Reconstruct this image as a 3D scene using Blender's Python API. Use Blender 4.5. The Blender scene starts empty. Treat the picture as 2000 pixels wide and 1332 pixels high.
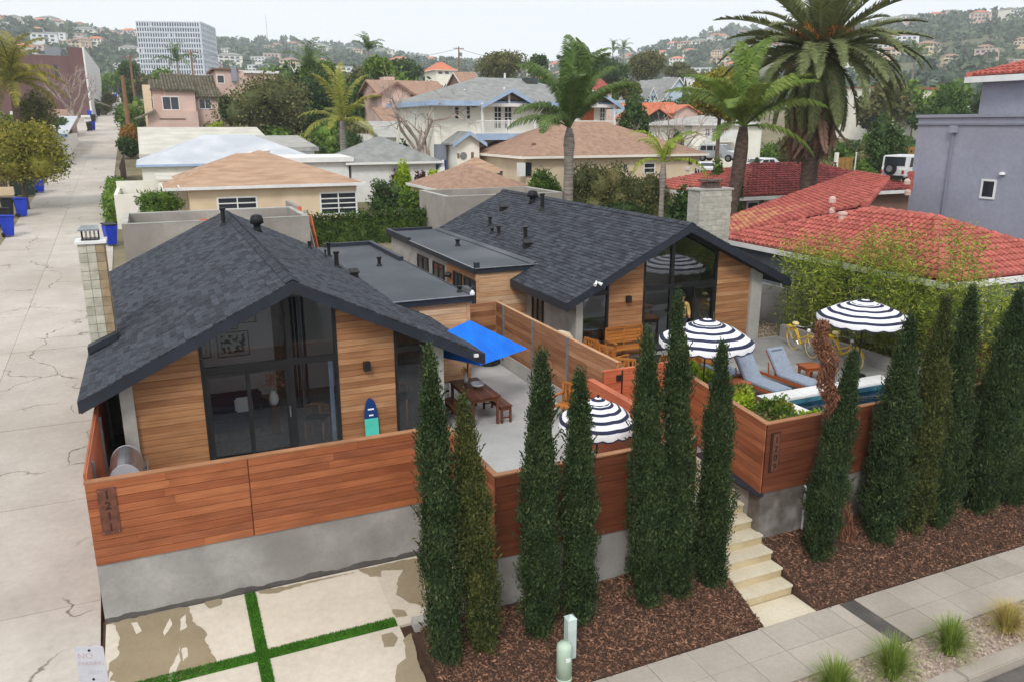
import bpy, bmesh, math, random
import numpy as np
from mathutils import Vector, Matrix, noise
PI = math.pi; R = math.radians
SC = bpy.context.scene
COL = SC.collection
random.seed(7); RNG = np.random.default_rng(7)

# ------------------------------------------------------------------ camera, sky, sun, exposure
CAM_H = 7.0; FPX = 1556.0
TH = math.atan((666 - 245) / FPX); PSI = math.atan((1000 - 278) / math.hypot(FPX, 421))
cd = bpy.data.cameras.new('camera'); cam = bpy.data.objects.new('camera', cd); COL.objects.link(cam)
cd.sensor_width = 36; cd.lens = 36 * FPX / 2000; cd.clip_end = 9000; cd.clip_start = .1
cam.location = (0, 0, CAM_H); cam.rotation_euler = (PI / 2 - TH, 0, -PSI)
SC.camera = cam
W = bpy.data.worlds.new('World'); SC.world = W; W.use_nodes = True
_n = W.node_tree.nodes; _l = W.node_tree.links; _n.clear()
_o = _n.new('ShaderNodeOutputWorld'); _b = _n.new('ShaderNodeBackground'); _s = _n.new('ShaderNodeTexSky')
SUN_EL = R(44); SUN_AZ = R(214)          # azimuth clockwise from +Y
_s.sky_type = 'NISHITA'; _s.sun_disc = False; _s.sun_elevation = SUN_EL; _s.sun_rotation = SUN_AZ
_m = _n.new('ShaderNodeMixRGB'); _m.inputs[0].default_value = .93; _m.inputs[2].default_value = (8.6, 8.8, 9.1, 1)
_l.new(_s.outputs[0], _m.inputs[1]); _l.new(_m.outputs[0], _b.inputs[0]); _b.inputs[1].default_value = .1
_l.new(_b.outputs[0], _o.inputs[0])
sd = bpy.data.lights.new('sun', 'SUN'); sun = bpy.data.objects.new('sun', sd); COL.objects.link(sun)
sd.energy = 1.5; sd.angle = R(14); sd.color = (1, .965, .91)
sun.rotation_euler = Vector((-math.sin(SUN_AZ) * math.cos(SUN_EL), -math.cos(SUN_AZ) * math.cos(SUN_EL), -math.sin(SUN_EL))).to_track_quat('-Z', 'Y').to_euler()
SC.view_settings.view_transform = 'Standard'; SC.view_settings.look = 'None'
SC.view_settings.exposure = 0.42; SC.view_settings.gamma = 1; SC.view_settings.use_curve_mapping = False
SC.render.engine = 'CYCLES'
SC.cycles.use_denoising = True; SC.cycles.denoising_prefilter = 'NONE'
SC.cycles.max_bounces = 6; SC.cycles.diffuse_bounces = 4; SC.cycles.glossy_bounces = 3
SC.cycles.transparent_max_bounces = 12; SC.cycles.volume_bounces = 2

# ------------------------------------------------------------------ surveying: a pixel of the photograph on a known plane -> metres
FW = (math.sin(PSI) * math.cos(TH), math.cos(PSI) * math.cos(TH), -math.sin(TH))
RT = (math.cos(PSI), -math.sin(PSI), 0)
DN = (-math.sin(PSI) * math.sin(TH), -math.cos(PSI) * math.sin(TH), -math.cos(TH))
ZA, SL = -1.88, .062
def ray(x, y):
    a = (x - 1000) / FPX; b = (y - 666) / FPX
    return Vector([FW[i] + a * RT[i] + b * DN[i] for i in range(3)])
CP = Vector((0, 0, CAM_H))
def pz(x, y, z): r = ray(x, y); return CP + r * ((z - CAM_H) / r.z)
def py(x, y, Y): r = ray(x, y); return CP + r * (Y / r.y)
def px(x, y, X): r = ray(x, y); return CP + r * (X / r.x)
def dep(x, y, D): return CP + ray(x, y) * D
def pg(x, y, za=ZA, s=SL):
    r = ray(x, y); return CP + r * ((CAM_H - za) / (s * r.y - r.z))
def T(Y): return ZA + SL * Y
def DRV(Y): return -1.09 + .125 * (Y - 13.48)
def pdr(x, y): return pg(x, y, -1.09 - .125 * 13.48, .125)

# ------------------------------------------------------------------ materials
def S(r, g, b, k=1.0):
    f = lambda c: (c / 255 / 12.92 if c <= 10 else ((c / 255 + .055) / 1.055) ** 2.4) * k
    return (f(r), f(g), f(b), 1)
class NT:
    def __init__(s, name):
        s.m = bpy.data.materials.new(name); s.m.use_nodes = True
        s.n = s.m.node_tree.nodes; s.l = s.m.node_tree.links
        s.b = s.n['Principled BSDF']; s.out = s.n['Material Output']
    def new(s, t, **k):
        q = s.n.new('ShaderNode' + t)
        for a, v in k.items(): setattr(q, a, v)
        return q
    def link(s, a, b): s.l.new(a, b)
    def coord(s, scale=(1, 1, 1), kind='Object'):
        t = s.new('TexCoord'); mp = s.new('Mapping'); mp.inputs['Scale'].default_value = scale
        s.link(t.outputs[kind], mp.inputs[0]); return mp.outputs[0]
    def noise(s, vec, scale, detail=4, rough=.55, w=None, dist=0):
        q = s.new('TexNoise'); q.inputs['Scale'].default_value = scale; q.inputs['Detail'].default_value = detail
        q.inputs['Roughness'].default_value = rough; q.inputs['Distortion'].default_value = dist
        if w is not None: q.noise_dimensions = '4D'; s.link(w, q.inputs['W'])
        s.link(vec, q.inputs['Vector']); return q.outputs['Fac']
    def ramp(s, fac, stops):
        q = s.new('ValToRGB'); e = q.color_ramp.elements
        while len(e) < len(stops): e.new(.5)
        for i, (p, c) in enumerate(stops): e[i].position = p; e[i].color = c if len(c) == 4 else (*c, 1)
        s.link(fac, q.inputs[0]); return q.outputs[0]
    def math(s, op, a, b=None):
        q = s.new('Math', operation=op)
        for i, v in enumerate((a, b)):
            if v is None: continue
            if isinstance(v, (int, float)): q.inputs[i].default_value = v
            else: s.link(v, q.inputs[i])
        return q.outputs[0]
    def mix(s, fac, a, b, mode='MIX'):
        q = s.new('MixRGB', blend_type=mode)
        for i, v in enumerate((fac, a, b)):
            if isinstance(v, (int, float)): q.inputs[i].default_value = v
            elif isinstance(v, tuple): q.inputs[i].default_value = v
            else: s.link(v, q.inputs[i])
        return q.outputs[0]
    def rnd(s):
        o = s.new('ObjectInfo'); g = s.new('NewGeometry')
        a = s.math('ADD', o.outputs['Random'], s.math('MULTIPLY', g.outputs['Random Per Island'], 7.31))
        return s.math('FRACT', a)
    def bump(s, h, strength=.3, dist=.02):
        q = s.new('Bump'); q.inputs['Strength'].default_value = strength; q.inputs['Distance'].default_value = dist
        s.link(h, q.inputs['Height']); s.link(q.outputs[0], s.b.inputs['Normal'])
    def done(s, color, rough=.8, spec=.3, metal=0):
        if isinstance(color, tuple): s.b.inputs['Base Color'].default_value = color
        else: s.link(color, s.b.inputs['Base Color'])
        if isinstance(rough, (int, float)): s.b.inputs['Roughness'].default_value = rough
        else: s.link(rough, s.b.inputs['Roughness'])
        s.b.inputs['Specular IOR Level'].default_value = spec; s.b.inputs['Metallic'].default_value = metal
        return s.m

def mk(name, c1, c2=None, scale=3, rough=.8, bump=0, bscale=None, rand=0.0, spec=.3, metal=0, stretch=(1, 1, 1), detail=5, lo=.35, hi=.65):
    """plain surface: two close tones mottled by noise, per-piece brightness, fine relief"""
    t = NT(name); v = t.coord(stretch)
    c2 = c2 or tuple(x * .78 for x in c1[:3]) + (1,)
    f = t.noise(v, scale, detail)
    c = t.ramp(f, [(lo, c2), (hi, c1)])
    if rand:
        k = t.math('ADD', t.math('MULTIPLY', t.rnd(), 2 * rand), 1 - rand)
        h = t.new('HueSaturation'); t.link(k, h.inputs['Value']); t.link(c, h.inputs['Color']); c = h.outputs[0]
    if bump: t.bump(t.noise(v, bscale or scale * 8, 3), bump, .02)
    return t.done(c, rough, spec, metal)

def wood(name, tones, rough=.6, grain=26, spec=.3, blotch=.25):
    """boards: a tone per board, long grain, blotches of stain"""
    t = NT(name); o = t.rnd(); w = t.math('MULTIPLY', o, 60)
    base = t.ramp(o, [(i / (len(tones) - 1), c) for i, c in enumerate(tones)])
    g = t.noise(t.coord((.7, .7, grain)), 1.6, 6, .65, w)
    c = t.mix(.75, base, t.ramp(g, [(.3, (.55, .5, .47)), (.62, (1.12, 1.12, 1.12))]), 'MULTIPLY')
    b = t.noise(t.coord((1, 1, 3)), 1.3, 3, .5, w)
    c = t.mix(blotch * 2, c, t.ramp(b, [(.35, (.62, .56, .52)), (.6, (1.1, 1.1, 1.1))]), 'MULTIPLY')
    t.bump(g, .25, .006)
    return t.done(c, rough, spec)

def leafmat(name, tones, trans=.25, scale=.8, rough=.6, k=1.45):
    tones = [(a * k, b * k, c * k, 1) for a, b, c, _ in tones]
    t = NT(name); f = t.math('ADD', t.math('MULTIPLY', t.noise(t.coord(), scale, 3), .75), t.math('MULTIPLY', t.rnd(), .45))
    f = t.math('SUBTRACT', f, .1)
    c = t.ramp(f, [(.15 + .7 * i / (len(tones) - 1), x) for i, x in enumerate(tones)])
    t.done(c, rough, .2)
    tr = t.new('BsdfTranslucent'); t.link(c, tr.inputs[0])
    mx = t.new('MixShader'); mx.inputs[0].default_value = trans
    t.link(t.b.outputs[0], mx.inputs[1]); t.link(tr.outputs[0], mx.inputs[2]); t.link(mx.outputs[0], t.out.inputs[0])
    return t.m

def glassmat(name, tint=(.55, .6, .62, 1), base=.06):
    t = NT(name); tr = t.new('BsdfTransparent'); tr.inputs[0].default_value = tint
    gl = t.new('BsdfGlossy'); gl.inputs['Roughness'].default_value = .015; gl.inputs[0].default_value = (.92, .95, 1, 1)
    fr = t.new('Fresnel'); fr.inputs[0].default_value = 1.52
    mx = t.new('MixShader'); t.link(t.math('ADD', fr.outputs[0], base), mx.inputs[0])
    t.link(tr.outputs[0], mx.inputs[1]); t.link(gl.outputs[0], mx.inputs[2]); t.link(mx.outputs[0], t.out.inputs[0])
    return t.m

def concrete(name, c1, c2, stain, scale=.9, rough=.85, cracks=False, wet=None):
    t = NT(name); v = t.coord()
    f = t.noise(v, scale, 6, .6); f2 = t.noise(v, scale * 14, 5, .7); f3 = t.noise(v, scale * .35, 3, .5)
    c = t.ramp(f, [(.3, c2), (.68, c1)])
    c = t.mix(.55, c, t.ramp(f2, [(.3, (.8, .8, .8)), (.7, (1.1, 1.1, 1.1))]), 'MULTIPLY')
    c = t.mix(t.ramp(f3, [(.5, (0, 0, 0)), (.72, (.6, .6, .6))]), c, stain)
    k = t.math('ADD', t.math('MULTIPLY', t.rnd(), .14), .93)
    h = t.new('HueSaturation'); t.link(k, h.inputs['Value']); t.link(c, h.inputs['Color']); c = h.outputs[0]
    hgt = f2
    if cracks:
        wv = t.new('VectorMath', operation='ADD'); nz = t.new('TexNoise'); nz.inputs['Scale'].default_value = .9; nz.inputs['Detail'].default_value = 6
        t.link(v, nz.inputs['Vector'])
        sc = t.new('VectorMath', operation='SCALE'); sc.inputs['Scale'].default_value = 1.6; t.link(nz.outputs['Color'], sc.inputs[0])
        t.link(v, wv.inputs[0]); t.link(sc.outputs[0], wv.inputs[1])
        vo = t.new('TexVoronoi', feature='DISTANCE_TO_EDGE'); vo.inputs['Scale'].default_value = .34; t.link(wv.outputs[0], vo.inputs['Vector'])
        cr = t.ramp(vo.outputs['Distance'], [(.003, (1, 1, 1)), (.011, (0, 0, 0))])
        br = t.ramp(t.noise(v, .45, 2), [(.46, (0, 0, 0)), (.54, (.8, .8, .8))])
        c = t.mix(t.mix(1.0, cr, br, 'MULTIPLY'), c, S(96, 84, 66))
    t.bump(hgt, .15, .01)
    return t.done(c, rough, .25)

M = {}
M['cedar'] = wood('cedar siding', [S(150, 104, 70), S(174, 128, 88), S(162, 114, 76), S(188, 144, 104), S(156, 108, 72), S(178, 134, 94)], .7)
M['cedar_pale'] = wood('pale cedar siding', [S(196, 150, 112), S(214, 176, 138), S(186, 138, 98), S(222, 190, 156)], .75)
M['redwood'] = wood('oiled redwood fence', [S(150, 88, 58), S(168, 102, 66), S(158, 92, 60), S(176, 110, 72), S(146, 86, 60)], .5, blotch=.3)
M['redwood_dark'] = wood('dark oiled redwood', [S(108, 62, 42), S(120, 70, 48), S(102, 58, 40), S(126, 74, 52)], .5)
M['redwood_bright'] = wood('fresh orange redwood', [S(196, 104, 70), S(208, 120, 84), S(186, 94, 62)], .5)
M['fencewood'] = wood('weathered cedar fence', [S(150, 102, 70), S(172, 124, 88), S(136, 90, 60), S(184, 138, 102)], .7)
M['teak'] = wood('teak furniture', [S(176, 112, 52), S(196, 130, 66), S(160, 98, 44)], .55, grain=9)
M['teak_red'] = wood('red hardwood', [S(170, 92, 52), S(186, 106, 62), S(150, 78, 42)], .5, grain=9)
M['walnut'] = wood('brown hardwood', [S(92, 52, 34), S(110, 66, 44), S(82, 46, 30)], .45, grain=9)
M['shingle'] = mk('slate asphalt shingle', S(76, 80, 88), S(48, 51, 57), 26, .9, .5, 120, .38, .2)
M['underlay'] = mk('roof underlay', S(44, 47, 54), S(34, 36, 42), 6, .9)
M['flatroof'] = concrete('grey roof membrane', S(84, 88, 94), S(70, 74, 80), S(120, 123, 127, .9), .5, .75)
M['fascia'] = mk('blue black painted fascia', S(42, 47, 58), S(34, 38, 47), 3, .5, rand=.06, spec=.4)
M['black'] = mk('black metal', S(26, 27, 30), S(18, 19, 21), 4, .45, spec=.5)
M['blackrib'] = mk('black plastic', S(30, 31, 34), S(20, 21, 23), 4, .55)
M['conc'] = concrete('grey board formed concrete', S(170, 167, 163), S(138, 135, 132), S(120, 116, 112), 1.2)
M['conc_stain'] = concrete('stained dark concrete', S(112, 104, 98), S(80, 74, 70), S(188, 184, 180, 1), 3.2)
M['conc_light'] = concrete('pale concrete', S(186, 184, 178), S(160, 158, 152), S(138, 134, 128), 1.0)
M['patio'] = concrete('patio concrete', S(196, 196, 194), S(170, 171, 170), S(150, 149, 146), .7)
M['patio2'] = concrete('grey patio concrete', S(166, 166, 163), S(140, 140, 138), S(120, 118, 114), .6)
M['alley'] = concrete('old alley concrete', S(196, 188, 178), S(174, 166, 157), S(160, 149, 134), .5, cracks=True)
M['drive'] = concrete('driveway concrete', S(214, 204, 188), S(196, 185, 168), S(178, 166, 146), .6)
M['walk'] = concrete('sidewalk concrete', S(186, 177, 165), S(168, 159, 147), S(150, 140, 127), .8)
M['steps'] = concrete('cream step concrete', S(216, 206, 184), S(198, 187, 164), S(180, 168, 144), 1.2)
M['wet'] = concrete('wet concrete', S(158, 144, 120), S(140, 126, 102), S(130, 116, 84), .9, .3)
M['garage'] = concrete('grey stucco wall', S(168, 162, 155), S(140, 134, 128), S(122, 116, 110), .8)
M['stucco_gray'] = mk('grey stucco', S(168, 162, 156), S(146, 140, 135), 2, .9, .3, 60)
M['asphalt'] = mk('asphalt', S(104, 98, 94), S(82, 78, 76), 2, .7, .4, 90)
M['block'] = mk('painted split block', S(196, 192, 176), S(170, 166, 150), 5, .85, .3, 40, .12)
M['block_dirty'] = mk('unpainted block', S(168, 150, 122), S(142, 124, 98), 4, .9, .3, 40, .12)
M['chim2'] = mk('weathered grey block', S(190, 187, 176), S(164, 161, 150), 5, .9, .4, 40, .08, stretch=(1, 1, 2.5))
M['white'] = mk('white paint', S(232, 232, 230), S(220, 220, 218), 2, .55)
M['offwhite'] = mk('off white stucco', S(236, 232, 222), S(220, 216, 204), 1, .85, .2, 40)
M['cream'] = mk('cream stucco', S(244, 241, 230), S(234, 230, 216), .8, .85)
M['tan'] = mk('tan stucco', S(228, 206, 176), S(212, 190, 160), .8, .9, .2, 40)
M['beige'] = mk('beige stucco', S(226, 208, 180), S(214, 194, 166), .8, .9)
M['pink'] = mk('pink stucco', S(216, 188, 176), S(202, 172, 160), .6, .9)
M['lav'] = concrete('lavender grey stucco', S(158, 159, 173), S(146, 147, 161), S(130, 131, 142), .5, .9)
M['lav2'] = mk('grey blue stucco', S(134, 138, 150), S(120, 124, 136), 1.0, .9)
M['blue_trim'] = mk('pale blue trim', S(166, 188, 214), S(150, 172, 200), 2, .6)
M['blue_house'] = mk('light blue siding', S(196, 212, 226), S(180, 198, 214), 1, .7)
M['brownhouse'] = mk('brown stucco', S(140, 110, 96), S(126, 98, 86), .5, .9)
M['mauve'] = mk('mauve brown stucco', S(116, 88, 88), S(104, 78, 78), .3, .9)
M['darkhouse'] = mk('dark green house paint', S(52, 58, 52), S(42, 46, 42), .6, .8)
M['roof_orange'] = mk('orange brown shingle roof', S(184, 154, 130), S(160, 130, 106), 1.6, .95, .3, 30, stretch=(.5, .5, 6))
M['roof_brown'] = mk('brown shingle roof', S(168, 138, 118), S(144, 114, 97), 2.5, .95, .3, 30)
M['roof_grey'] = mk('grey shingle roof', S(150, 151, 148), S(128, 130, 128), 1.6, .95, .2, 30)
M['roof_pale'] = mk('pale rolled roofing', S(206, 202, 190), S(186, 182, 170), .6, .9)
M['roof_white'] = mk('white rolled roofing', S(198, 202, 206), S(180, 184, 190), .6, .9)
M['roof_flatgrey'] = mk('grey gravel roof', S(176, 174, 168), S(156, 154, 149), 1.2, .95)
M['tile_grey'] = mk('grey olive roof tile', S(130, 122, 104), S(96, 90, 78), 3, .9, rand=.2)
M['tile_red'] = mk('salmon clay tile', S(184, 106, 94), S(154, 78, 70), 9, .8, .25, 40, .2)
M['tile_dark'] = mk('dark red clay tile', S(162, 78, 74), S(116, 54, 54), 3, .75, rand=.3)
M['tile_orange'] = mk('orange clay tile', S(214, 136, 104), S(190, 112, 82), 2, .85, rand=.15)
M['tilepatch'] = mk('lichened clay tile', S(196, 146, 110), S(178, 116, 90), 8, .85, rand=.15)
M['joint'] = mk('dark grey mortar', S(128, 122, 108), S(108, 102, 90), 6, .95)
M['mortar'] = mk('pale mortar', S(214, 186, 174), S(190, 160, 148), 6, .95)
M['winglass'] = mk('dark window glass', S(52, 58, 64), S(36, 40, 46), 1.5, .08, spec=.6)
M['glass'] = glassmat('clear glass', (.965, .975, .98, 1), .0)
M['navy'] = mk('navy fabric', S(38, 44, 74), S(30, 35, 62), 20, .9)
M['whitefab'] = mk('white canvas', S(240, 240, 242), S(228, 228, 232), 3, .9)
M['navystripe'] = mk('navy canvas', S(48, 52, 78), S(40, 44, 68), 3, .9)
M['bluefab'] = mk('bright blue canvas', S(24, 122, 232), S(18, 104, 214), 2, .85)
M['greycush'] = mk('blue grey cushion', S(150, 160, 176), S(134, 144, 160), 14, .95, .2, 60)
M['steel'] = mk('brushed steel', S(190, 192, 196), S(160, 162, 166), 2, .3, metal=.9, stretch=(1, 1, 12))
M['galv'] = mk('galvanised post', S(150, 156, 160), S(126, 132, 136), 6, .5, metal=.5)
M['yellow'] = mk('yellow bicycle paint', S(240, 196, 44), S(228, 182, 36), 3, .35, spec=.5)
M['tyre'] = mk('cream tyre', S(238, 216, 158), S(226, 202, 140), 4, .8)
M['binblue'] = mk('blue plastic bin', S(36, 66, 190), S(28, 54, 168), 3, .5)
M['binblack'] = mk('black plastic bin', S(34, 36, 40), S(26, 28, 31), 3, .55)
M['bingreen'] = mk('dark green plastic bin', S(38, 60, 54), S(30, 50, 44), 3, .55)
M['pedestal'] = mk('pale green enamel', S(190, 210, 190), S(176, 196, 178), 3, .5)
M['pedestal2'] = mk('pale grey green plastic', S(206, 220, 214), S(190, 204, 200), 3, .6)
M['corten'] = mk('rusted steel plate', S(116, 74, 58), S(92, 58, 46), 9, .8, .2, 60)
M['corten_dark'] = mk('dark steel plate', S(70, 42, 34), S(54, 32, 28), 9, .8)
M['ink'] = mk('dark numeral metal', S(58, 36, 28), S(46, 28, 22), 9, .8)
M['signwhite'] = mk('white sign enamel', S(206, 206, 210), S(194, 194, 200), 6, .5)
M['signred'] = mk('faded red lettering', S(200, 168, 174), S(194, 178, 182), 30, .6)
M['lumber_red'] = mk('orange painted lumber', S(214, 116, 84), S(196, 98, 70), 4, .8)
M['teal'] = mk('teal surfboard', S(86, 204, 186), S(74, 192, 174), 3, .35)
M['boardblue'] = mk('blue surfboard nose', S(24, 62, 120), S(20, 54, 106), 3, .35)
M['tarp'] = mk('beige cover', S(206, 194, 168), S(184, 172, 146), 3, .9)
M['soil'] = mk('dark soil', S(84, 62, 48), S(60, 44, 34), 6, .95)
M['dirt'] = mk('dry ground', S(140, 128, 104), S(104, 100, 74), .3, .95)
M['lawn'] = mk('lawn ground', S(96, 120, 60), S(74, 96, 44), 2, .95)
M['mulchbase'] = mk('mulch bed', S(88, 66, 54), S(54, 40, 33), 22, .95, .6, 60)
M['chip'] = mk('bark chips', S(150, 112, 90), S(92, 66, 52), 14, .95, rand=.6)
M['pebble'] = mk('pebbles', S(196, 180, 166), S(160, 142, 130), 8, .9, rand=.35)
M['turfbase'] = mk('turf base', S(52, 92, 30), S(40, 72, 24), 12, .95)
M['grass'] = leafmat('turf grass', [S(44, 84, 24), S(70, 118, 36), S(88, 136, 48)], .2, 3)
M['skin'] = mk('skin', S(186, 134, 108), S(172, 120, 96), 5, .6)
M['hoodie'] = mk('mustard yellow hoodie', S(214, 180, 110), S(196, 160, 92), 14, .95)
M['denim'] = mk('dark trousers', S(52, 56, 70), S(42, 46, 58), 14, .95)
M['hair'] = mk('dark hair', S(38, 32, 30), S(26, 22, 20), 20, .7)
M['bark'] = mk('brown bark', S(112, 96, 82), S(74, 62, 52), 6, .95, .6, 30, stretch=(1, 1, .3))
M['greybark'] = mk('grey palm trunk', S(158, 150, 142), S(112, 104, 98), 3, .95, .5, 14, stretch=(.4, .4, 5))
M['datebark'] = mk('date palm trunk', S(104, 86, 76), S(66, 54, 48), 4, .95, .8, 16, stretch=(1, 1, 2))
M['palebark'] = mk('pale bare branches', S(176, 160, 150), S(140, 124, 116), 4, .9)
M['polewood'] = mk('utility pole wood', S(146, 112, 84), S(112, 84, 62), 3, .95, .4, 20, stretch=(6, 6, .4))
M['carwhite'] = mk('white car paint', S(232, 233, 236), S(226, 227, 230), 2, .25, spec=.5)
M['carsilver'] = mk('silver car paint', S(196, 202, 208), S(186, 192, 198), 2, .3, spec=.5)
M['rubber'] = mk('tyre rubber', S(34, 34, 36), S(26, 26, 28), 4, .85)
M['tower'] = mk('white tower concrete', S(226, 230, 236), S(214, 218, 226), .1, .8)
M['towerwin'] = mk('tower window glass', S(70, 84, 104), S(52, 64, 84), .3, .2, spec=.5)
M['cable'] = mk('overhead cable', S(60, 62, 64), S(50, 52, 54), 1, .8)
M['cyp'] = leafmat('cypress foliage', [S(26, 38, 24), S(40, 55, 32), S(58, 74, 42), S(90, 102, 64)], .12, 1.6, .6, 1.3)
M['cyp_y'] = leafmat('yellowing cypress foliage', [S(34, 46, 26), S(56, 66, 34), S(82, 88, 46), S(112, 106, 60)], .15, 1.6, .6, 1.25)
M['dead'] = leafmat('dead brown foliage', [S(74, 48, 38), S(112, 76, 58), S(136, 98, 74)], .1, 2)
M['lf_dark'] = leafmat('dark green leaves', [S(26, 42, 22), S(44, 64, 32), S(66, 88, 44), S(88, 108, 56)], .2, .5)
M['lf_mid'] = leafmat('mid green leaves', [S(38, 60, 24), S(66, 92, 34), S(96, 120, 46), S(128, 146, 62)], .25, .5)
M['lf_lime'] = leafmat('lime green leaves', [S(84, 110, 24), S(132, 152, 36), S(168, 180, 56)], .3, .8)
M['lf_olive'] = leafmat('yellow olive leaves', [S(62, 70, 30), S(104, 106, 42), S(142, 136, 56), S(168, 154, 70)], .25, .5, .6, 1.2)
M['lf_brown'] = leafmat('brown green thicket', [S(50, 56, 32), S(74, 80, 46), S(98, 98, 58), S(122, 112, 74)], .2, .5)
M['lf_rust'] = leafmat('rust tinged shrub', [S(92, 70, 34), S(138, 98, 46), S(120, 112, 46)], .2, .8)
M['lf_purple'] = leafmat('dark purple leaves', [S(58, 30, 34), S(82, 42, 46), S(96, 56, 54)], .2, .8)
M['lf_bamboo'] = leafmat('bamboo leaves', [S(46, 66, 24), S(88, 110, 38), S(140, 150, 60), S(192, 182, 92)], .35, 1.3, .6, 1.5)
M['lf_hill'] = leafmat('hillside foliage', [S(40, 52, 44), S(58, 72, 56), S(78, 92, 72), S(98, 104, 80)], .1, .02)
M['lf_ivy'] = leafmat('ivy leaves', [S(30, 48, 20), S(50, 72, 28), S(86, 104, 40)], .2, 1.5)
M['fr_green'] = leafmat('palm frond', [S(50, 70, 34), S(78, 100, 50), S(106, 122, 66)], .2, .5, .45)
M['fr_mid'] = leafmat('shaggy palm frond', [S(66, 90, 36), S(98, 120, 50), S(138, 148, 78)], .25, .5, .45)
M['fr_date'] = leafmat('date palm frond', [S(66, 74, 48), S(94, 102, 64), S(124, 128, 88)], .15, .5, .45)
M['fr_yellow'] = leafmat('yellow palm frond', [S(84, 98, 38), S(124, 128, 50), S(168, 158, 76)], .25, .5, .5, 1.25)
M['fr_dry'] = leafmat('dry brown frond', [S(92, 70, 58), S(124, 98, 82), S(142, 116, 96)], .1, .5, .6, 1.1)
M['fr_small'] = leafmat('bright palm frond', [S(84, 108, 30), S(128, 146, 44), S(158, 168, 66)], .25, .5)
M['fruit'] = leafmat('orange date stalks', [S(150, 96, 44), S(176, 116, 54)], .1, 2, .6, .9)
M['fount'] = leafmat('fountain grass', [S(70, 96, 36), S(112, 132, 56), S(160, 164, 98)], .25, 2)
M['fount_dry'] = leafmat('dry fountain grass', [S(120, 124, 62), S(166, 150, 92), S(186, 166, 112)], .25, 2)

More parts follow.
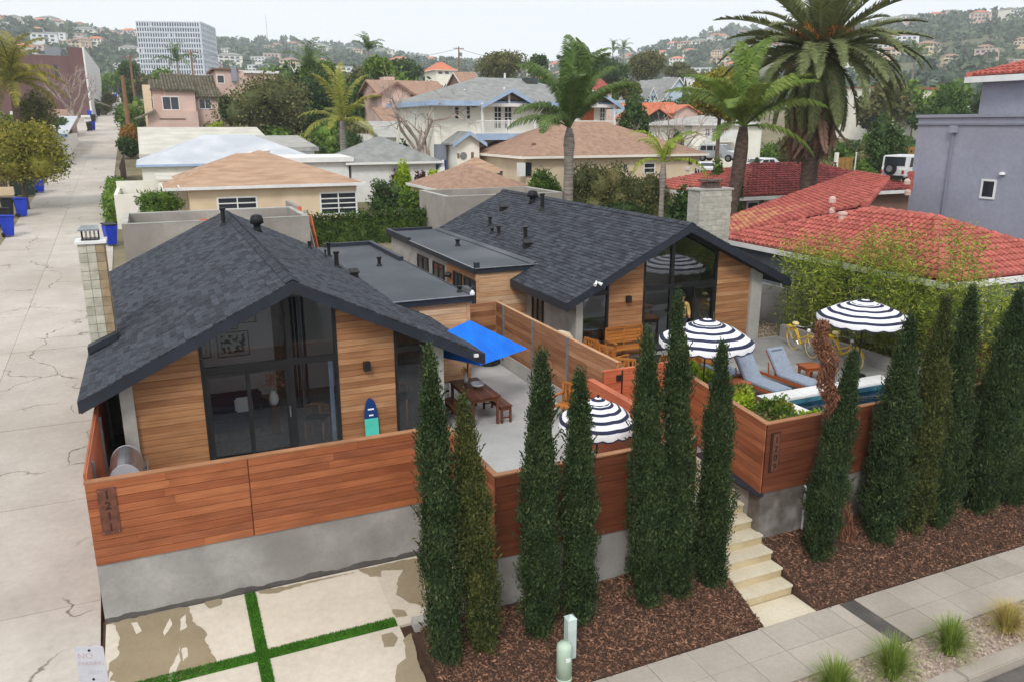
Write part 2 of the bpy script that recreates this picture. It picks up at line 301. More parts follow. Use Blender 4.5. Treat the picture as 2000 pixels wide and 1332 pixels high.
# ------------------------------------------------------------------ mesh building
class MB:
    def __init__(s): s.v = []; s.f = []; s.mi = []
    def add(s, vs, fs, mi=0):
        o = len(s.v); s.v += [tuple(p) for p in vs]
        for f in fs: s.f.append(tuple(i + o for i in f)); s.mi.append(mi)
        return s
    def box(s, x0, x1, y0, y1, z0, z1, mi=0, m=None):
        vs = [Vector((x, y, z)) for x in (x0, x1) for y in (y0, y1) for z in (z0, z1)]
        if m is not None: vs = [m @ p for p in vs]
        return s.add(vs, [(0, 1, 3, 2), (4, 6, 7, 5), (0, 4, 5, 1), (2, 3, 7, 6), (0, 2, 6, 4), (1, 5, 7, 3)], mi)
    def bar(s, a, b, w, h=None, mi=0, up=(0, 0, 1)):
        a = Vector(a); b = Vector(b); d = b - a; L = d.length
        if L < 1e-6: return s
        d.normalize(); u = Vector(up)
        if abs(d.dot(u)) > .98: u = Vector((1, 0, 0))
        sd_ = d.cross(u).normalized(); u = sd_.cross(d)
        h = h or w; vs = []
        for p in (a, b):
            for i, j in ((-1, -1), (1, -1), (1, 1), (-1, 1)): vs.append(p + sd_ * (i * w / 2) + u * (j * h / 2))
        return s.add(vs, [(0, 3, 2, 1), (4, 5, 6, 7), (0, 1, 5, 4), (1, 2, 6, 5), (2, 3, 7, 6), (3, 0, 4, 7)], mi)
    def tube(s, pts, r, n=8, mi=0, cap=True):
        pts = [Vector(p) for p in pts]; rs = r if isinstance(r, (list, tuple)) else [r] * len(pts)
        vs = []; ref = Vector((.3, .9, .2))
        for i, p in enumerate(pts):
            d = (pts[min(i + 1, len(pts) - 1)] - pts[max(i - 1, 0)])
            if d.length < 1e-9: d = Vector((0, 0, 1))
            d.normalize()
            if abs(d.dot(ref)) > .97: ref = Vector((.9, -.2, .3))
            a = d.cross(ref).normalized(); b = d.cross(a)
            for k in range(n):
                t = 2 * PI * k / n; vs.append(p + (a * math.cos(t) + b * math.sin(t)) * rs[i])
        fs = [(i * n + k, i * n + (k + 1) % n, (i + 1) * n + (k + 1) % n, (i + 1) * n + k) for i in range(len(pts) - 1) for k in range(n)]
        if cap: fs += [tuple(range(n - 1, -1, -1)), tuple((len(pts) - 1) * n + k for k in range(n))]
        return s.add(vs, fs, mi)
    def lathe(s, prof, n=16, c=(0, 0, 0), mi=0, cap=True, sx=1, sy=1):
        vs = [(c[0] + r * math.cos(2 * PI * k / n) * sx, c[1] + r * math.sin(2 * PI * k / n) * sy, c[2] + z) for r, z in prof for k in range(n)]
        fs = [(i * n + k, i * n + (k + 1) % n, (i + 1) * n + (k + 1) % n, (i + 1) * n + k) for i in range(len(prof) - 1) for k in range(n)]
        if cap: fs += [tuple(range(n - 1, -1, -1)), tuple((len(prof) - 1) * n + k for k in range(n))]
        return s.add(vs, fs, mi)
    def prism(s, poly, d, mi=0):
        """polygon (3-D points, planar) pushed along vector d"""
        p = [Vector(q) for q in poly]; d = Vector(d); n = len(p)
        nrm = Vector((0, 0, 0))
        for i in range(n): nrm += p[i].cross(p[(i + 1) % n])
        if nrm.dot(d) > 0: p = p[::-1]
        vs = p + [q + d for q in p]
        fs = [tuple(range(n)), tuple(range(2 * n - 1, n - 1, -1))] + [(i, i + n, (i + 1) % n + n, (i + 1) % n) for i in range(n)]
        return s.add(vs, fs, mi)
    def build(s, name, mats, parent=None, smooth=False, bevel=0, kind=None):
        me = bpy.data.meshes.new(name); me.from_pydata(s.v, [], s.f)
        for m in (mats if isinstance(mats, (list, tuple)) else [mats]): me.materials.append(m)
        if any(s.mi): me.polygons.foreach_set('material_index', s.mi)
        if bevel:
            bm = bmesh.new(); bm.from_mesh(me)
            bmesh.ops.bevel(bm, geom=[e for e in bm.edges if len(e.link_faces) == 2 and e.calc_face_angle(0) > .5], offset=bevel, segments=2, affect='EDGES')
            bm.to_mesh(me); bm.free()
        if smooth: me.polygons.foreach_set('use_smooth', [True] * len(me.polygons))
        me.update()
        return link(name, me, parent, kind)

WORLDROOT = {}
def link(name, me, parent=None, kind=None):
    o = bpy.data.objects.new(name, me); COL.objects.link(o)
    if parent is not None:
        o.parent = parent
        if parent.name in WORLDROOT: o.matrix_parent_inverse = WORLDROOT[parent.name]
    if kind: o['kind'] = kind
    return o
def thing(name, label, cat, loc=(0, 0, 0), rz=0, group=None, world=False):
    """an empty at the thing's base; world=True: its parts are given in world metres"""
    o = bpy.data.objects.new(name, None); COL.objects.link(o); o.empty_display_size = .2
    o.location = loc; o.rotation_euler = (0, 0, rz); o['label'] = label; o['category'] = cat
    if group: o['group'] = group
    if world: WORLDROOT[o.name] = Matrix.Translation(-Vector(loc))
    return o
def tag(o, label, cat, group=None):
    o['label'] = label; o['category'] = cat
    if group: o['group'] = group
    return o
def dup(root, loc=None, rz=None, label=None, scale=None):
    def rec(o, par):
        c = o.copy(); COL.objects.link(c)
        if par is not None: c.parent = par
        for ch in kids.get(o.name, []): rec(ch, c)
        return c
    kids = {}
    stack = [root]
    while stack:
        q = stack.pop(); kids[q.name] = list(q.children); stack += kids[q.name]
    c = rec(root, None)
    if loc is not None: c.location = loc
    if rz is not None: c.rotation_euler = (0, 0, rz)
    if label: c['label'] = label
    if scale: c.scale = (scale,) * 3 if isinstance(scale, (int, float)) else scale
    return c
def struct(name, mb, mat, parent=None, **k):
    return mb.build(name, mat, parent, kind='structure', **k)
def npmesh(name, v, f, mat, parent=None, kind=None, smooth=False):
    """many equal polygons at once: v (n,3), f (m,k)"""
    me = bpy.data.meshes.new(name); n, m, k = len(v), len(f), f.shape[1]
    me.vertices.add(n); me.vertices.foreach_set('co', np.asarray(v, dtype=np.float32).ravel())
    me.loops.add(m * k); me.loops.foreach_set('vertex_index', np.asarray(f, dtype=np.int32).ravel())
    me.polygons.add(m); me.polygons.foreach_set('loop_start', np.arange(0, m * k, k, dtype=np.int32))
    if smooth: me.polygons.foreach_set('use_smooth', np.ones(m, dtype=bool))
    me.update(calc_edges=True)
    if mat: me.materials.append(mat)
    return link(name, me, parent, kind) if name else me
def clip2(poly, a, b, c):
    """keep a*x+b*y<=c of a 2-D polygon"""
    out = []
    for i in range(len(poly)):
        p, q = poly[i], poly[(i + 1) % len(poly)]
        dp, dq = a * p[0] + b * p[1] - c, a * q[0] + b * q[1] - c
        if dp <= 0: out.append(p)
        if dp * dq < 0:
            t = dp / (dp - dq); out.append((p[0] + t * (q[0] - p[0]), p[1] + t * (q[1] - p[1])))
    return out
def boards(parent, name, o, u, width, z0, z1, bh, mat, thick=.022, nrm=None, clips=(), split=.5, seed=0, label=None):
    """horizontal boards, each an object: start o (at z=0 level), direction u, rows of height bh from z0 to z1; clips: half-planes (a,b,c) in (s,z)"""
    rr = random.Random(seed); u = Vector(u).normalized(); n = Vector(nrm if nrm is not None else (u.y, -u.x, 0)); z = z0; k = 0; out = []
    while z < z1 - .02:
        zt = min(z + bh - .008, z1)
        cuts = [0, width]
        if width > 1.6 and rr.random() < split: cuts = [0, width * rr.uniform(.25, .75), width]
        for a, b in zip(cuts, cuts[1:]):
            pl = [(a + .002, z), (b - .002, z), (b - .002, zt), (a + .002, zt)]
            for c in clips: pl = clip2(pl, *c) if len(pl) > 2 else pl
            if len(pl) < 3: continue
            th = thick + rr.uniform(0, .006)
            mb = MB(); mb.prism([Vector(o) + u * p[0] + Vector((0, 0, p[1])) for p in pl], n * th)
            out.append(mb.build(name, mat, parent))
        z += bh; k += 1
    return out

# ------------------------------------------------------------------ foliage
def unit(a): return a / np.maximum(np.linalg.norm(a, axis=1, keepdims=True), 1e-9)
def leaves(c, ax, L, Wd, rng, flat=None):
    """diamond leaf per point: centres c, axes ax, lengths L, widths Wd"""
    n = len(c); ax = unit(ax); r = rng.normal(size=(n, 3))
    if flat is not None: r = r * .5 + flat
    sd_ = unit(np.cross(ax, r)); L = np.broadcast_to(L, n)[:, None]; Wd = np.broadcast_to(Wd, n)[:, None]
    v = np.empty((n, 4, 3)); v[:, 0] = c - ax * L * .5; v[:, 1] = c + sd_ * Wd * .5 - ax * L * .05; v[:, 2] = c + ax * L * .5; v[:, 3] = c - sd_ * Wd * .5 - ax * L * .05
    return v.reshape(-1, 3), np.arange(n * 4).reshape(n, 4)
def lobes(centre, rad, k, rng, spread=.62, size=(.38, .6)):
    out = []
    for i in range(k):
        d = rng.normal(size=3); d /= np.linalg.norm(d); q = rng.uniform(.45, 1)
        out.append(tuple(np.array(centre) + d * np.array(rad) * spread * q) + tuple(np.array(rad) * rng.uniform(*size)))
    return out
def cloud(lb, n, L, Wd, rng, up=.25, out=.8, rnd=.7, inner=.55):
    w = np.array([q[3] * q[4] + q[4] * q[5] + q[3] * q[5] for q in lb]); w = w / w.sum()
    idx = rng.choice(len(lb), n, p=w); q = np.array(lb)[idx]
    d = unit(rng.normal(size=(n, 3))); rr = inner + (1 - inner) * rng.random(n) ** .5
    c = q[:, :3] + d * q[:, 3:] * rr[:, None] * (1 + .12 * rng.normal(size=(n, 1)))
    ax = d * out + rng.normal(size=(n, 3)) * rnd + np.array([0, 0, up])
    return leaves(c, ax, L * rng.uniform(.6, 1.4, n), Wd * rng.uniform(.6, 1.4, n), rng)
def core(lb, k=.72, seed=0):
    """ragged low solids inside the leaf clouds so that a crown is not see-through"""
    vs = []; fs = []; o = 0; rng = np.random.default_rng(seed)
    for q in lb:
        nu, nv = 7, 5; P = []
        for i in range(nv + 1):
            for j in range(nu):
                th = PI * i / nv; ph = 2 * PI * j / nu + i * .4; e = k * rng.uniform(.75, 1.1)
                P.append((q[0] + q[3] * e * math.sin(th) * math.cos(ph), q[1] + q[4] * e * math.sin(th) * math.sin(ph), q[2] + q[5] * e * math.cos(th)))
        for i in range(nv):
            for j in range(nu): fs.append((o + i * nu + j, o + (i + 1) * nu + j, o + (i + 1) * nu + (j + 1) % nu, o + i * nu + (j + 1) % nu))
        vs += P; o += len(P)
    return np.array(vs), np.array(fs)
def join(*parts):
    vs, fs, o = [], [], 0
    for v, f in parts: vs.append(v); fs.append(f + o); o += len(v)
    return np.concatenate(vs), np.concatenate(fs)
def limbs(mb, base, tops, r0, rng, wob=.15):
    b = Vector(base)
    for t in tops:
        t = Vector(t); m1 = b.lerp(t, .35) + Vector(rng.normal(size=3) * wob); m2 = b.lerp(t, .7) + Vector(rng.normal(size=3) * wob)
        mb.tube([b, m1, m2, t], [r0, r0 * .75, r0 * .5, r0 * .2], 6)
def tree(name, label, loc, h, rad, leaf, cat='tree', n=2500, L=.35, Wd=.2, trunk=.35, k=9, seed=1, group=None, bark='bark', tr=.16, solid=.6, lean=(0, 0), up=.15, cname='crown'):
    """rad: crown radii; h: total height; trunk: share of the height below the crown's centre"""
    rng = np.random.default_rng(seed); t = thing(name, label, cat, loc, group=group)
    cz = h - rad[2]; c = (lean[0], lean[1], cz); lb = lobes(c, rad, k, rng)
    v, f = join(cloud(lb, n, L, Wd, rng, up), core(lb, solid, seed))
    npmesh(cname, v, f, M[leaf], t)
    mb = MB(); fork = Vector((lean[0] * .4, lean[1] * .4, max(.25, cz - rad[2] * .75)))
    mb.tube([(0, 0, -.3), tuple(fork * .5), tuple(fork)], [tr * 1.3, tr, tr * .85], 8)
    limbs(mb, fork, [q[:3] for q in lb[:7]], tr * .6, rng, rad[0] * .08)
    mb.build('trunk', M[bark], t, smooth=True)
    return t
def bush(name, label, loc, rad, leaf, cat='shrub', n=1500, L=.14, Wd=.08, k=8, seed=1, group=None, solid=.75):
    rng = np.random.default_rng(seed); t = thing(name, label, cat, loc, group=group)
    lb = lobes((0, 0, rad[2] * .9), (rad[0], rad[1], rad[2]), k, rng)
    v, f = join(cloud(lb, n, L, Wd, rng), core(lb, solid, seed)); npmesh('foliage', v, f, M[leaf], t)
    mb = MB(); limbs(mb, (0, 0, -.1), [q[:3] for q in lb[:5]], .04 * rad[2] + .02, rng, .05); mb.build('stem', M['bark'], t)
    return t
def hedge(name, label, a, b, w, h, leaf, cat='hedge', n=4000, L=.12, Wd=.07, seed=1, rag=.12, zf=None):
    """clipped hedge from a to b (ground points)"""
    rng = np.random.default_rng(seed); a = Vector(a); b = Vector(b); d = b - a; ln = math.hypot(d.x, d.y); t = thing(name, label, cat, a)
    u = np.array([d.x / ln, d.y / ln, d.z / ln]); s = np.array([-d.y / ln, d.x / ln, 0]); zz = np.array([0, 0, 1.])
    face = rng.choice(5, n, p=[.34, .12, .4, .07, .07]); p = rng.random((n, 2)); c = np.zeros((n, 3)); nn = np.zeros((n, 3))
    for k in range(5):
        m = face == k; q = p[m]
        if k < 2: sgn = (-1, 1)[k]; c[m] = q[:, :1] * ln * u + sgn * w / 2 * s + q[:, 1:] * h * zz; nn[m] = sgn * s
        elif k == 2: c[m] = q[:, :1] * ln * u + (q[:, 1:] - .5) * w * s + h * zz; nn[m] = zz
        else: e = (0, 1)[k - 3]; c[m] = e * ln * u + (q[:, :1] - .5) * w * s + q[:, 1:] * h * zz; nn[m] = (2 * e - 1) * u
    c += nn * rng.normal(size=(n, 1)) * rag + rng.normal(size=(n, 3)) * .04
    v, f = leaves(c, nn * .6 + rng.normal(size=(n, 3)) * .8 + zz * .2, L * rng.uniform(.6, 1.4, n), Wd * rng.uniform(.6, 1.4, n), rng)
    e = rag * .8; bx = np.array([np.array(q[0]) * u * 1.0 + q[1] * s + q[2] * zz for q in [(x, y, z) for x in (e, ln - e) for y in (-w / 2 + e, w / 2 - e) for z in (-.1, h - e)]])
    v, f = join((v, f), (bx, np.array([(0, 1, 3, 2), (4, 6, 7, 5), (0, 4, 5, 1), (2, 3, 7, 6), (1, 5, 7, 3)])))
    npmesh('foliage', v, f, M[leaf], t)
    mb = MB()
    for i in range(6): q = a + d * ((i + .5) / 6) - a; mb.tube([q - Vector((0, 0, .1)), q + Vector((0, 0, h * .8))], .03, 5)
    mb.build('stem', M['bark'], t)
    return t
# ================================================================== SETTING: ground, alley, driveway, street
def ground_z(x, y, d):
    if y < 9.4: z = -1.62 if y > 6.9 else -1.78
    elif y < 13.48: z = min(DRV(y), -.3)
    else: z = T(min(y, 260))
    return z - (.3 if y < 34 else .05)
HPROF = [(-60, 170), (-12, 175), (-7.5, 168), (-4, 165), (0, 150), (4, 146), (9, 142), (14, 136), (19, 122), (24, 112), (29, 112), (32, 125), (35, 146), (38, 160), (42, 165), (46, 165), (50, 176), (54, 176), (60, 178), (100, 170), (130, 160)]
def hill_px(az):
    for (a, h), (b, k) in zip(HPROF, HPROF[1:]):
        if a <= az <= b: return h + (k - h) * (az - a) / (b - a)
    return HPROF[0][1]
def hill_z(az, d):
    """height of the far hills: azimuth in degrees from +Y, distance in metres"""
    if d < 330: return None
    R0, R1 = 330, 1450 + 150 * math.sin(az * .21)
    top = CAM_H + (hill_px(az) - 12) / 1612 * R1
    t = min(1, (d - R0) / (R1 - R0)); s = t * t * (3 - 2 * t) * .65 + t * .35
    z0 = T(260) + .01 * (d - 260) * 0
    n = noise.fractal(Vector((math.sin(R(az)) * d * .004, math.cos(R(az)) * d * .004, .3)), 1, 2, 4) * 14 * t * (1.15 - t)
    return z0 + (top - z0) * s + n + max(0, d - R1) * -.03
ds = [0, 3, 5, 6.9, 6.91, 9.4, 9.41, 11, 13.48, 13.5, 16, 20, 26, 34, 45, 60, 80, 110, 150, 200, 260, 330]
# flat part: a strip grid in x / y ; far part: hills as a polar sheet
xs = [-400, -120, -60, -30, -15, -8, -4, 0, 4, 8, 12, 16, 20, 26, 34, 50, 80, 140, 260, 520]
ys = [-300, -60, -10, 3, 6.89, 6.9, 9.39, 9.4, 11, 13.47, 13.48, 18, 26, 36, 50, 70, 100, 150, 210, 260, 420]
mb = MB(); mb.add([(x, y, ground_z(x, y, 0)) for y in ys for x in xs],
    [(j * len(xs) + i, j * len(xs) + i + 1, (j + 1) * len(xs) + i + 1, (j + 1) * len(xs) + i) for j in range(len(ys) - 1) for i in range(len(xs) - 1)])
ground = struct('ground', mb, M['dirt'])
az = [a for a in np.arange(-75, 140.1, 2.5)]; dd = [300, 330] + [330 + 70 * i for i in range(1, 17)] + [1520, 1600, 1760]
V = []
for d in dd:
    for a in az:
        z = hill_z(a, d) if d >= 331 else T(260) - .3
        V.append((math.sin(R(a)) * d, math.cos(R(a)) * d, z))
n = len(az)
hills = struct('hills', MB().add(V, [(j * n + i, j * n + i + 1, (j + 1) * n + i + 1, (j + 1) * n + i) for j in range(len(dd) - 1) for i in range(n - 1)]),
    mk('hill brush', S(112, 110, 82), S(74, 82, 56), .012, .95, detail=8), smooth=True)

# ---- alley of concrete slabs
def lerp_tab(tab, y):
    if y <= tab[0][0]: return tab[0][1]
    for (a, p), (b, q) in zip(tab, tab[1:]):
        if y <= b: return p + (q - p) * (y - a) / (b - a)
    return tab[-1][1]
AL = [(-2, -6.8), (45, -7.25), (97, -7.7), (143, -9.2), (193, -10.6), (270, -12.2), (330, -14)]
AR = [(-2, -1.46), (13.45, -1.46), (13.6, -1.5), (17, -1.75), (43, -1.98), (75, -2.6), (110, -2.9), (150, -3.2), (235, -4.3), (330, -6)]
def alley_z(y): return DRV(y) if y < 12 else (T(y) if y > 15 else DRV(12) + (T(15) - DRV(12)) * (y - 12) / 3)
alley = struct('alley', MB().add([p for y in (4, 9.4, 12, 15, 40, 100, 180, 320) for p in ((lerp_tab(AL, y) - .1, y, alley_z(y) - .1), (lerp_tab(AR, y) + .02, y, alley_z(y) - .1))],
    [(2 * i, 2 * i + 1, 2 * i + 3, 2 * i + 2) for i in range(7)]), M['soil'])
rr = random.Random(3); y = 7.0; rows = [y]
while y < 118: y += rr.choice((3.3, 3.6, 3.9, 4.4)) * (1 if y < 60 else 1.6); rows.append(y)
for a, b in zip(rows, rows[1:]):
    for k in range(2):
        P = []
        for yy in (a + .012, b - .012):
            xl, xr = lerp_tab(AL, yy), lerp_tab(AR, yy); xm = xl + (xr - xl) * .47
            P.append((xl + .01, xm - .006) if k == 0 else (xm + .006, xr - .01))
        dz = rr.uniform(-.006, .006); za, zb = alley_z(a) + dz, alley_z(b) + dz
        mb = MB(); mb.prism([(P[0][0], a + .012, za), (P[0][1], a + .012, za), (P[1][1], b - .012, zb), (P[1][0], b - .012, zb)], (0, 0, -.12))
        mb.build('concrete_slab', M['alley'], alley)
yy = [rows[-1] + .02, 143, 193, 270, 320]
mb = MB(); mb.add([p for y in yy for p in ((lerp_tab(AL, y), y, T(y)), (lerp_tab(AR, y), y, T(y)))], [(2 * i, 2 * i + 1, 2 * i + 3, 2 * i + 2) for i in range(4)])
o = mb.build('far_paving', M['alley'], alley, kind='structure')

# ---- driveway: pale slabs between strips of turf
drive = struct('driveway', MB().add([(x, y, DRV(y) - .05) for y in (8.2, 13.6) for x in (-1.5, 4.6)], [(0, 1, 3, 2)]), M['soil'])
def slab(parent, name, poly, zf, mat, th=.1):
    mb = MB(); mb.prism([(x, y, zf(y)) for x, y in poly], (0, 0, -th)); return mb.build(name, mat, parent)
VX0, VX1, HY0, HY1 = .77, .96, 11.72, 11.93
for p in ([(-1.45, HY1), (VX0, HY1), (VX0, 13.45), (-1.45, 13.45)], [(VX1, HY1), (3.1, HY1), (3.1, 13.45), (VX1, 13.45)], [(-1.45, 8.6), (VX0, 8.6), (VX0, HY0), (-1.45, HY0)],
          [(VX1, 8.6), (3.1, 8.6), (3.12, HY0), (VX1, HY0)], [(3.1, HY0), (3.3, HY0), (4.62, 11.85), (4.62, 13.45), (3.1, 13.45)]):
    slab(drive, 'concrete_slab', p, DRV, M['drive'])
def turf(name, rects, zf, n, h=.045, seed=4, parent=None):
    rng = np.random.default_rng(seed); A = np.array([(b - a) * (d - c) for a, b, c, d in rects]); idx = rng.choice(len(rects), n, p=A / A.sum())
    q = np.array(rects)[idx]; u = rng.random((n, 2)); c = np.stack([q[:, 0] + (q[:, 1] - q[:, 0]) * u[:, 0], q[:, 2] + (q[:, 3] - q[:, 2]) * u[:, 1], np.zeros(n)], 1)
    c[:, 2] = np.array([zf(y) for y in c[:, 1]]) + h * .4
    v, f = leaves(c, rng.normal(size=(n, 3)) * .35 + np.array([0, 0, 1.]), h * rng.uniform(.7, 1.6, n), .012, rng)
    bv = []; bf = []
    for a, b, y0, y1 in rects: o = len(bv); bv += [(a, y0, zf(y0) - .01), (b, y0, zf(y0) - .01), (b, y1, zf(y1) - .01), (a, y1, zf(y1) - .01)]; bf.append((o, o + 1, o + 2, o + 3))
    v, f = join((v, f), (np.array(bv), np.array(bf)))
    o = npmesh(name, v, f, M['grass'], parent, 'stuff'); return o
turf('turf_strip', [(VX0, VX1, 8.8, 13.42), (-1.4, VX0, HY0, HY1), (VX1, 3.09, HY0, HY1)], DRV, 16000)
# wet patches: thin sheets of darker wet concrete with their own ragged outline
def puddle(pts, k, seed, mat='wet', nm='wet_patch', h=.004):
    rr = random.Random(seed); P = [pdr(*p) for p in pts]; out = []
    for i in range(len(P)):
        a, b = P[i], P[(i + 1) % len(P)]; m = max(1, int((b - a).length / .05)); nn = Vector((b.y - a.y, a.x - b.x, 0)).normalized()
        for j in range(m):
            q = a.lerp(b, j / m); w = noise.noise(Vector((q.x * 3.1, q.y * 3.1, seed))) * k * 1.3 + noise.noise(Vector((q.x * 9, q.y * 9, seed))) * k * .8
            q = q + nn * w; out.append((q.x, q.y, DRV(q.y) + h))
    bm = bmesh.new(); vs = [bm.verts.new(p) for p in out]; bm.faces.new(vs); bmesh.ops.triangulate(bm, faces=bm.faces[:])
    me = bpy.data.meshes.new(nm); bm.to_mesh(me); bm.free(); me.materials.append(M[mat]); link(nm, me, None, 'structure')
puddle([(206, 1216), (260, 1206), (330, 1190), (372, 1183), (378, 1215), (402, 1240), (420, 1290), (405, 1318), (330, 1330), (240, 1336), (205, 1330), (222, 1290), (236, 1250), (232, 1228)], .07, 2)
for i_, P_ in enumerate(([(352, 1210), (362, 1200), (366, 1225), (352, 1232)], [(318, 1236), (332, 1206), (336, 1220), (320, 1246)], [(322, 1330), (345, 1280), (352, 1262), (352, 1290), (336, 1332)], [(356, 1266), (364, 1264), (368, 1282), (356, 1292)], [(256, 1216), (270, 1214), (276, 1232), (268, 1238)], [(208, 1330), (216, 1310), (222, 1316), (214, 1332)])): puddle(P_, .02, 40 + i_, 'drive', 'dry_patch', .008)
puddle([(400, 1176), (430, 1165), (432, 1180), (410, 1188)], .03, 5)
puddle([(500, 1154), (560, 1144), (620, 1131), (700, 1116), (640, 1130), (590, 1142), (540, 1158), (505, 1160)], .03, 7)
puddle([(700, 1112), (760, 1100), (830, 1086), (830, 1183), (800, 1176), (775, 1160), (772, 1138), (788, 1112), (745, 1114), (745, 1126), (722, 1126)], .04, 9)
puddle([(786, 1250), (802, 1236), (818, 1290), (832, 1332), (836, 1352), (770, 1352), (776, 1300), (792, 1285)], .03, 11)
puddle([(745, 1240), (766, 1234), (778, 1244), (770, 1262), (750, 1264)], .03, 13)
puddle([(766, 1190), (790, 1192), (796, 1202), (774, 1206)], .02, 14)

# ---- street side: sidewalk tiles, parkway, kerb, road
road = struct('road', MB().add([(x, y, -1.75) for y in (-60, 6.97) for x in (-60, 120)], [(0, 1, 3, 2)]), M['asphalt'])
walk = struct('sidewalk', MB().add([(x, y, -1.635) for y in (8.1, 9.43) for x in (3.4, 40)], [(0, 1, 3, 2)]), M['soil'])
rr = random.Random(5)
for x in [3.5 + .79 * i for i in range(9)] + [10.61 - .001] * 0 + [11.27 + .79 * i for i in range(22)]:
    for a, b in ((8.12, 8.755), (8.765, 9.42)):
        mb = MB(); dz = rr.uniform(-.003, .003); mb.box(x, x + .78, a, b, -1.7, -1.6 + dz); mb.build('paving_tile', M['walk'], walk)
for a, b in ((8.12, 8.755), (8.765, 9.42)): MB().box(10.61, 10.89, a, b, -1.7, -1.602).build('paving_tile', M['walk'], walk)
mb = MB(); mb.box(10.895, 11.265, 8.12, 9.42, -1.7, -1.608); mb.build('drain_strip', M['asphalt'], walk)
mb = MB(); mb.box(3.4, 40, 7.28, 8.11, -1.8, -1.63); park = struct('parkway', mb, M['pebble'])
rng = np.random.default_rng(12); n = 9000
c = np.stack([rng.uniform(5, 22, n), rng.uniform(7.3, 8.1, n), np.full(n, -1.615) + rng.random(n) * .012], 1)
v, f = leaves(c, rng.normal(size=(n, 3)) * [1, 1, .25], rng.uniform(.03, .075, n), rng.uniform(.025, .05, n), rng, np.array([0, 0, .1]))
npmesh('gravel', v, f, M['pebble'], None, 'stuff')
kerb = struct('kerb', MB().box(3.4, 40, 7.04, 7.24, -1.85, -1.66), M['soil'])
x = 4
while x < 30: MB().box(x, x + 1.78, 7.0, 7.27, -1.84, -1.59).build('kerb_stone', M['walk'], kerb, bevel=.02); x += 1.8

# ---- mulch beds rising to the walls
def mulch_z(x, y): return -1.6 + max(0, min(1, (y - 9.45) / 1.6)) * .62 + .03 * noise.noise(Vector((x * 2, y * 2, 0)))
def bed(x0, x1, y0, y1, n, seed, clip=None):
    gx = np.linspace(x0, x1, 40); gy = np.linspace(y0, y1, 9)
    mb = MB(); mb.add([(x, y, mulch_z(x, y)) for y in gy for x in gx], [(j * 40 + i, j * 40 + i + 1, (j + 1) * 40 + i + 1, (j + 1) * 40 + i) for j in range(8) for i in range(39)])
    for x in (x0, x1): o_ = len(mb.v); mb.add([(x, y, mulch_z(x, y)) for y in gy] + [(x, y, -2) for y in gy], [(i, i + 1, 10 + i, 9 + i) for i in range(8)])
    mb.add([(x0, y0, -1.6), (x1, y0, -1.6), (x1, y0, -2), (x0, y0, -2)], [(0, 1, 2, 3)])
    struct('mulch_bed', mb, M['mulchbase'])
    rng = np.random.default_rng(seed); c = np.stack([rng.uniform(x0, x1, n), rng.uniform(y0 - .05 * (rng.random(n) < .04), y1, n), np.zeros(n)], 1)
    c[:, 2] = [mulch_z(p[0], p[1]) for p in c]; c[:, 2] += rng.uniform(.004, .03, n)
    v, f = leaves(c, rng.normal(size=(n, 3)) * [1, 1, .35], rng.uniform(.025, .07, n) * rng.choice([1, 1, 1, 2.2], n), rng.uniform(.01, .04, n), rng, np.array([0, 0, .1]))
    npmesh('bark_mulch', v, f, M['chip'], None, 'stuff')
bed(3.3, 9.145, 9.44, 11.06, 15000, 21)
bed(10.345, 24, 9.44, 11.06, 26000, 22)
mb = MB(); mb.prism([(3.22, 9.4, -1.75), (3.31, 9.4, -1.75), (3.42, 11.7, -1.4), (3.33, 11.7, -1.4)], (0, 0, .06)); mb.build('bed_edging', M['soil'], drive)
MB().box(3.33, 4.6, 11.5, 11.72, -1.6, -1.2).build('kerb_block', M['conc_light'], drive, bevel=.015)

# ---- stairs and path
M['riser'] = concrete('shaded step concrete', S(206, 190, 156), S(184, 167, 132), S(160, 142, 108), 1.6)  # darker copy of the step concrete: shade on the risers put into the colour
st = thing('staircase', 'cream concrete front steps climbing between the two timber walls', 'stairs', (9.75, 10, -1.6), world=True)
for i in range(8):
    s_ = MB().box(9.165, 10.33, 10.055 + .3 * i, 12.75, -1.9 + .2 * i, -1.45 + .2 * i).build('step', M['riser'], st); MB().box(9.15, 10.34, 10.03 + .3 * i, 10.36 + .3 * i, -1.449 + .2 * i, -1.4 + .2 * i).build('tread', M['steps'], s_, bevel=.006)
struct('path', MB().box(9.0, 10.34, 12.7, 14.9, -.5, -.005), M['steps'])
MB().prism([(9.0, 9.43, -1.602), (10.35, 9.43, -1.602), (10.34, 10.03, -1.602), (9.15, 10.03, -1.602)], (0, 0, -.1)).build('path', M['steps'], None, kind='structure')

# ---- patios
_q = MB().box(-1.4, 9.3, 13.76, 36, -.5, -.16); _q.box(4.72, 9.3, 11.41, 13.75, -.5, -.16); pt = struct('patio', _q, M['soil'])
pj_ = [(-1.38, 4.75, 13.55, 17.05), (4.76, 9.28, 11.5, 14.0), (4.76, 9.28, 14.01, 17.05), (5.9, 9.28, 17.06, 20.55), (7.95, 9.28, 20.56, 34)]
for a, b, c, d in pj_: MB().box(a, b, c, d, -.3, -.1).build('concrete_slab', M['patio'], pt)
p2 = struct('pool_deck', MB().box(9.4, 19.2, 14.92, 24, -.6, -.06), M['soil'])
for a, b, c, d in ((9.4, 13.4, 14.93, 17.6), (9.4, 13.4, 17.61, 20.58), (13.41, 16.3, 14.93, 17.6), (13.41, 16.3, 17.61, 20.58), (16.31, 19.2, 14.93, 17.6), (16.31, 19.2, 17.61, 20.4)):
    MB().box(a, b, c, d, -.3, 0).build('concrete_slab', M['patio2'], p2)
struct('side_yard', MB().box(18.35, 20.34, 20.56, 36, -.6, -.02), M['dirt'])
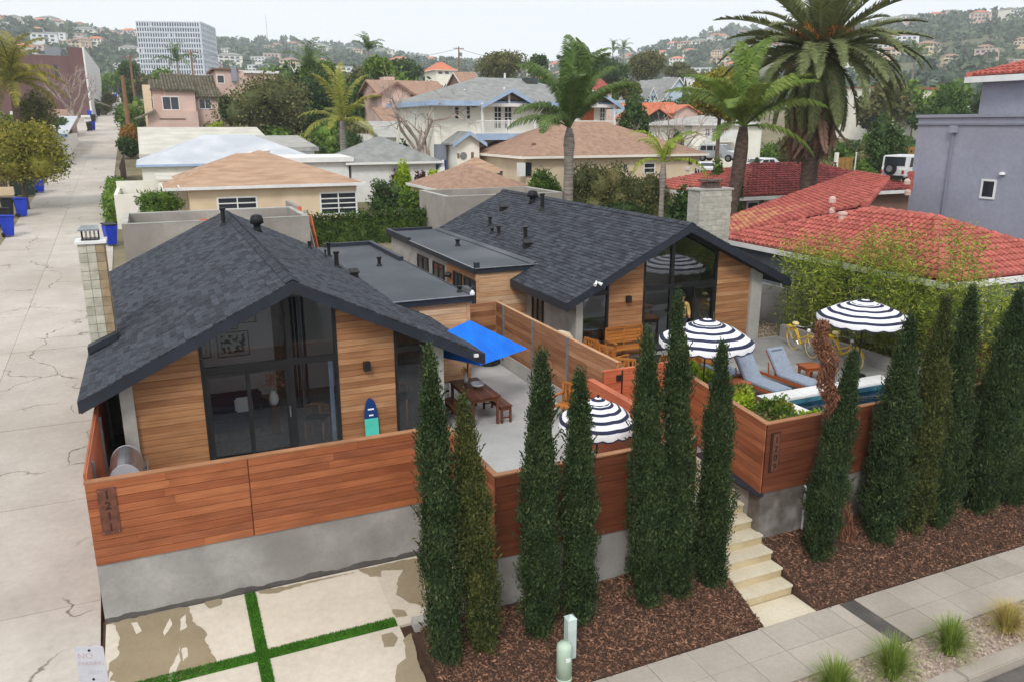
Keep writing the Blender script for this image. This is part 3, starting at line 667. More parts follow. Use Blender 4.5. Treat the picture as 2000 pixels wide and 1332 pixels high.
turf('turf', [(4.72, 8.5, 11.12, 11.48)], lambda y: -.1, 9000, .05, 6)

# ================================================================== WALLS AND FENCES AT THE FRONT
def numerals(txt, parent, x, zt, step, h, yf, mat, dx=0.0):
    for i, ch in enumerate(txt):
        cu = bpy.data.curves.new('numeral', 'FONT'); cu.body = ch; cu.size = h * 1.4; cu.extrude = .008; cu.align_x = 'CENTER'
        me = bpy.data.meshes.new_from_object(bpy.data.objects.new('tmp', cu)); me.transform(Matrix.Translation((x + dx * i, yf, zt - step * (i + 1) + .02)) @ Matrix.Rotation(PI / 2, 4, 'X'))
        me.materials.clear(); me.materials.append(mat); link('numeral', me, parent)
def retaining(name, label, x0, x1, y0, y1, z0, z1, mat='conc', ports=()):
    t = thing(name, label, 'wall', ((x0 + x1) / 2, y0, z0), world=True)
    MB().box(x0, x1, y0, y1, z0, z1).build('wall', M[mat], t, bevel=.01)
    return t
FT = 1.48
retaining('retaining_wall', 'long grey concrete wall along the driveway below the timber fence, wet at its foot', -1.46, 4.62, 13.48, 13.75, -1.5, .02)
mb = MB(); rr = random.Random(4); top = []; xx = np.linspace(-1.46, 4.6, 60)
for x in xx: top.append(DRV(13.47) + .09 + .05 * noise.noise(Vector((x * 2.2, 0, 4))) + .04 * noise.noise(Vector((x * 6, 0, 1))))
mb.add([(x, 13.476, DRV(13.47) - .1) for x in xx] + [(x, 13.476, z) for x, z in zip(xx, top)], [(i, i + 1, 61 + i, 60 + i) for i in range(59)])
mb.build('wet_band', concrete('wet grey concrete', S(104, 100, 97), S(88, 84, 82), S(78, 74, 70), 3, .4), bpy.data.objects['wall'])
ff = thing('timber_fence', 'orange brown board fence above the driveway wall with a rusted plate at its left', 'fence', (1.6, 13.5, 0), world=True)
for a, b, s in ((-1.46, 1.027, 1), (1.043, 4.62, 2)): boards(ff, 'board', (a, 13.47, 0), (1, 0, 0), b - a, .015, FT - .01, .146, M['redwood'], .02, (0, -1, 0), seed=s, split=.55)
MB().box(-1.44, 4.62, 13.495, 13.56, .02, FT - .02).build('backing', M['fencewood'], ff)
MB().box(-1.47, 4.62, 13.44, 13.58, FT - .012, FT + .012).build('cap', M['fencewood'], ff)
MB().box(1.028, 1.042, 13.475, 13.5, .0, FT - .015).build('joint_strip', M['redwood'], ff)
pl = MB().box(-1.3, -1.03, 13.425, 13.437, .55, 1.36).build('number_plate', M['corten'], ff)
numerals('1211', pl, -1.165, 1.35, .19, .14, 13.424, M['corten_dark'])
for x in (-1.28, -1.05):
    for z in (.58, 1.33): MB().tube([(x, 13.42, z), (x, 13.43, z)], .01, 6).build('screw', M['steel'], pl)
sf = thing('side_fence', 'orange board side fence with steel posts between the alley and the left house', 'fence', (-1.5, 17, 0), world=True)
for i in range(6):
    a = 13.58 + i * 2.4; boards(sf, 'board', (-1.44, a, 0), (0, 1, 0), 2.38, -.6 + .1 * i, FT + .1, .146, M['redwood_bright'], .02, (1, 0, 0), seed=30 + i, split=.3)
    MB().box(-1.418, -1.37, a + .9, a + .96, -.1, FT - .05).build('post', M['galv'], sf)
MB().box(-1.47, -1.44, 13.585, 28, -1.2, FT + .12).build('backing', M['redwood'], sf)

# terrace wall left of the stairs
retaining('retaining_wall', 'grey concrete wall below the dark timber of the terrace, behind the cypresses', 4.66, 8.66, 11.06, 11.4, -1.9, -.03)
tw = thing('terrace_fence', 'dark oiled board wall round the turfed terrace behind the left group of cypresses', 'fence', (6.6, 11.1, 0), world=True)
boards(tw, 'board', (4.65, 11.05, 0), (1, 0, 0), 4.01, -.03, FT - .01, .146, M['redwood_dark'], .02, (0, -1, 0), seed=41, split=.6)
boards(tw, 'board', (4.645, 13.46, 0), (0, -1, 0), 2.41, -.6, FT - .01, .146, M['redwood'], .02, (-1, 0, 0), seed=42, split=.3)
boards(tw, 'board', (8.66, 11.05, 0), (0, 1, 0), 3.85, -.2, FT - .01, .146, M['redwood_bright'], .02, (1, 0, 0), seed=43, split=.5)
boards(tw, 'board', (8.56, 14.9, 0), (0, -1, 0), 3.75, -.1, FT - .01, .146, M['redwood_bright'], .02, (-1, 0, 0), seed=44, split=.5)
MB().box(4.66, 8.65, 11.07, 11.12, -.02, FT - .02).build('backing', M['fencewood'], tw)
MB().box(4.66, 4.71, 11.13, 13.44, -.5, FT - .02).build('backing', M['fencewood'], tw)
MB().box(8.58, 8.64, 11.13, 14.88, -.2, FT - .02).build('backing', M['fencewood'], tw)
MB().box(4.62, 8.68, 11.025, 11.14, FT - .012, FT + .01).build('cap', M['fencewood'], tw)
MB().box(4.62, 4.72, 11.145, 13.46, FT - .012, FT + .01).build('cap', M['fencewood'], tw)
MB().box(8.53, 8.69, 11.145, 14.9, FT - .012, FT + .012).build('cap', M['redwood_bright'], tw)

# pool wall right of the stairs
retaining('retaining_wall', 'stained dark concrete wall below the pool enclosure, right of the steps', 10.3, 19.6, 11.06, 11.4, -1.9, .04, 'conc_stain')
t = thing('cheek_wall', 'low concrete cheek wall with a dark cap beside the steps', 'wall', (10.4, 12, -1), world=True)
MB().box(10.345, 10.75, 11.42, 14.4, -1.8, .0).build('wall', M['conc'], t)
MB().prism([(10.2, 11.0, .0), (10.32, 11.0, .0), (10.72, 13.2, .0), (10.33, 13.2, .0), (10.18, 11.6, 0)], (0, 0, .05)).build('cap', M['fascia'], t)
t = thing('drain_pipe', 'thin white pipe down the stained concrete wall right of the steps', 'pipe', (11.4, 11.0, -.9), world=True)
MB().tube([(11.42, 11.05, .0), (11.42, 11.015, -.02), (11.42, 11.01, -.95)], .022, 8).build('pipe', M['white'], t)
pw = thing('pool_fence', 'dark board wall enclosing the raised pool with a rusted plate at its left corner', 'fence', (14.5, 11.1, .05), world=True)
boards(pw, 'board', (10.3, 11.05, 0), (1, 0, 0), 9.3, .05, FT + .0, .146, M['redwood_dark'], .02, (0, -1, 0), seed=51, split=.8)
dv = Vector((10.84 - 10.29, 14.5 - 11.05, 0)); ln = dv.length; nv = Vector((-dv.y, dv.x, 0)).normalized()
boards(pw, 'board', Vector((10.84, 14.5, 0)), -dv, ln, .05, FT, .146, M['redwood'], .02, nv, seed=52, split=.4)
boards(pw, 'board', (19.6, 11.05, 0), (0, 1, 0), 4, .05, FT, .146, M['redwood_dark'], .02, (1, 0, 0), seed=53)
MB().box(10.34, 19.58, 11.07, 11.12, .05, FT - .01).build('backing', M['fencewood'], pw)
MB().prism([Vector((10.33, 11.13, .05)), Vector((10.4, 11.13, .05)), Vector((10.92, 14.5, .05)), Vector((10.86, 14.5, .05))], (0, 0, FT - .07)).build('backing', M['fencewood'], pw)
MB().box(10.27, 19.6, 11.025, 11.14, FT - .002, FT + .018).build('cap', M['fencewood'], pw)
MB().prism([Vector((10.28, 11.145, FT - .002)), Vector((10.4, 11.145, FT - .002)), Vector((10.93, 14.5, FT - .002)), Vector((10.8, 14.5, FT - .002))], (0, 0, .02)).build('cap', M['fencewood'], pw)
pl = MB().box(10.4, 10.62, 11.0, 11.022, .48, 1.3).build('number_plate', M['corten_dark'], pw)
MB().box(10.44, 10.6, 10.99, 10.999, .5, 1.28).build('plate_face', M['corten'], pl)
numerals('1209', pl, 10.52, 1.26, .185, .13, 10.988, M['ink'])

# gate across the path and the fence between the houses
gt = thing('garden_gate', 'bright orange board gate and side panel across the path above the steps', 'gate', (9.7, 14.9, 0), world=True)
boards(gt, 'board', (8.95, 14.89, 0), (1, 0, 0), .46, 0, 1.6, .146, M['redwood_bright'], .02, (0, -1, 0), seed=61, split=0)
boards(gt, 'board', (9.45, 14.89, 0), (1, 0, 0), 1.35, .03, 1.6, .146, M['redwood_bright'], .02, (0, -1, 0), seed=62, split=0)
MB().box(8.95, 10.8, 14.9, 14.95, 0, 1.58).build('backing', M['redwood'], gt)
MB().box(8.93, 10.82, 14.86, 14.96, 1.6, 1.63).build('cap', M['redwood_bright'], gt)
MB().box(9.415, 9.445, 14.87, 14.898, 0, 1.6).build('gap_strip', M['black'], gt)
MB().box(9.27, 9.42, 14.83, 14.868, 1.36, 1.5).build('latch', M['black'], gt)
bf = thing('dividing_fence', 'weathered board fence with steel posts on a low concrete wall between the two houses', 'fence', (9.35, 18.5, 0), world=True)
MB().box(9.3, 9.46, 14.97, 22.1, -.2, .3).build('wall', M['conc_light'], bf)
pys = [14.98, 17.35, 19.42, 21.45, 22.1]
for i, (a, b) in enumerate(zip(pys, pys[1:])):
    boards(bf, 'board', (9.36, b - .04, 0), (0, -1, 0), b - a - .08, .31, 1.75, .146, M['fencewood'], .02, (-1, 0, 0), seed=70 + i, split=.3)
    if i: MB().box(9.3, 9.36, a - .035, a + .035, .05, 1.78).build('post', M['galv'], bf)
MB().box(9.365, 9.4, 15.0, 22.08, .31, 1.74).build('backing', M['fencewood'], bf)
MB().box(9.33, 9.42, 14.97, 22.14, 1.752, 1.775).build('cap', M['cedar_pale'], bf)
boards(bf, 'board', (7.98, 22.1, 0), (1, 0, 0), 1.36, -.1, 1.75, .16, M['fencewood'], .02, (0, -1, 0), seed=77, split=0)
# ================================================================== THE TWO HOUSES
def house(nm, label, xc, zr, sl, y0, yf, y1, eL, eR, zf, bays, xl, xr, mull, transoms, wingY, cutL=None, cutR=None, opened=False, nvis=300, near='L', seed=1):
    """gabled house: ridge along Y at xc; roof from y0 (front eave) to y1; facade at yf; eaves at eL, eR; bays = (kind, x0, x1)"""
    h = thing(nm, label, 'house', (xc, yf, zf), world=True)
    zt = lambda x: zr - sl * abs(x - xc)            # roof surface
    zu = lambda x: zr - .26 - sl * abs(x - xc)      # underside
    roof = MB()
    for e, cut in ((eL, cutL), (eR, cutR)):
        # cut: behind this Y the slope is shorter (a flat roof lies over it)
        def slope_slab(e, a, b):
            roof.prism([(xc, a, zt(xc) - .04), (e, a, zt(e) - .04), (e, b, zt(e) - .04), (xc, b, zt(xc) - .04)], (0, 0, -.2))
        if cut: slope_slab(e, y0 + .03, cut[0]); slope_slab(cut[1], cut[0], y1)
        else: slope_slab(e, y0 + .03, y1)
    rf = roof.build('roof', M['underlay'], h)
    fa = MB()
    for e in (eL, eR):                              # barge boards and eave boards
        for yy in (y0, y1):
            fa.prism([(xc, yy, zt(xc) - .0), (e, yy, zt(e) - .0), (e, yy, zt(e) - .27), (xc, yy, zt(xc) - .27)], (0, .045, 0))
        ye = {eL: cutL, eR: cutR}[e]; yb = ye[0] if ye else y1
        s = -1 if e < xc else 1
        fa.box(min(e, e + s * .04), max(e, e + s * .04), y0, yb, zt(e) - .25, zt(e) - .005)
    fa.build('fascia', M['fascia'], h)
    # shingles: rows from the eave upwards, each a small slab; the ones that show largest are objects, the rest one joined part
    rr = random.Random(seed); items = []
    cs = 1 / math.hypot(1, sl)
    for e, cut in ((eL, cutL), (eR, cutR)):
        s = -1 if e < xc else 1; n = Vector((s * sl * cs, 0, cs)); d = Vector((-s * cs, 0, sl * cs)); L = abs(e - xc) / cs
        q = 0.0; row = 0
        while q < L - .02:
            top = min(q + .2, L); yy = y0 - .01 - rr.uniform(0, .28); x_at = e - s * q * cs
            while y1 - yy > .05:
                w = rr.choice((.2, .27, .33, .4)); a = max(yy + .004, y0 - .01); b = min(yy + w - .004, y1)
                yy += w
                if b - a < .03: continue
                if cut and a > cut[0] and abs(x_at - xc) > abs(cut[1] - xc) + .02: continue
                th = rr.choice((.006, .010, .017)); base = Vector((e, 0, zt(e) - .035)) + d * q
                items.append((base, d, n, a, b, top - q, th, row))
            q += .148; row += 1
    def key(it):
        p = it[0] + Vector((0, it[3], 0)); vis = 1 if (it[1].x > 0) == (near == 'L') else .45
        return -vis * (it[4] - it[3]) / (p - CP).length ** 2
    items.sort(key=key); rest = MB()
    for k, (b, d, n, a, c, hh, th, row) in enumerate(items):
        lo, hi = b + n * .03, b + d * hh + n * .018
        vs = [Vector((lo.x, a, lo.z)), Vector((lo.x, c, lo.z)), Vector((hi.x, c, hi.z)), Vector((hi.x, a, hi.z))]
        up = [v + n * (th if i < 2 else th * .3) for i, v in enumerate(vs)]
        V = [v - n * .02 for v in vs] + up; F = [(4, 5, 6, 7), (0, 1, 5, 4), (1, 2, 6, 5), (3, 0, 4, 7)]
        if d.x < 0: F = [f[::-1] for f in F]
        if k < nvis - 1: MB().add(V, F).build('shingle', M['shingle'], rf)
        else: rest.add(V, F)
    yy = y0 - .01                                    # ridge caps
    while yy < y1:
        for s in (-1, 1):
            z = zt(xc) + .012; rest.prism([(xc, yy, z + .012), (xc + s * .15, yy, z - .15 * sl + .012), (xc + s * .15, yy + .2, z - .15 * sl), (xc, yy + .2, z)], (0, 0, .012))
        yy += .185
    rest.build('shingles', M['shingle'], rf, kind='stuff')
    # walls
    w = MB(); yb = y1 - .45
    w.prism([(xl, yf + .02, zf - .4), (xl, yb, zf - .4), (xl, yb, zu(xl)), (xl, yf + .02, zu(xl))], (.14, 0, 0))
    w.prism([(xr, yf + .02, zf - .4), (xr, yb, zf - .4), (xr, yb, zu(xr)), (xr, yf + .02, zu(xr))], (-.14, 0, 0))
    w.prism([(xl + .15, yb, zf - .4), (xr - .15, yb, zf - .4), (xr - .15, yb, zu(xr)), (xc, yb, zu(xc)), (xl + .15, yb, zu(xl))], (0, -.14, 0))
    w.build('wall', M['stucco_gray'], h)
    rc = [(sl, 1, zr - .26 + sl * xc), (-sl, 1, zr - .26 - sl * xc)]      # below both slopes, in (x, z)
    for i, (kind, a, b) in enumerate(bays):
        if kind == 'col':
            MB().prism([(a, yf - .12, zf - .3), (b, yf - .12, zf - .3), (b, yf - .12, zu(b)), (a, yf - .12, zu(a))], (0, .4, 0)).build('column', M['conc_light'], h)
        elif kind == 'wood':
            boards(h, 'siding_board', (a, yf, 0), (1, 0, 0), b - a, zf - .1, max(zu(a), zu(b)) if not a < xc < b else zr, .14, M['cedar'], .02, (0, -1, 0),
                   [(c[0], c[1], c[2] - c[0] * a) for c in rc], .45, seed * 100 + i)
            pl = [(a, zf - .3), (b, zf - .3), (b, zr), (a, zr)]
            for c in rc: pl = clip2(pl, *c)
            MB().prism([(x, yf + .012, z) for x, z in pl], (0, .12, 0)).build('wall_core', M['underlay'], h)
        else:
            panes(h, a, b, yf, zf, zu, rc, mull if kind == 'door' else None, transoms, kind, opened)
    return h, rf, zt, zu
def panes(h, a, b, yf, zf, zu, rc, mull, ztr, kind, opened=False):
    """glazed bay: dark frame bars, glass panes cut by the roof line, sliding door leaves below the transom"""
    fr = MB(); fw = .07; ya, yb_ = yf - .04, yf + .06
    def bar(x0, x1, z0, z1):
        pl = [(x0, z0), (x1, z0), (x1, z1), (x0, z1)]
        for c in rc: pl = clip2(pl, *c) if len(pl) > 2 else pl
        if len(pl) > 2: fr.prism([(x, ya, z) for x, z in pl], (0, yb_ - ya, 0))
    top = 9
    bar(a, a + fw, zf - .1, top); bar(b - fw, b, zf - .1, top)
    xs_ = [a + fw, b - fw]
    if mull: bar(mull - .06, mull + .06, zf - .1, top); xs_ = [a + fw, mull - .06, mull + .06, b - fw]
    ym = (ya + yb_) / 2
    for x0, x1 in zip(xs_[::2], xs_[1::2]):
        bar(x0, x1, ztr - .08, ztr + .06); bar(x0, x1, zf - .1, zf + .05)
        ztop = max(zu(x0), zu(x1))
        for z0, z1 in ((zf + .05, ztr - .08), (ztr + .06, ztop)):
            xo = x0 + (x1 - x0) * .5 if opened and mull and z0 < 1 and x0 > mull else x0
            pl = [(xo, z0), (x1, z0), (x1, z1), (xo, z1)]
            for c in rc: pl = clip2(pl, c[0], c[1], c[2] - .03) if len(pl) > 2 else pl
            if len(pl) > 2: MB().prism([(x, ym - .006, z) for x, z in pl], (0, .012, 0)).build('glass_pane', M['glass'], h)
    if kind == 'door' and mull:
        L = [(a + fw, mull - .06)] if (mull - a) > (b - mull) else [(mull + .06, b - fw)]
        for x0, x1 in L:                            # sliding leaves
            m = (x0 + x1) / 2
            for p, q, y in ((m - .04, x1, ya - .03), (m - .01, x1, ya + .02)) if opened else ((x0, m + .04, ya - .03), (m - .04, x1, ya + .02)):
                for u, v in ((p, p + .07), (q - .07, q)): fr.box(u, v, y, y + .035, zf, ztr - .085)
                fr.box(p + .07, q - .07, y, y + .035, zf, zf + .1); fr.box(p + .07, q - .07, y, y + .035, ztr - .16, ztr - .085)
            MB().box(x1 - .035, x1 - .01, ya - .06, ya - .04, zf + .85, zf + 1.1).build('door_handle', M['steel'], h)
    # top edge under the roof
    for x0, x1 in zip(xs_[::2], xs_[1::2]):
        n = 6
        for i in range(n):
            p, q = x0 + (x1 - x0) * i / n, x0 + (x1 - x0) * (i + 1) / n
            fr.prism([(p, ya, zu(p)), (q, ya, zu(q)), (q, ya, zu(q) - .05), (p, ya, zu(p) - .05)], (0, yb_ - ya, 0))
    fr.build('window_frame', M['black'], h)
def vent(rf, x, y, z, h, r, kind='pipe'):
    mb = MB()
    if kind == 'pipe':
        mb.lathe([(r * 2.2, -.06), (r * 1.5, .04), (r, .08), (r, h), (r * 1.35, h), (r * 1.5, h + .06), (r * 1.0, h + .07)], 12, (x, y, z))
    elif kind == 'turbine':
        mb.lathe([(r * .9, -.1), (r * .62, .08), (r * .6, h * .4), (r * .95, h * .45), (r * 1.1, h * .6), (r * 1.05, h * .8), (r * .6, h * .97), (.02, h)], 18, (x, y, z))
        for k in range(18):
            a = 2 * PI * k / 18; mb.bar((x + r * 1.08 * math.cos(a), y + r * 1.08 * math.sin(a), z + h * .47), (x + r * .8 * math.cos(a + .3), y + r * .8 * math.sin(a + .3), z + h * .93), .012, .03)
    else:
        mb.box(x - r, x + r, y - r, y + r, z - .1, z + h * .6); mb.prism([(x - r * 1.3, y - r * 1.4, z + h * .6), (x + r * 1.3, y - r * 1.4, z + h * .6), (x + r * 1.3, y + r * 1.4, z + h), (x - r * 1.3, y + r * 1.4, z + h)], (0, 0, .03))
    return mb.build({'pipe': 'vent_pipe', 'turbine': 'turbine_vent', 'box': 'roof_vent'}[kind], M['blackrib'], rf, smooth=kind == 'turbine')
def vents(rf, zt, lst):
    for x, y, z, h, r, kind in lst: vent(rf, x, y, (zt(x) if z is None else z), h, r, kind)
def onroof(pxx, pyy, zr, sl, xc, side):
    """pixel -> point on a roof slope"""
    r = ray(pxx, pyy); s = sl * side
    # z = zr - s*(x-xc)
    t = (zr + s * xc - CAM_H) / (r.z + s * r.x); return CP + r * t

# ---- left house
X1 = 2.47
h1, rf1, zt1, zu1 = house('gabled_house', 'dark gabled house at left with cedar boards and black framed glazing beside the alley', X1, 3.93, .485, 16.5, 17.1, 31.6, -1.66, 6.67, -.02,
    [('col', -1.0, -.75), ('wood', -.75, .56), ('door', .56, 3.41), ('wood', 3.41, 4.7), ('window', 4.7, 5.58), ('col', 5.58, 5.85)], -.98, 5.83, 2.38, 2.06, 20.6, cutR=(20.9, 5.95), seed=11)
V1 = []
for (a, b, hh, r, k, s) in ((437, 440, .5, .07, 'pipe', -1), (503, 452, .55, .19, 'turbine', 1), (605, 486, .2, .055, 'pipe', 1), (643, 502, .45, .06, 'pipe', 1), (636, 503, .2, .03, 'pipe', 1), (658, 523, .45, .07, 'pipe', 1), (692, 540, .2, .11, 'box', 1)):
    p = onroof(a, b, 3.93, .485, X1, s); V1.append((p.x, p.y, p.z, hh, r, k))
vents(rf1, zt1, V1)
# side wing with a flat roof
MB().box(5.86, 7.86, 20.66, 31.2, -.4, 2.2).build('wall', M['stucco_gray'], h1)
boards(h1, 'siding_board', (5.86, 20.655, 0), (1, 0, 0), 2.0, -.1, 2.2, .165, M['cedar_pale'], .02, (0, -1, 0), seed=15, split=.4)
MB().box(7.83, 7.93, 20.61, 20.7, -.1, 2.24).build('corner_post', M['cedar_pale'], h1)
fr1 = MB().box(5.62, 7.96, 20.55, 31.6, 2.24, 2.35).build('flat_roof', M['flatroof'], h1)
MB().box(5.62, 7.98, 20.5, 20.55, 2.2, 2.39).build('roof_edge', M['fascia'], fr1)
MB().box(5.6, 7.98, 20.44, 20.495, 2.375, 2.395).build('flashing', M['galv'], fr1)
MB().box(7.965, 8.0, 20.5, 31.6, 2.2, 2.37).build('roof_edge', M['fascia'], fr1)
MB().box(6.0, 7.96, 31.45, 31.62, 2.352, 2.5).build('parapet', M['fascia'], fr1)
MB().box(7.8, 7.96, 27.2, 31.44, 2.352, 2.5).build('parapet', M['fascia'], fr1)
p = pz(741, 520, 2.35); vent(fr1, p.x, p.y, 2.35, .25, .06, 'pipe')
p = pz(903, 572, 2.35); vent(fr1, p.x - .05, p.y + .1, 2.35, .12, .05, 'pipe')
MB().lathe([(.0, 0), (.07, .0), (.075, .05), (.03, .13), (0, .14)], 10, (7.95, 20.47, 2.4)).build('floodlight', M['white'], fr1)
# chimney of the left house: courses of blocks
ch = thing('block_chimney', 'cream painted concrete block chimney at the left eave by the alley', 'chimney', (-1.35, 20.5, 0), world=True)
cx0, cx1, cy0, cy1, ct = -1.62, -1.08, 20.2, 20.78, 4.42
MB().box(cx0 + .015, cx1 - .015, cy0 + .015, cy1 - .015, -.9, ct).build('mortar_core', M['joint'], ch)
z = ct - .205
while z > 1.4:
    for k in range(3): MB().box(cx0 + .18 * k, cx0 + .18 * k + .172, cy0, cy0 + .2, z, z + .195).build('block', M['block_dirty' if k == 2 else 'block'], ch)
    for a, b in ((cy0 + .206, cy0 + .39), (cy0 + .396, cy1)):
        MB().box(cx1 - .2, cx1, a, b, z, z + .197).build('block', M['block_dirty'], ch)
    z -= .205
MB().box(cx0 - .05, cx1 + .05, cy0 - .05, cy1 + .05, ct, ct + .06).build('cap', M['white'], ch)
sp = MB()
for i in range(5):
    for j in range(5):
        if i in (0, 4) or j in (0, 4): sp.tube([(cx0 + .1 + .085 * i, cy0 + .12 + .085 * j, ct + .06), (cx0 + .1 + .085 * i, cy0 + .12 + .085 * j, ct + .28)], .008, 5)
sp.box(cx0 + .08, cx1 - .1, cy0 + .1, cy1 - .12, ct + .07, ct + .09)
sp.build('spark_screen', M['black'], ch)
MB().prism([(cx0 + .04, cy0 + .06, ct + .28), (cx1 - .06, cy0 + .06, ct + .28), (cx1 - .1, cy1 - .1, ct + .33), (cx0 + .1, cy1 - .1, ct + .33)], (0, 0, .035)).build('cowl', M['galv'], ch)
MB().prism([(cx0 - .06, cy0 - .34, zt1(cx0) + .02), (cx1 + .02, cy0 - .34, zt1(cx1) + .02), (cx1 + .02, cy0 - .01, zt1(cx1) + .02), (cx0 - .06, cy0 - .01, zt1(cx0) + .02)], (0, 0, .16)).build('cricket', M['fascia'], h1)
# wall lamp, camera
def wall_lamp(h, x, yf, z):
    l = MB().box(x - .07, x + .07, yf - .17, yf - .03, z - .14, z + .06).build('wall_lamp', M['black'], h)
    MB().box(x - .05, x + .05, yf - .03, yf - .005, z - .05, z + .02).build('bracket', M['black'], l)
wall_lamp(h1, 4.03, 17.08, 1.82)
MB().box(6.42, 6.52, 16.44, 16.497, 1.84, 1.91).build('floodlight', M['white'], h1)

# interior of the left house seen through the glass
t = MB(); t.box(-.83, 5.68, 17.2, 24, -.06, -.02); t.build('floor', mk('dark wood floor', S(140, 132, 126), S(112, 104, 100), 4, .4, stretch=(6, .6, 1)), h1)
t = MB()
pl = [(-.83, -.02), (5.68, -.02), (5.68, 3.4), (-.83, 3.4)]
for c in [(.485, 1, 3.66 + .485 * X1), (-.485, 1, 3.66 - .485 * X1)]: pl = clip2(pl, *c)
t.prism([(x, 21.4, z) for x, z in pl], (0, .1, 0)); t.build('partition', mk('interior white wall', S(236, 236, 236), S(232, 232, 232), 1, .9), h1)
MB().box(2.58, 2.92, 21.36, 21.395, -.02, 2.62).build('inner_door', mk('grey brown door', S(104, 100, 96), None, 2), h1)
for k in range(4):
    cc = thing('drape', 'black floor length drape hanging behind the mullion of the left house, strip %s' % ('one', 'two', 'three', 'four')[k], 'drape', (2.84 + .09 * k, 19.6, 0)); MB().tube([(0, 0, .1), (.004, 0, 1.5), (0, 0, 2.95)], [.04, .034, .04], 7).build('cloth', M['fascia' if k != 2 else 'lav2'], cc)
def picture(x, z, w, hh, label, seed, dark=.5, y=21.38):
    p = thing('framed_picture', label, 'picture', (x, y, z), world=True)
    f = MB()
    for a, b, c, d in ((-w / 2, w / 2, hh / 2 - .02, hh / 2), (-w / 2, w / 2, -hh / 2, -hh / 2 + .02), (-w / 2, -w / 2 + .02, -hh / 2 + .02, hh / 2 - .02), (w / 2 - .02, w / 2, -hh / 2 + .02, hh / 2 - .02)): f.box(x + a, x + b, y - .03, y, z + c, z + d)
    f.build('frame', M['black'], p)
    q = NT('print'); v = q.coord((1, 1, 1)); n = q.noise(v, 5, 2, .5, None, 1.5)
    m = q.done(q.ramp(n, [(dark - .02, S(40, 40, 42)), (dark + .02, S(225, 225, 222))]), .6)
    MB().box(x - w / 2 + .02, x + w / 2 - .02, y - .012, y, z - hh / 2 + .02, z + hh / 2 - .02).build('mount', M['white'], p)
    MB().box(x - w / 2 + .1, x + w / 2 - .1, y - .016, y - .0125, z - hh / 2 + .09, z + hh / 2 - .09).build('print', m, p)
picture(1.56, 1.47, .8, .66, 'large framed black and white print in the middle of the living room wall', 1)
picture(.83, 1.45, .34, .56, 'framed pale print at the left edge of the living room wall', 2, .42)
picture(1.5, 2.02, .44, .32, 'small framed print above the large black and white one', 3, .4)
picture(1.99, 2.2, .4, .4, 'framed pale print below the roof slope beside the mullion', 4, .4)
so = thing('sofa', 'navy blue sofa behind the sliding door of the left house', 'sofa', (1.2, 18.9, -.02))
MB().box(-.75, .75, -.35, .35, .12, .42).build('seat', M['navy'], so, bevel=.05); MB().box(-.75, .75, .28, .5, .12, .85).build('backrest', M['navy'], so, bevel=.06)
for s in (-1, 1): MB().box(.78 * s - .1, .78 * s + .1, -.35, .45, .12, .6).build('armrest', M['navy'], so, bevel=.04)
for sx in (-.65, .65):
    for sy in (-.28, .4): MB().box(sx - .03, sx + .03, sy - .03, sy + .03, 0, .12).build('leg', M['walnut'], so)
MB().box(.1, .5, -.05, .08, .43, .78, m=Matrix.Rotation(-.25, 4, 'X')).build('pillow', M['whitefab'], so, bevel=.04)
va = thing('flower_vase', 'white vase with dried pink flowers beside the sofa', 'vase', (2.12, 18.3, -.02))
MB().lathe([(.1, 0), (.1, .72), (.02, .74)], 12).build('plinth', M['walnut'], va)
MB().lathe([(.06, .74), (.11, .85), (.1, .98), (.05, 1.05), (.06, 1.08)], 14).build('vase', M['white'], va, smooth=True)
rg = np.random.default_rng(5); v, f = leaves(rg.normal(size=(120, 3)) * [.12, .12, .12] + [0, 0, 1.35], rg.normal(size=(120, 3)) + [0, 0, .8], .12, .03, rg); npmesh('flowers', v, f, mk('dried flowers', S(206, 150, 130), S(180, 120, 104), 9, .9), va)
rug = thing('rug', 'pale patterned rug on the dark floor behind the sliding door', 'rug', (1.5, 17.9, -.015)); MB().box(-.9, .9, -.45, .45, 0, .012).build('pile', mk('woven rug', S(150, 146, 140), S(96, 92, 88), 14, .95, stretch=(1, 4, 1)), rug)
def wish_chair(nm, label, loc, rz, hs=.45, mat='teak', group=None):
    c = thing(nm, label, 'chair', loc, rz, group)
    MB().box(-.24, .24, -.22, .24, hs, hs + .04).build('seat', M['black'], c, bevel=.015)
    for sx in (-1, 1):
        MB().tube([(.22 * sx, .22, 0), (.21 * sx, .21, hs)], .018, 6).build('leg', M[mat], c); MB().tube([(.2 * sx, -.2, 0), (.22 * sx, -.22, hs + .28)], .018, 6).build('leg', M[mat], c)
        MB().tube([(.2 * sx, -.2, hs * .5), (.21 * sx, .21, hs * .5)], .012, 6).build('stretcher', M[mat], c)
    pts = [(.26 * math.cos(a), -.02 - .24 * math.sin(a), hs + .28) for a in np.linspace(-.3, PI + .3, 12)]
    MB().tube(pts, .018, 6).build('top_rail', M[mat], c)
    MB().box(-.03, .03, -.255, -.235, hs + .04, hs + .28).build('splat', M[mat], c)
    return c
wish_chair('dining_chair', 'light wooden wishbone chair behind the right glass door of the left house', (2.98, 17.75, -.02), R(150))
wish_chair('bar_stool', 'tall wooden stool with black seat behind the narrow window of the left house', (4.95, 17.8, -.02), R(160), .68)
cu = thing('curtain', 'pale blue curtain drawn to the right side of the glass door', 'curtain', (3.28, 17.26, 0), world=True)
mb = MB(); pts = [(3.22 + .012 * i, 17.24 + .02 * (i % 2)) for i in range(9)]
mb.add([(x, y, z) for x, y in pts for z in (.02, 1.93)], [(2 * i, 2 * i + 2, 2 * i + 3, 2 * i + 1) for i in range(8)]); mb.build('cloth', mk('pale blue curtain cloth', S(196, 212, 232), S(176, 194, 218), 6, .9), cu)
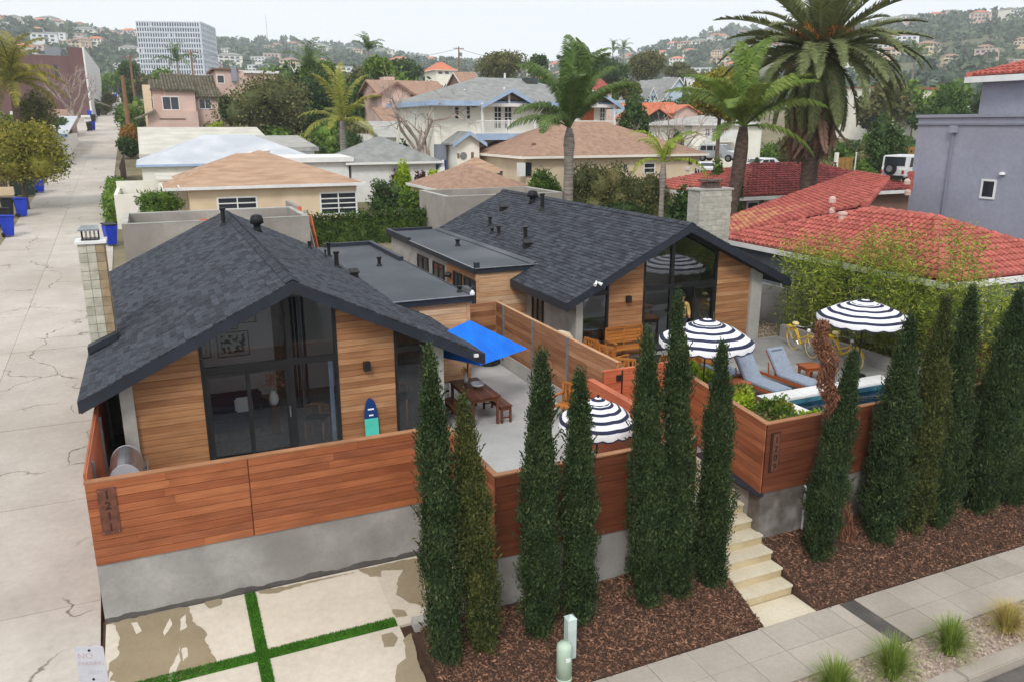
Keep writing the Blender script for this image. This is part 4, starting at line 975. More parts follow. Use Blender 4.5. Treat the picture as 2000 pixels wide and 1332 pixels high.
MB().tube([(2.45, 17.25, 1.95), (3.35, 17.25, 1.95)], .012, 6).build('rod', M['black'], cu)
# surfboard sign against the cedar wall
sbp = thing('surfboard', 'small teal and blue surfboard leaning on the cedar wall between door and window', 'surfboard', (4.08, 16.97, -.1))
def board_outline(z0, z1, n=10):
    out = []
    for i in range(n + 1):
        z = z0 + (z1 - z0) * i / n; w = .155 * (1 - max(0, (z - .62) / .48) ** 2) ** .5 * (1 - .25 * max(0, (.3 - z) / .3) ** 2); out.append((w, z))
    return out
for a, b, m, nm in ((0, .62, 'teal', 'tail'), (.622, 1.09, 'boardblue', 'nose')):
    o_ = board_outline(a, b); MB().prism([(w, -.03, z) for w, z in o_] + [(-w, -.03, z) for w, z in o_[::-1]], (0, .045, 0)).build(nm, M[m], sbp)
for z, w in ((.82, .07), (.68, .05)): MB().box(-w, w, -.036, -.031, z, z + .035).build('logo', M['whitefab'], sbp)
sbp.rotation_euler = (R(-5), 0, 0)

# ---- right house
X2 = 14.98
h2, rf2, zt2, zu2 = house('gabled_house', 'dark gabled house behind the pool deck with cedar boards and black framed glass doors', X2, 4.11, .49, 20.0, 20.6, 34.3, 10.72, 19.1, .0,
    [('col', 11.28, 11.52), ('window', 11.52, 12.46), ('wood', 12.46, 13.7), ('door', 13.7, 16.52), ('wood', 16.52, 17.88), ('col', 17.88, 18.33)], 11.3, 18.3, 14.76, 2.08, 24, cutL=(24.0, 11.58), opened=True, seed=12)
V2 = []
for (a, b, hh, r, k) in ((1040, 396, .5, .2, 'turbine'), (1059, 409, .55, .075, 'pipe'), (982, 411, .22, .12, 'box'), (957, 441, .3, .06, 'pipe'), (961, 456, .15, .06, 'pipe'), (974, 460, .3, .07, 'pipe'), (1026, 468, .4, .07, 'pipe'), (1029, 483, .24, .12, 'box')):
    p = onroof(a, b, 4.11, .49, X2, -1); V2.append((p.x, p.y, p.z, hh, r, k))
vents(rf2, zt2, V2)
w2 = MB().box(9.52, 11.28, 24.06, 34.3, -.4, 2.32).build('wall', M['stucco_gray'], h2)
boards(h2, 'siding_board', (9.52, 24.055, 0), (1, 0, 0), 1.9, 0, 2.33, .165, M['cedar_pale'], .02, (0, -1, 0), seed=25, split=.4)
boards(h2, 'siding_board', (9.515, 27.0, 0), (0, -1, 0), 2.94, .2, 2.3, .165, M['cedar'], .02, (-1, 0, 0), seed=26, split=.3)
MB().box(9.46, 9.56, 24.0, 24.1, 0, 2.36).build('corner_post', M['cedar_pale'], h2)
fr2 = MB().box(9.42, 11.62, 24.0, 34.6, 2.34, 2.45).build('flat_roof', M['flatroof'], h2)
MB().box(9.4, 11.7, 23.95, 24.0, 2.3, 2.49).build('roof_edge', M['fascia'], fr2)
MB().box(9.4, 11.7, 23.89, 23.945, 2.475, 2.495).build('flashing', M['galv'], fr2)
MB().box(9.36, 9.415, 24.0, 31.2, 2.3, 2.48).build('roof_edge', M['fascia'], fr2)
MB().box(9.35, 9.41, 24.0, 31.1, 2.482, 2.495).build('flashing', M['galv'], fr2)
MB().box(9.36, 9.5, 31.3, 34.6, 2.3, 2.58).build('parapet', M['fascia'], fr2)
MB().box(9.5, 11.5, 34.5, 34.62, 2.452, 2.56).build('parapet', M['fascia'], fr2)
MB().prism([(11.5, 24.0, 2.47), (11.66, 24.0, 2.55), (11.66, 34.2, 2.55), (11.5, 34.2, 2.47)], (0, 0, .012)).build('seam_strip', M['flatroof'], fr2)
p = pz(894, 481, 2.45); vent(fr2, p.x, p.y, 2.45, .2, .07, 'pipe')
MB().box(9.45, 9.6, 24.02, 24.2, 2.452, 2.66).build('scupper', M['fascia'], fr2)
def side_window(parent, x, ya, yb_, z0, z1, frame='black'):
    f = MB()
    for a, b, c, d in ((ya, yb_, z1 - .05, z1), (ya, yb_, z0, z0 + .05), (ya, ya + .05, z0 + .05, z1 - .05), (yb_ - .05, yb_, z0 + .05, z1 - .05), ((ya + yb_) / 2 - .025, (ya + yb_) / 2 + .025, z0 + .05, z1 - .05)): f.box(x - .05, x + .01, a, b, c, d)
    f = f.build('window', M[frame], parent); MB().box(x - .02, x - .01, ya + .05, yb_ - .05, z0 + .05, z1 - .05).build('pane', M['winglass'], f); return f
for a, b, c, d in ((816, 500, 837, 533), (846, 515, 868, 549), (887, 534, 904, 565), (908, 545, 932, 580)):
    p, q = px(a, b, 9.5), px(c, d, 9.5); side_window(h2, 9.51 if p.y > 27 else 9.49, min(p.y, q.y), max(p.y, q.y), 1.0, 2.05)
p = px(880, 538, 9.5); MB().lathe([(0, 0), (.14, .02), (.16, .1), (.12, .16), (0, .17)], 12, (9.42, p.y, 1.75)).build('vent_hood', M['black'], h2)
p = px(925, 572, 9.45); MB().box(9.3, 9.48, 24.45, 24.95, .6, 1.75).build('meter_cabinet', M['galv'], h2)
q = side_window(h2, 11.29, 22.7, 23.5, .15, 2.0)
wall_lamp(h2, 13.12, 20.58, 1.86)
p = py(1165, 552, 19.95); fl = MB().tube([(p.x, 19.98, p.z + .02), (p.x, 19.9, p.z)], .03, 6).build('floodlight', M['white'], h2)
for s in (-1, 1): MB().tube([(p.x + .03 * s, 19.9, p.z), (p.x + .12 * s, 19.84, p.z - .06)], [.03, .055], 8).build('lamp_head', M['white'], fl)
ch2 = thing('block_chimney', 'grey weathered chimney at the right slope of the house behind the pool', 'chimney', (18.6, 23.5, 0), world=True)
mb = MB(); mb.box(17.85, 19.28, 23.5, 24.2, 0, 4.74); core2 = mb.build('stack', M['chim2'], ch2, bevel=.02)
z = 4.52; 
while z > 1.9:
    off = .2 if int(z / .21) % 2 else 0; x = 17.85 - off
    while x < 19.28 - .05:
        a, b = max(x, 17.85) + .004, min(x + .4, 19.28) - .004
        if b - a > .05: MB().box(a, b, 23.482 - .006 * (int(x * 31 + z * 17) % 2), 23.503, z, z + .2).build('block', M['chim2'], ch2)
        x += .4
    z -= .207
MB().box(17.8, 19.33, 23.46, 24.25, 4.741, 4.8).build('cap', M['conc_light'], ch2)
mb = MB(); mb.box(18.25, 18.9, 23.62, 24.08, 4.8, 4.86); mb.box(18.2, 18.95, 23.58, 24.12, 5.04, 5.1)
for i in range(5):
    for y in (23.63, 24.07): mb.tube([(18.27 + .155 * i, y, 4.86), (18.27 + .155 * i, y, 5.04)], .012, 5)
mb.box(18.3, 18.85, 23.66, 24.04, 4.86, 5.0); mb.build('spark_screen', mk('rusty spark screen', S(110, 92, 84), S(80, 66, 60), 20, .8), ch2)
# interior of the right house
MB().box(11.44, 18.15, 20.7, 27, -.04, .0).build('floor', mk('grey wood floor', S(110, 104, 98), S(88, 82, 78), 4, .4, stretch=(6, .6, 1)), h2)
pl = [(11.44, 0), (18.15, 0), (18.15, 3.7), (11.44, 3.7)]
for c in [(.49, 1, 3.84 + .49 * X2), (-.49, 1, 3.84 - .49 * X2)]: pl = clip2(pl, *c)
MB().prism([(x, 25.4, z) for x, z in pl], (0, .1, 0)).build('partition', mk('interior pale wall', S(230, 230, 228), S(226, 226, 224), 1, .9), h2)
tv = thing('television', 'large black television on the back wall of the right house', 'television', (15.9, 25.35, 1.7)); MB().box(-.7, .7, -.04, 0, -.05, .8).build('screen', M['black'], tv); MB().box(-.72, .72, -.01, .03, -.07, .82).build('casing', M['blackrib'], tv)
tb = thing('dining_table', 'white dining table behind the left window of the right house', 'table', (12.2, 21.7, 0)); MB().box(-.6, .9, -.4, .4, .72, .76).build('tabletop', M['white'], tb, bevel=.01)
for sx in (-.5, .8):
    for sy in (-.32, .32): MB().tube([(sx, sy, 0), (sx, sy, .72)], .025, 6).build('leg', M['teak'], tb)
wish_chair('dining_chair', 'wooden wishbone chair at the white table behind the left window', (11.95, 21.05, 0), R(180), .45)
wish_chair('dining_chair', 'wooden wishbone chair near the window frame at the right end of the white table', (12.75, 21.1, 0), R(200), .45)
sf2 = thing('sofa', 'white throw covered sofa just inside the open glass door of the right house', 'sofa', (14.1, 21.5, 0)); MB().box(-.35, .35, -.3, .5, .1, .45).build('seat', M['navy'], sf2, bevel=.04); MB().box(-.4, -.15, -.35, .5, .3, .95).build('backrest', M['whitefab'], sf2, bevel=.06)
for sx in (-.3, .3):
    for sy in (-.25, .45): MB().box(sx - .03, sx + .03, sy - .03, sy + .03, 0, .1).build('leg', M['walnut'], sf2)
# ================================================================== POOL, PLANTERS, FURNITURE
MB().box(13.42, 17.75, 11.45, 14.9, -.9, -.75).build('pool_floor', M['navystripe'], None, kind='structure')
pool = thing('pool', 'raised plunge pool with white coping and dark blue water behind the board enclosure', 'pool', (15.5, 13, -.7), world=True)
pt_ = NT('pool tile'); v_ = pt_.coord(); c_ = pt_.ramp(pt_.noise(v_, 1.2, 3), [(.35, S(40, 84, 104)), (.65, S(72, 130, 144))]); M['pooltile'] = pt_.done(c_, .4)
mb = MB(); mb.box(13.46, 17.7, 11.5, 14.36, -.72, -.7); mb.box(13.86, 17.3, 14.36, 14.4, -.7, .36); mb.box(13.84, 13.88, 11.5, 14.4, -.7, .36); mb.box(17.26, 17.3, 11.5, 14.4, -.7, .36); mb.box(13.88, 17.26, 11.46, 11.5, -.7, .4)
mb.box(13.9, 17.2, 13.95, 14.35, -.7, -.02); mb.box(13.9, 17.2, 13.55, 13.94, -.7, -.32)
mb.build('basin', M['pooltile'], pool)
wm = NT('pool water'); tr = wm.new('BsdfTransparent'); tr.inputs[0].default_value = (.25, .56, .68, 1); gl = wm.new('BsdfGlossy'); gl.inputs['Roughness'].default_value = .03
fr = wm.new('Fresnel'); fr.inputs[0].default_value = 1.33; bp = wm.new('Bump'); bp.inputs['Strength'].default_value = .5; bp.inputs['Distance'].default_value = .03
wm.link(wm.noise(wm.coord((1, 1.6, 1)), 3.5, 3, .5, None, .6), bp.inputs['Height']); wm.link(bp.outputs[0], gl.inputs['Normal']); wm.link(bp.outputs[0], fr.inputs['Normal'])
mx = wm.new('MixShader'); wm.link(fr.outputs[0], mx.inputs[0]); wm.link(tr.outputs[0], mx.inputs[1]); wm.link(gl.outputs[0], mx.inputs[2]); wm.link(mx.outputs[0], wm.out.inputs[0])
MB().add([(13.88, 11.5, .24), (17.26, 11.5, .24), (17.26, 14.36, .24), (13.88, 14.36, .24)], [(0, 1, 2, 3)]).build('water', wm.m, pool)
for a, b in ((13.4, 14.6), (14.61, 15.8), (15.81, 17.0), (17.01, 17.72)): MB().box(a, b, 14.37, 14.9, .3, .42).build('coping_slab', M['white'], pool, bevel=.015)
for a, b in ((11.16, 12.2), (12.21, 13.3), (13.31, 14.36)):
    MB().box(13.38, 13.87, a, b, .3, .42).build('coping_slab', M['white'], pool, bevel=.015); MB().box(17.27, 17.72, a, b, .3, .42).build('coping_slab', M['white'], pool, bevel=.015)
MB().box(13.42, 17.7, 14.45, 14.86, -.1, .3).build('pool_wall', M['conc_light'], pool); MB().box(13.42, 13.83, 11.2, 14.44, -.4, .3).build('pool_wall', M['conc_light'], pool)
# planting between the pool and the fence
MB().prism([(10.42, 11.15, .0), (13.37, 11.15, .0), (13.37, 14.9, .0), (10.95, 14.9, .0)], (0, 0, .45)).build('planting_bed', M['soil'], None, kind='structure')
rr = random.Random(8)
for i in range(34):
    x = rr.uniform(11.15, 12.75); y = 11.72 + 3.4 * rr.random() ** 1.3
    if x < 10.6 + .16 * (y - 11): x = 11.3
    s = rr.uniform(.22, .42)
    bush('low_shrub', ['low yellow green shrub in the bed left of the pool', 'low mixed shrub in the bed left of the pool'][i % 2], (x, y, .45), (s * 1.2, s * 1.2, s * .95), ['lf_olive', 'lf_mid', 'lf_lime', 'lf_brown'][i % 4], 'shrub', 520, .1, .05, 5, 300 + i, 'low shrubs in the bed beside the pool', .4)
for i, (a, b) in enumerate(((1352, 742), (1375, 752), (1398, 742), (1415, 765))):
    p = pz(a, b, .0); bush('leafy_plant', 'yellow green leafy plant inside the left end of the pool fence', (p.x, p.y, 0), (.28, .28, .3), 'lf_lime', 'plant', 260, .2, .06, 4, 330 + i, 'yellow green plants along the pool fence', .3)

def umbrella(nm, label, loc, D, zr, dome, tiltv=(0, 0, 0), pole='black', valance=.16, rings=10):
    """round striped parasol: canopy rings alternate white and navy; scalloped valance; second vent tier on top"""
    u = thing(nm, label, 'umbrella', loc); Rr = D / 2; n = 48; seg = 8
    def prof(k): t = k / rings; return Rr * t, zr + dome * (1 - t ** 1.7)
    vs = []; fs = []; mi = []
    for k in range(rings + 1):
        r, z = prof((k // 2 * 2 + (1.2 if k % 2 else 0)) if k else 0)
        for j in range(n):
            a = 2 * PI * j / n; ph = (j % (n // seg)) / (n // seg); sag = 1 - .035 * math.sin(PI * ph) * (k / rings)
            vs.append((r * sag * math.cos(a), r * sag * math.sin(a), z - .03 * math.sin(PI * ph) * (k / rings)))
    for k in range(rings):
        for j in range(n): fs.append((k * n + j, (k + 1) * n + j, (k + 1) * n + (j + 1) % n, k * n + (j + 1) % n)); mi.append(k % 2)
    o = len(vs); b = rings * n
    for j in range(n):
        x, y, z = vs[b + j]; ph = (j % (n // seg)) / (n // seg); vs.append((x * 1.01, y * 1.01, z - valance * (.72 + .28 * abs(math.sin(PI * ph * 2)))))
    for j in range(n):
        x, y, z = vs[o + j]; vs.append((x * 1.002, y * 1.002, z - .035))
    for j in range(n):
        fs.append((b + j, o + j, o + (j + 1) % n, b + (j + 1) % n)); mi.append(0); fs.append((o + j, o + n + j, o + n + (j + 1) % n, o + (j + 1) % n)); mi.append(1)
    mb = MB(); mb.v = vs; mb.f = fs; mb.mi = mi; cp = mb.build('canopy', [M['whitefab'], M['navystripe']], u, smooth=True)
    mb = MB(); rt = Rr * .36; vs = []; fs = []; mi = []; q = 4
    for k in range(q + 1):
        t = k / q
        for j in range(n): a = 2 * PI * j / n; vs.append((rt * t * math.cos(a), rt * t * math.sin(a), zr + dome + .06 - .16 * t ** 1.6 - (.03 * abs(math.sin(4 * a)) if k == q else 0)))
    for k in range(q):
        for j in range(n): fs.append((k * n + j, (k + 1) * n + j, (k + 1) * n + (j + 1) % n, k * n + (j + 1) % n)); mi.append(k % 2)
    mb.v = vs; mb.f = fs; mb.mi = mi; mb.build('vent_canopy', [M['whitefab'], M['navystripe']], u, smooth=True)
    MB().tube([(0, 0, 0), (0, 0, zr + dome + .02)], .02, 8).build('pole', M[pole], u); MB().lathe([(.02, 0), (.03, .03), (.02, .07), (0, .08)], 8, (0, 0, zr + dome + .05)).build('finial', M['black'], u)
    for j in range(seg):
        a = 2 * PI * j / seg; MB().tube([(0, 0, zr + dome - .06), (Rr * .55 * math.cos(a), Rr * .55 * math.sin(a), zr + dome * .62 - .03), (Rr * .97 * math.cos(a), Rr * .97 * math.sin(a), zr - .02)], .008, 5).build('rib', M['black'], u)
    MB().lathe([(.24, 0), (.24, .05), (.05, .08), (.04, .25), (0, .25)], 16).build('base', M['black'], u)
    u.rotation_euler = tiltv
    return u
umbrella('striped_umbrella', 'navy and white striped umbrella at the front of the turfed terrace between the cypresses', (7.85, 13.25, -.1), 1.62, 1.3, .42)
umbrella('striped_umbrella', 'navy and white striped umbrella in the middle, in front of the open glass door', (12.63, 16.0, 0), 2.4, 1.72, .46)
umbrella('striped_umbrella', 'navy and white striped umbrella at the far right beside the yellow bicycles and bamboo', (18.1, 16.0, 0), 2.5, 1.8, .4)
# blue square umbrella over the dining table
bu = thing('blue_umbrella', 'bright blue square umbrella over the wooden dining table right of the left house', 'umbrella', (6.86, 18.25, -.1))
mb = MB(); c4 = [(-1.1, -1.1, 1.62), (1.1, -1.1, 1.62), (1.1, 1.1, 1.62), (-1.1, 1.1, 1.62)]; ap = (0, 0, 2.36)
for i in range(4):
    a, b = Vector(c4[i]), Vector(c4[(i + 1) % 4]); m = (a + b) / 2 + Vector((0, 0, .05)) - (a + b) / 2 * .05
    mb.add([ap, a, m, b], [(0, 1, 2), (0, 2, 3)])
mb.build('canopy', M['bluefab'], bu)
MB().tube([(0, 0, 0), (0, 0, 2.3)], .022, 8).build('pole', M['walnut'], bu)
for c in c4: MB().bar((0, 0, 2.12), (c[0] * .96, c[1] * .96, c[2] - .01), .02).build('rib', M['walnut'], bu)
MB().lathe([(.25, 0), (.25, .06), (.05, .1), (0, .1)], 16).build('base', M['black'], bu)
bu.rotation_euler = (R(2), R(3), R(34))

def table(nm, label, loc, rz, lx, ly, h, mat, top=.035, leg=.06, planks=6, over=.04, low=False):
    t = thing(nm, label, 'table', loc, rz)
    for i in range(planks):
        a = -ly / 2 + ly * i / planks; MB().box(-lx / 2, lx / 2, a + .004, a + ly / planks - .004, h - top, h).build('slat', M[mat], t)
    for sx in (-1, 1):
        for sy in (-1, 1):
            x, y = sx * (lx / 2 - over - leg / 2), sy * (ly / 2 - over - leg / 2); MB().box(x - leg / 2, x + leg / 2, y - leg / 2, y + leg / 2, 0, h - top).build('leg', M[mat], t)
    e = over + leg * .3
    for s in (-1, 1):
        MB().box(-lx / 2 + e, lx / 2 - e, s * (ly / 2 - e) - .012, s * (ly / 2 - e) + .012, h - top - .09, h - top).build('apron', M[mat], t)
        MB().box(s * (lx / 2 - e) - .012, s * (lx / 2 - e) + .012, -ly / 2 + e, ly / 2 - e, h - top - .09, h - top).build('apron', M[mat], t)
    return t
def bench(nm, label, loc, rz, lx, ly, h, mat):
    b = table(nm, label, loc, rz, lx, ly, h, mat, .03, .05, 4, .02); b['category'] = 'bench'
    for s in (-1, 1): MB().box(s * (lx / 2 - .05) - .015, s * (lx / 2 - .05) + .015, -ly / 2 + .07, ly / 2 - .07, .12, .15).build('stretcher', M[mat], b)
    return b
table('dining_table', 'brown wooden dining table with a white bowl beside the left house', (6.9, 17.72, -.1), R(90), 1.6, .78, .75, 'walnut', planks=7)
bench('bench', 'brown wooden bench along the right side of the dining table', (7.44, 17.55, -.1), R(90), 1.25, .32, .45, 'walnut')
bench('bench', 'brown wooden bench along the left side of the dining table, half hidden by the cypresses', (6.32, 17.5, -.1), R(90), 1.25, .32, .45, 'walnut')
bw = thing('bowl', 'white ceramic bowl on the brown dining table', 'bowl', (7.0, 17.75, .65)); MB().lathe([(.06, 0), (.15, .05), (.18, .11), (.165, .11), (.13, .05), (.0, .03)], 20).build('bowl', M['white'], bw, smooth=True)
bt = thing('carafe', 'clear carafe with flowers beside the umbrella pole on the dining table', 'carafe', (6.86, 18.2, .65)); MB().lathe([(.05, 0), (.06, .1), (.03, .18), (.035, .24)], 12).build('carafe', M['white'], bt, smooth=True)
rg = np.random.default_rng(9); v, f = leaves(rg.normal(size=(40, 3)) * [.06, .06, .06] + [0, 0, .32], rg.normal(size=(40, 3)), .07, .03, rg); npmesh('flowers', v, f, M['lf_rust'], bt)
c = thing('garden_chair', 'dark chair with white frame at the far end of the dining table', 'chair', (6.25, 18.75, -.1), R(200))
MB().box(-.24, .24, -.22, .22, .42, .47).build('seat', M['black'], c); MB().box(-.2, .2, -.26, -.2, .62, .98).build('backrest', M['black'], c, bevel=.02)
for sx in (-1, 1):
    MB().tube([(.22 * sx, .2, 0), (.22 * sx, .2, .62), (.22 * sx, -.22, .66)], .016, 6).build('arm_frame', M['white'], c); MB().tube([(.22 * sx, -.22, 0), (.22 * sx, -.24, .8)], .016, 6).build('leg', M['white'], c)
pp = pz(953, 712, -.1); c = thing('planter_bowl', 'black round planter bowl on the patio behind the blue umbrella', 'planter', (pp.x, pp.y, -.1)); MB().lathe([(.2, 0), (.34, .12), (.36, .26), (.3, .27), (.28, .2), (0, .2)], 20).build('bowl', M['black'], c, smooth=True)
# two low wooden chairs left of the front umbrella
def arm_chair(nm, label, loc, rz, mat='teak', cush=None, group=None):
    c = thing(nm, label, 'chair', loc, rz, group)
    for i in range(4): a = -.22 + .115 * i; MB().box(-.27, .27, a, a + .1, .38, .41).build('seat_slat', M[mat], c)
    for i in range(5): a = -.25 + .11 * i; MB().box(a, a + .05, -.3, -.27, .42, .84).build('back_slat', M[mat], c)
    MB().box(-.3, .3, -.305, -.265, .84, .91).build('top_rail', M[mat], c)
    for s in (-1, 1):
        MB().box(.3 * s - .025, .3 * s + .025, .2, .25, 0, .61).build('leg', M[mat], c); MB().box(.3 * s - .025, .3 * s + .025, -.31, -.26, 0, .84).build('leg', M[mat], c)
        MB().box(.3 * s - .035, .3 * s + .035, -.3, .28, .61, .64).build('armrest', M[mat], c); MB().box(.3 * s - .02, .3 * s + .02, -.26, .2, .33, .38).build('seat_rail', M[mat], c)
    if cush: MB().box(-.25, .25, -.22, .22, .415, .49).build('cushion', M[cush], c, bevel=.02)
    return c
for (a, b), rz, lb in (((1108, 788), 120, 'orange wooden chair left of the front striped umbrella, on the terrace'), ((1122, 765), 70, 'small orange wooden chair behind the front striped umbrella, by the low wall')):
    p = pz(a, b, .35); arm_chair('garden_chair', lb, (p.x, p.y, -.1), R(rz), 'teak')
# deck furniture in front of the right house
tb_ = thing('garden_bench', 'teak two seat bench against the cedar wall of the right house', 'bench', (12.95, 20.1, 0), R(180))
for i in range(4): a = -.22 + .115 * i; MB().box(-.62, .62, a, a + .1, .4, .43).build('seat_slat', M['teak'], tb_)
for k in (-1, 1):
    for i in range(4): z = .5 + .1 * i; MB().box(.31 * k - .29, .31 * k + .29, -.33, -.3, z, z + .085).build('back_slat', M['teak'], tb_)
for x in (-.64, 0, .64): MB().box(x - .03, x + .03, -.345, -.295, 0, .94).build('post', M['teak'], tb_)
for s in (-1, 1): MB().box(.64 * s - .03, .64 * s + .03, .2, .26, 0, .63).build('leg', M['teak'], tb_); MB().box(.64 * s - .04, .64 * s + .04, -.32, .3, .63, .66).build('armrest', M['teak'], tb_)
MB().box(-.67, .67, -.35, -.29, .94, 1.0).build('top_rail', M['teak'], tb_)
for (a, b, rz, lb, cu_) in ((1168, 697, -75, 'teak armchair nearest the house along the dividing fence', 'blackrib'), (1199, 712, -75, 'teak armchair in the middle of the row along the dividing fence', 'blackrib'), (1222, 735, -40, 'teak armchair just behind the orange gate', 'blackrib'), (1289, 728, 10, 'teak armchair seen from behind between the two tall cypresses', 'blackrib'), (1352, 704, 40, 'teak armchair at the left end of the table under the middle striped umbrella', None), (1386, 712, 100, 'teak armchair at the right end of the table under the middle striped umbrella', None)):
    p = pz(a, b, .3); arm_chair('armchair', lb, (p.x, p.y, 0), R(rz), 'teak', cu_)
table('fire_table', 'low dark grey table in front of the teak bench', (12.75, 18.75, 0), 0, 1.3, .7, .4, 'blackrib', planks=1)
table('outdoor_table', 'teak table under the middle striped umbrella', (14.72, 19.0, 0), R(10), 1.1, .8, .72, 'teak')
for p_, lb, nm in ((pz(1366, 682, .76), 'white candle glass on the teak table', 'candle_glass'), (pz(1350, 690, .76), 'small white cup on the teak table', 'cup')):
    c = thing(nm, lb, 'cup', (14.9 if nm == 'cup' else 14.6, 18.85, .72)); MB().lathe([(.03, 0), (.04, .1), (.035, .1), (.02, .02)], 10).build('glass', M['white'], c)
ct_ = thing('covered_grill', 'grill under a beige cover behind the dividing fence', 'grill', (10.35, 19.7, 0)); MB().lathe([(.5, 0), (.52, .7), (.46, 1.0), (.3, 1.22), (.06, 1.3), (0, 1.3)], 14, sy=.7).build('cover', M['tarp'], ct_, smooth=True)
MB().lathe([(.52, 0), (.53, .06), (.5, .07)], 14, sy=.7).build('hem', M['tarp'], ct_)
def lounger(label, loc, rz):
    """foot towards +Y of the thing"""
    L = thing('sun_lounger', label, 'sun lounger', loc, rz, 'grey cushioned loungers by the pool')
    for s in (-1, 1): MB().box(.33 * s - .02, .33 * s + .02, -.75, 1.15, .24, .31).build('side_rail', M['teak_red'], L)
    for y in (-.62, 1.02):
        for s in (-1, 1): MB().box(.33 * s - .03, .33 * s + .03, y - .03, y + .03, 0, .24).build('leg', M['teak_red'], L)
    for i in range(9): y = .02 + .125 * i; MB().box(-.31, .31, y, y + .09, .29, .31).build('slat', M['teak_red'], L)
    m = Matrix.Translation((0, .02, .31)) @ Matrix.Rotation(R(-52), 4, 'X')
    MB().box(-.29, .29, -.8, 0, -.02, .01, m=m).build('back_frame', M['teak_red'], L)
    bc = MB().box(-.3, .3, -.82, -.01, .012, .085, m=m).build('back_cushion', M['greycush'], L, bevel=.02)
    MB().box(-.2, .2, -.74, -.70, .086, .093, m=m).build('strap', mk('cushion seam', S(96, 104, 120), None, 5), bc)
    MB().box(-.3, .3, .03, 1.17, .312, .385).build('seat_cushion', M['greycush'], L, bevel=.02)
    MB().bar((.3, -.28, .28), (.3, -.33, .62), .025).build('prop', M['teak_red'], L)
    return L
lounger('grey cushioned lounger nearer the left, beside the small orange table, facing the pool', (14.42, 16.2, 0), R(183))
lounger('grey cushioned lounger on the right, beside the low red table, facing the pool', (15.55, 16.2, 0), R(183))
table('side_table', 'small orange hardwood table left of the left lounger', (13.75, 15.95, 0), R(10), .5, .5, .42, 'teak_red', planks=5)
table('side_table', 'low red hardwood table between the right lounger and the bicycles', (16.62, 16.35, 0), R(-8), .55, .5, .42, 'teak_red', planks=5)
c = thing('sun_lounger', 'grey cushioned lounger mostly hidden under the middle striped umbrella', 'sun lounger', (14.25, 17.2, 0), R(183), 'grey cushioned loungers by the pool'); MB().box(-.3, .3, -.6, .6, .31, .385).build('seat_cushion', M['greycush'], c, bevel=.02); MB().box(-.34, .34, -.62, .62, .24, .305).build('frame', M['teak_red'], c)
for s in (-1, 1):
    for y in (-.5, .5): MB().box(.3 * s - .03, .3 * s + .03, y - .03, y + .03, 0, .24).build('leg', M['teak_red'], c)

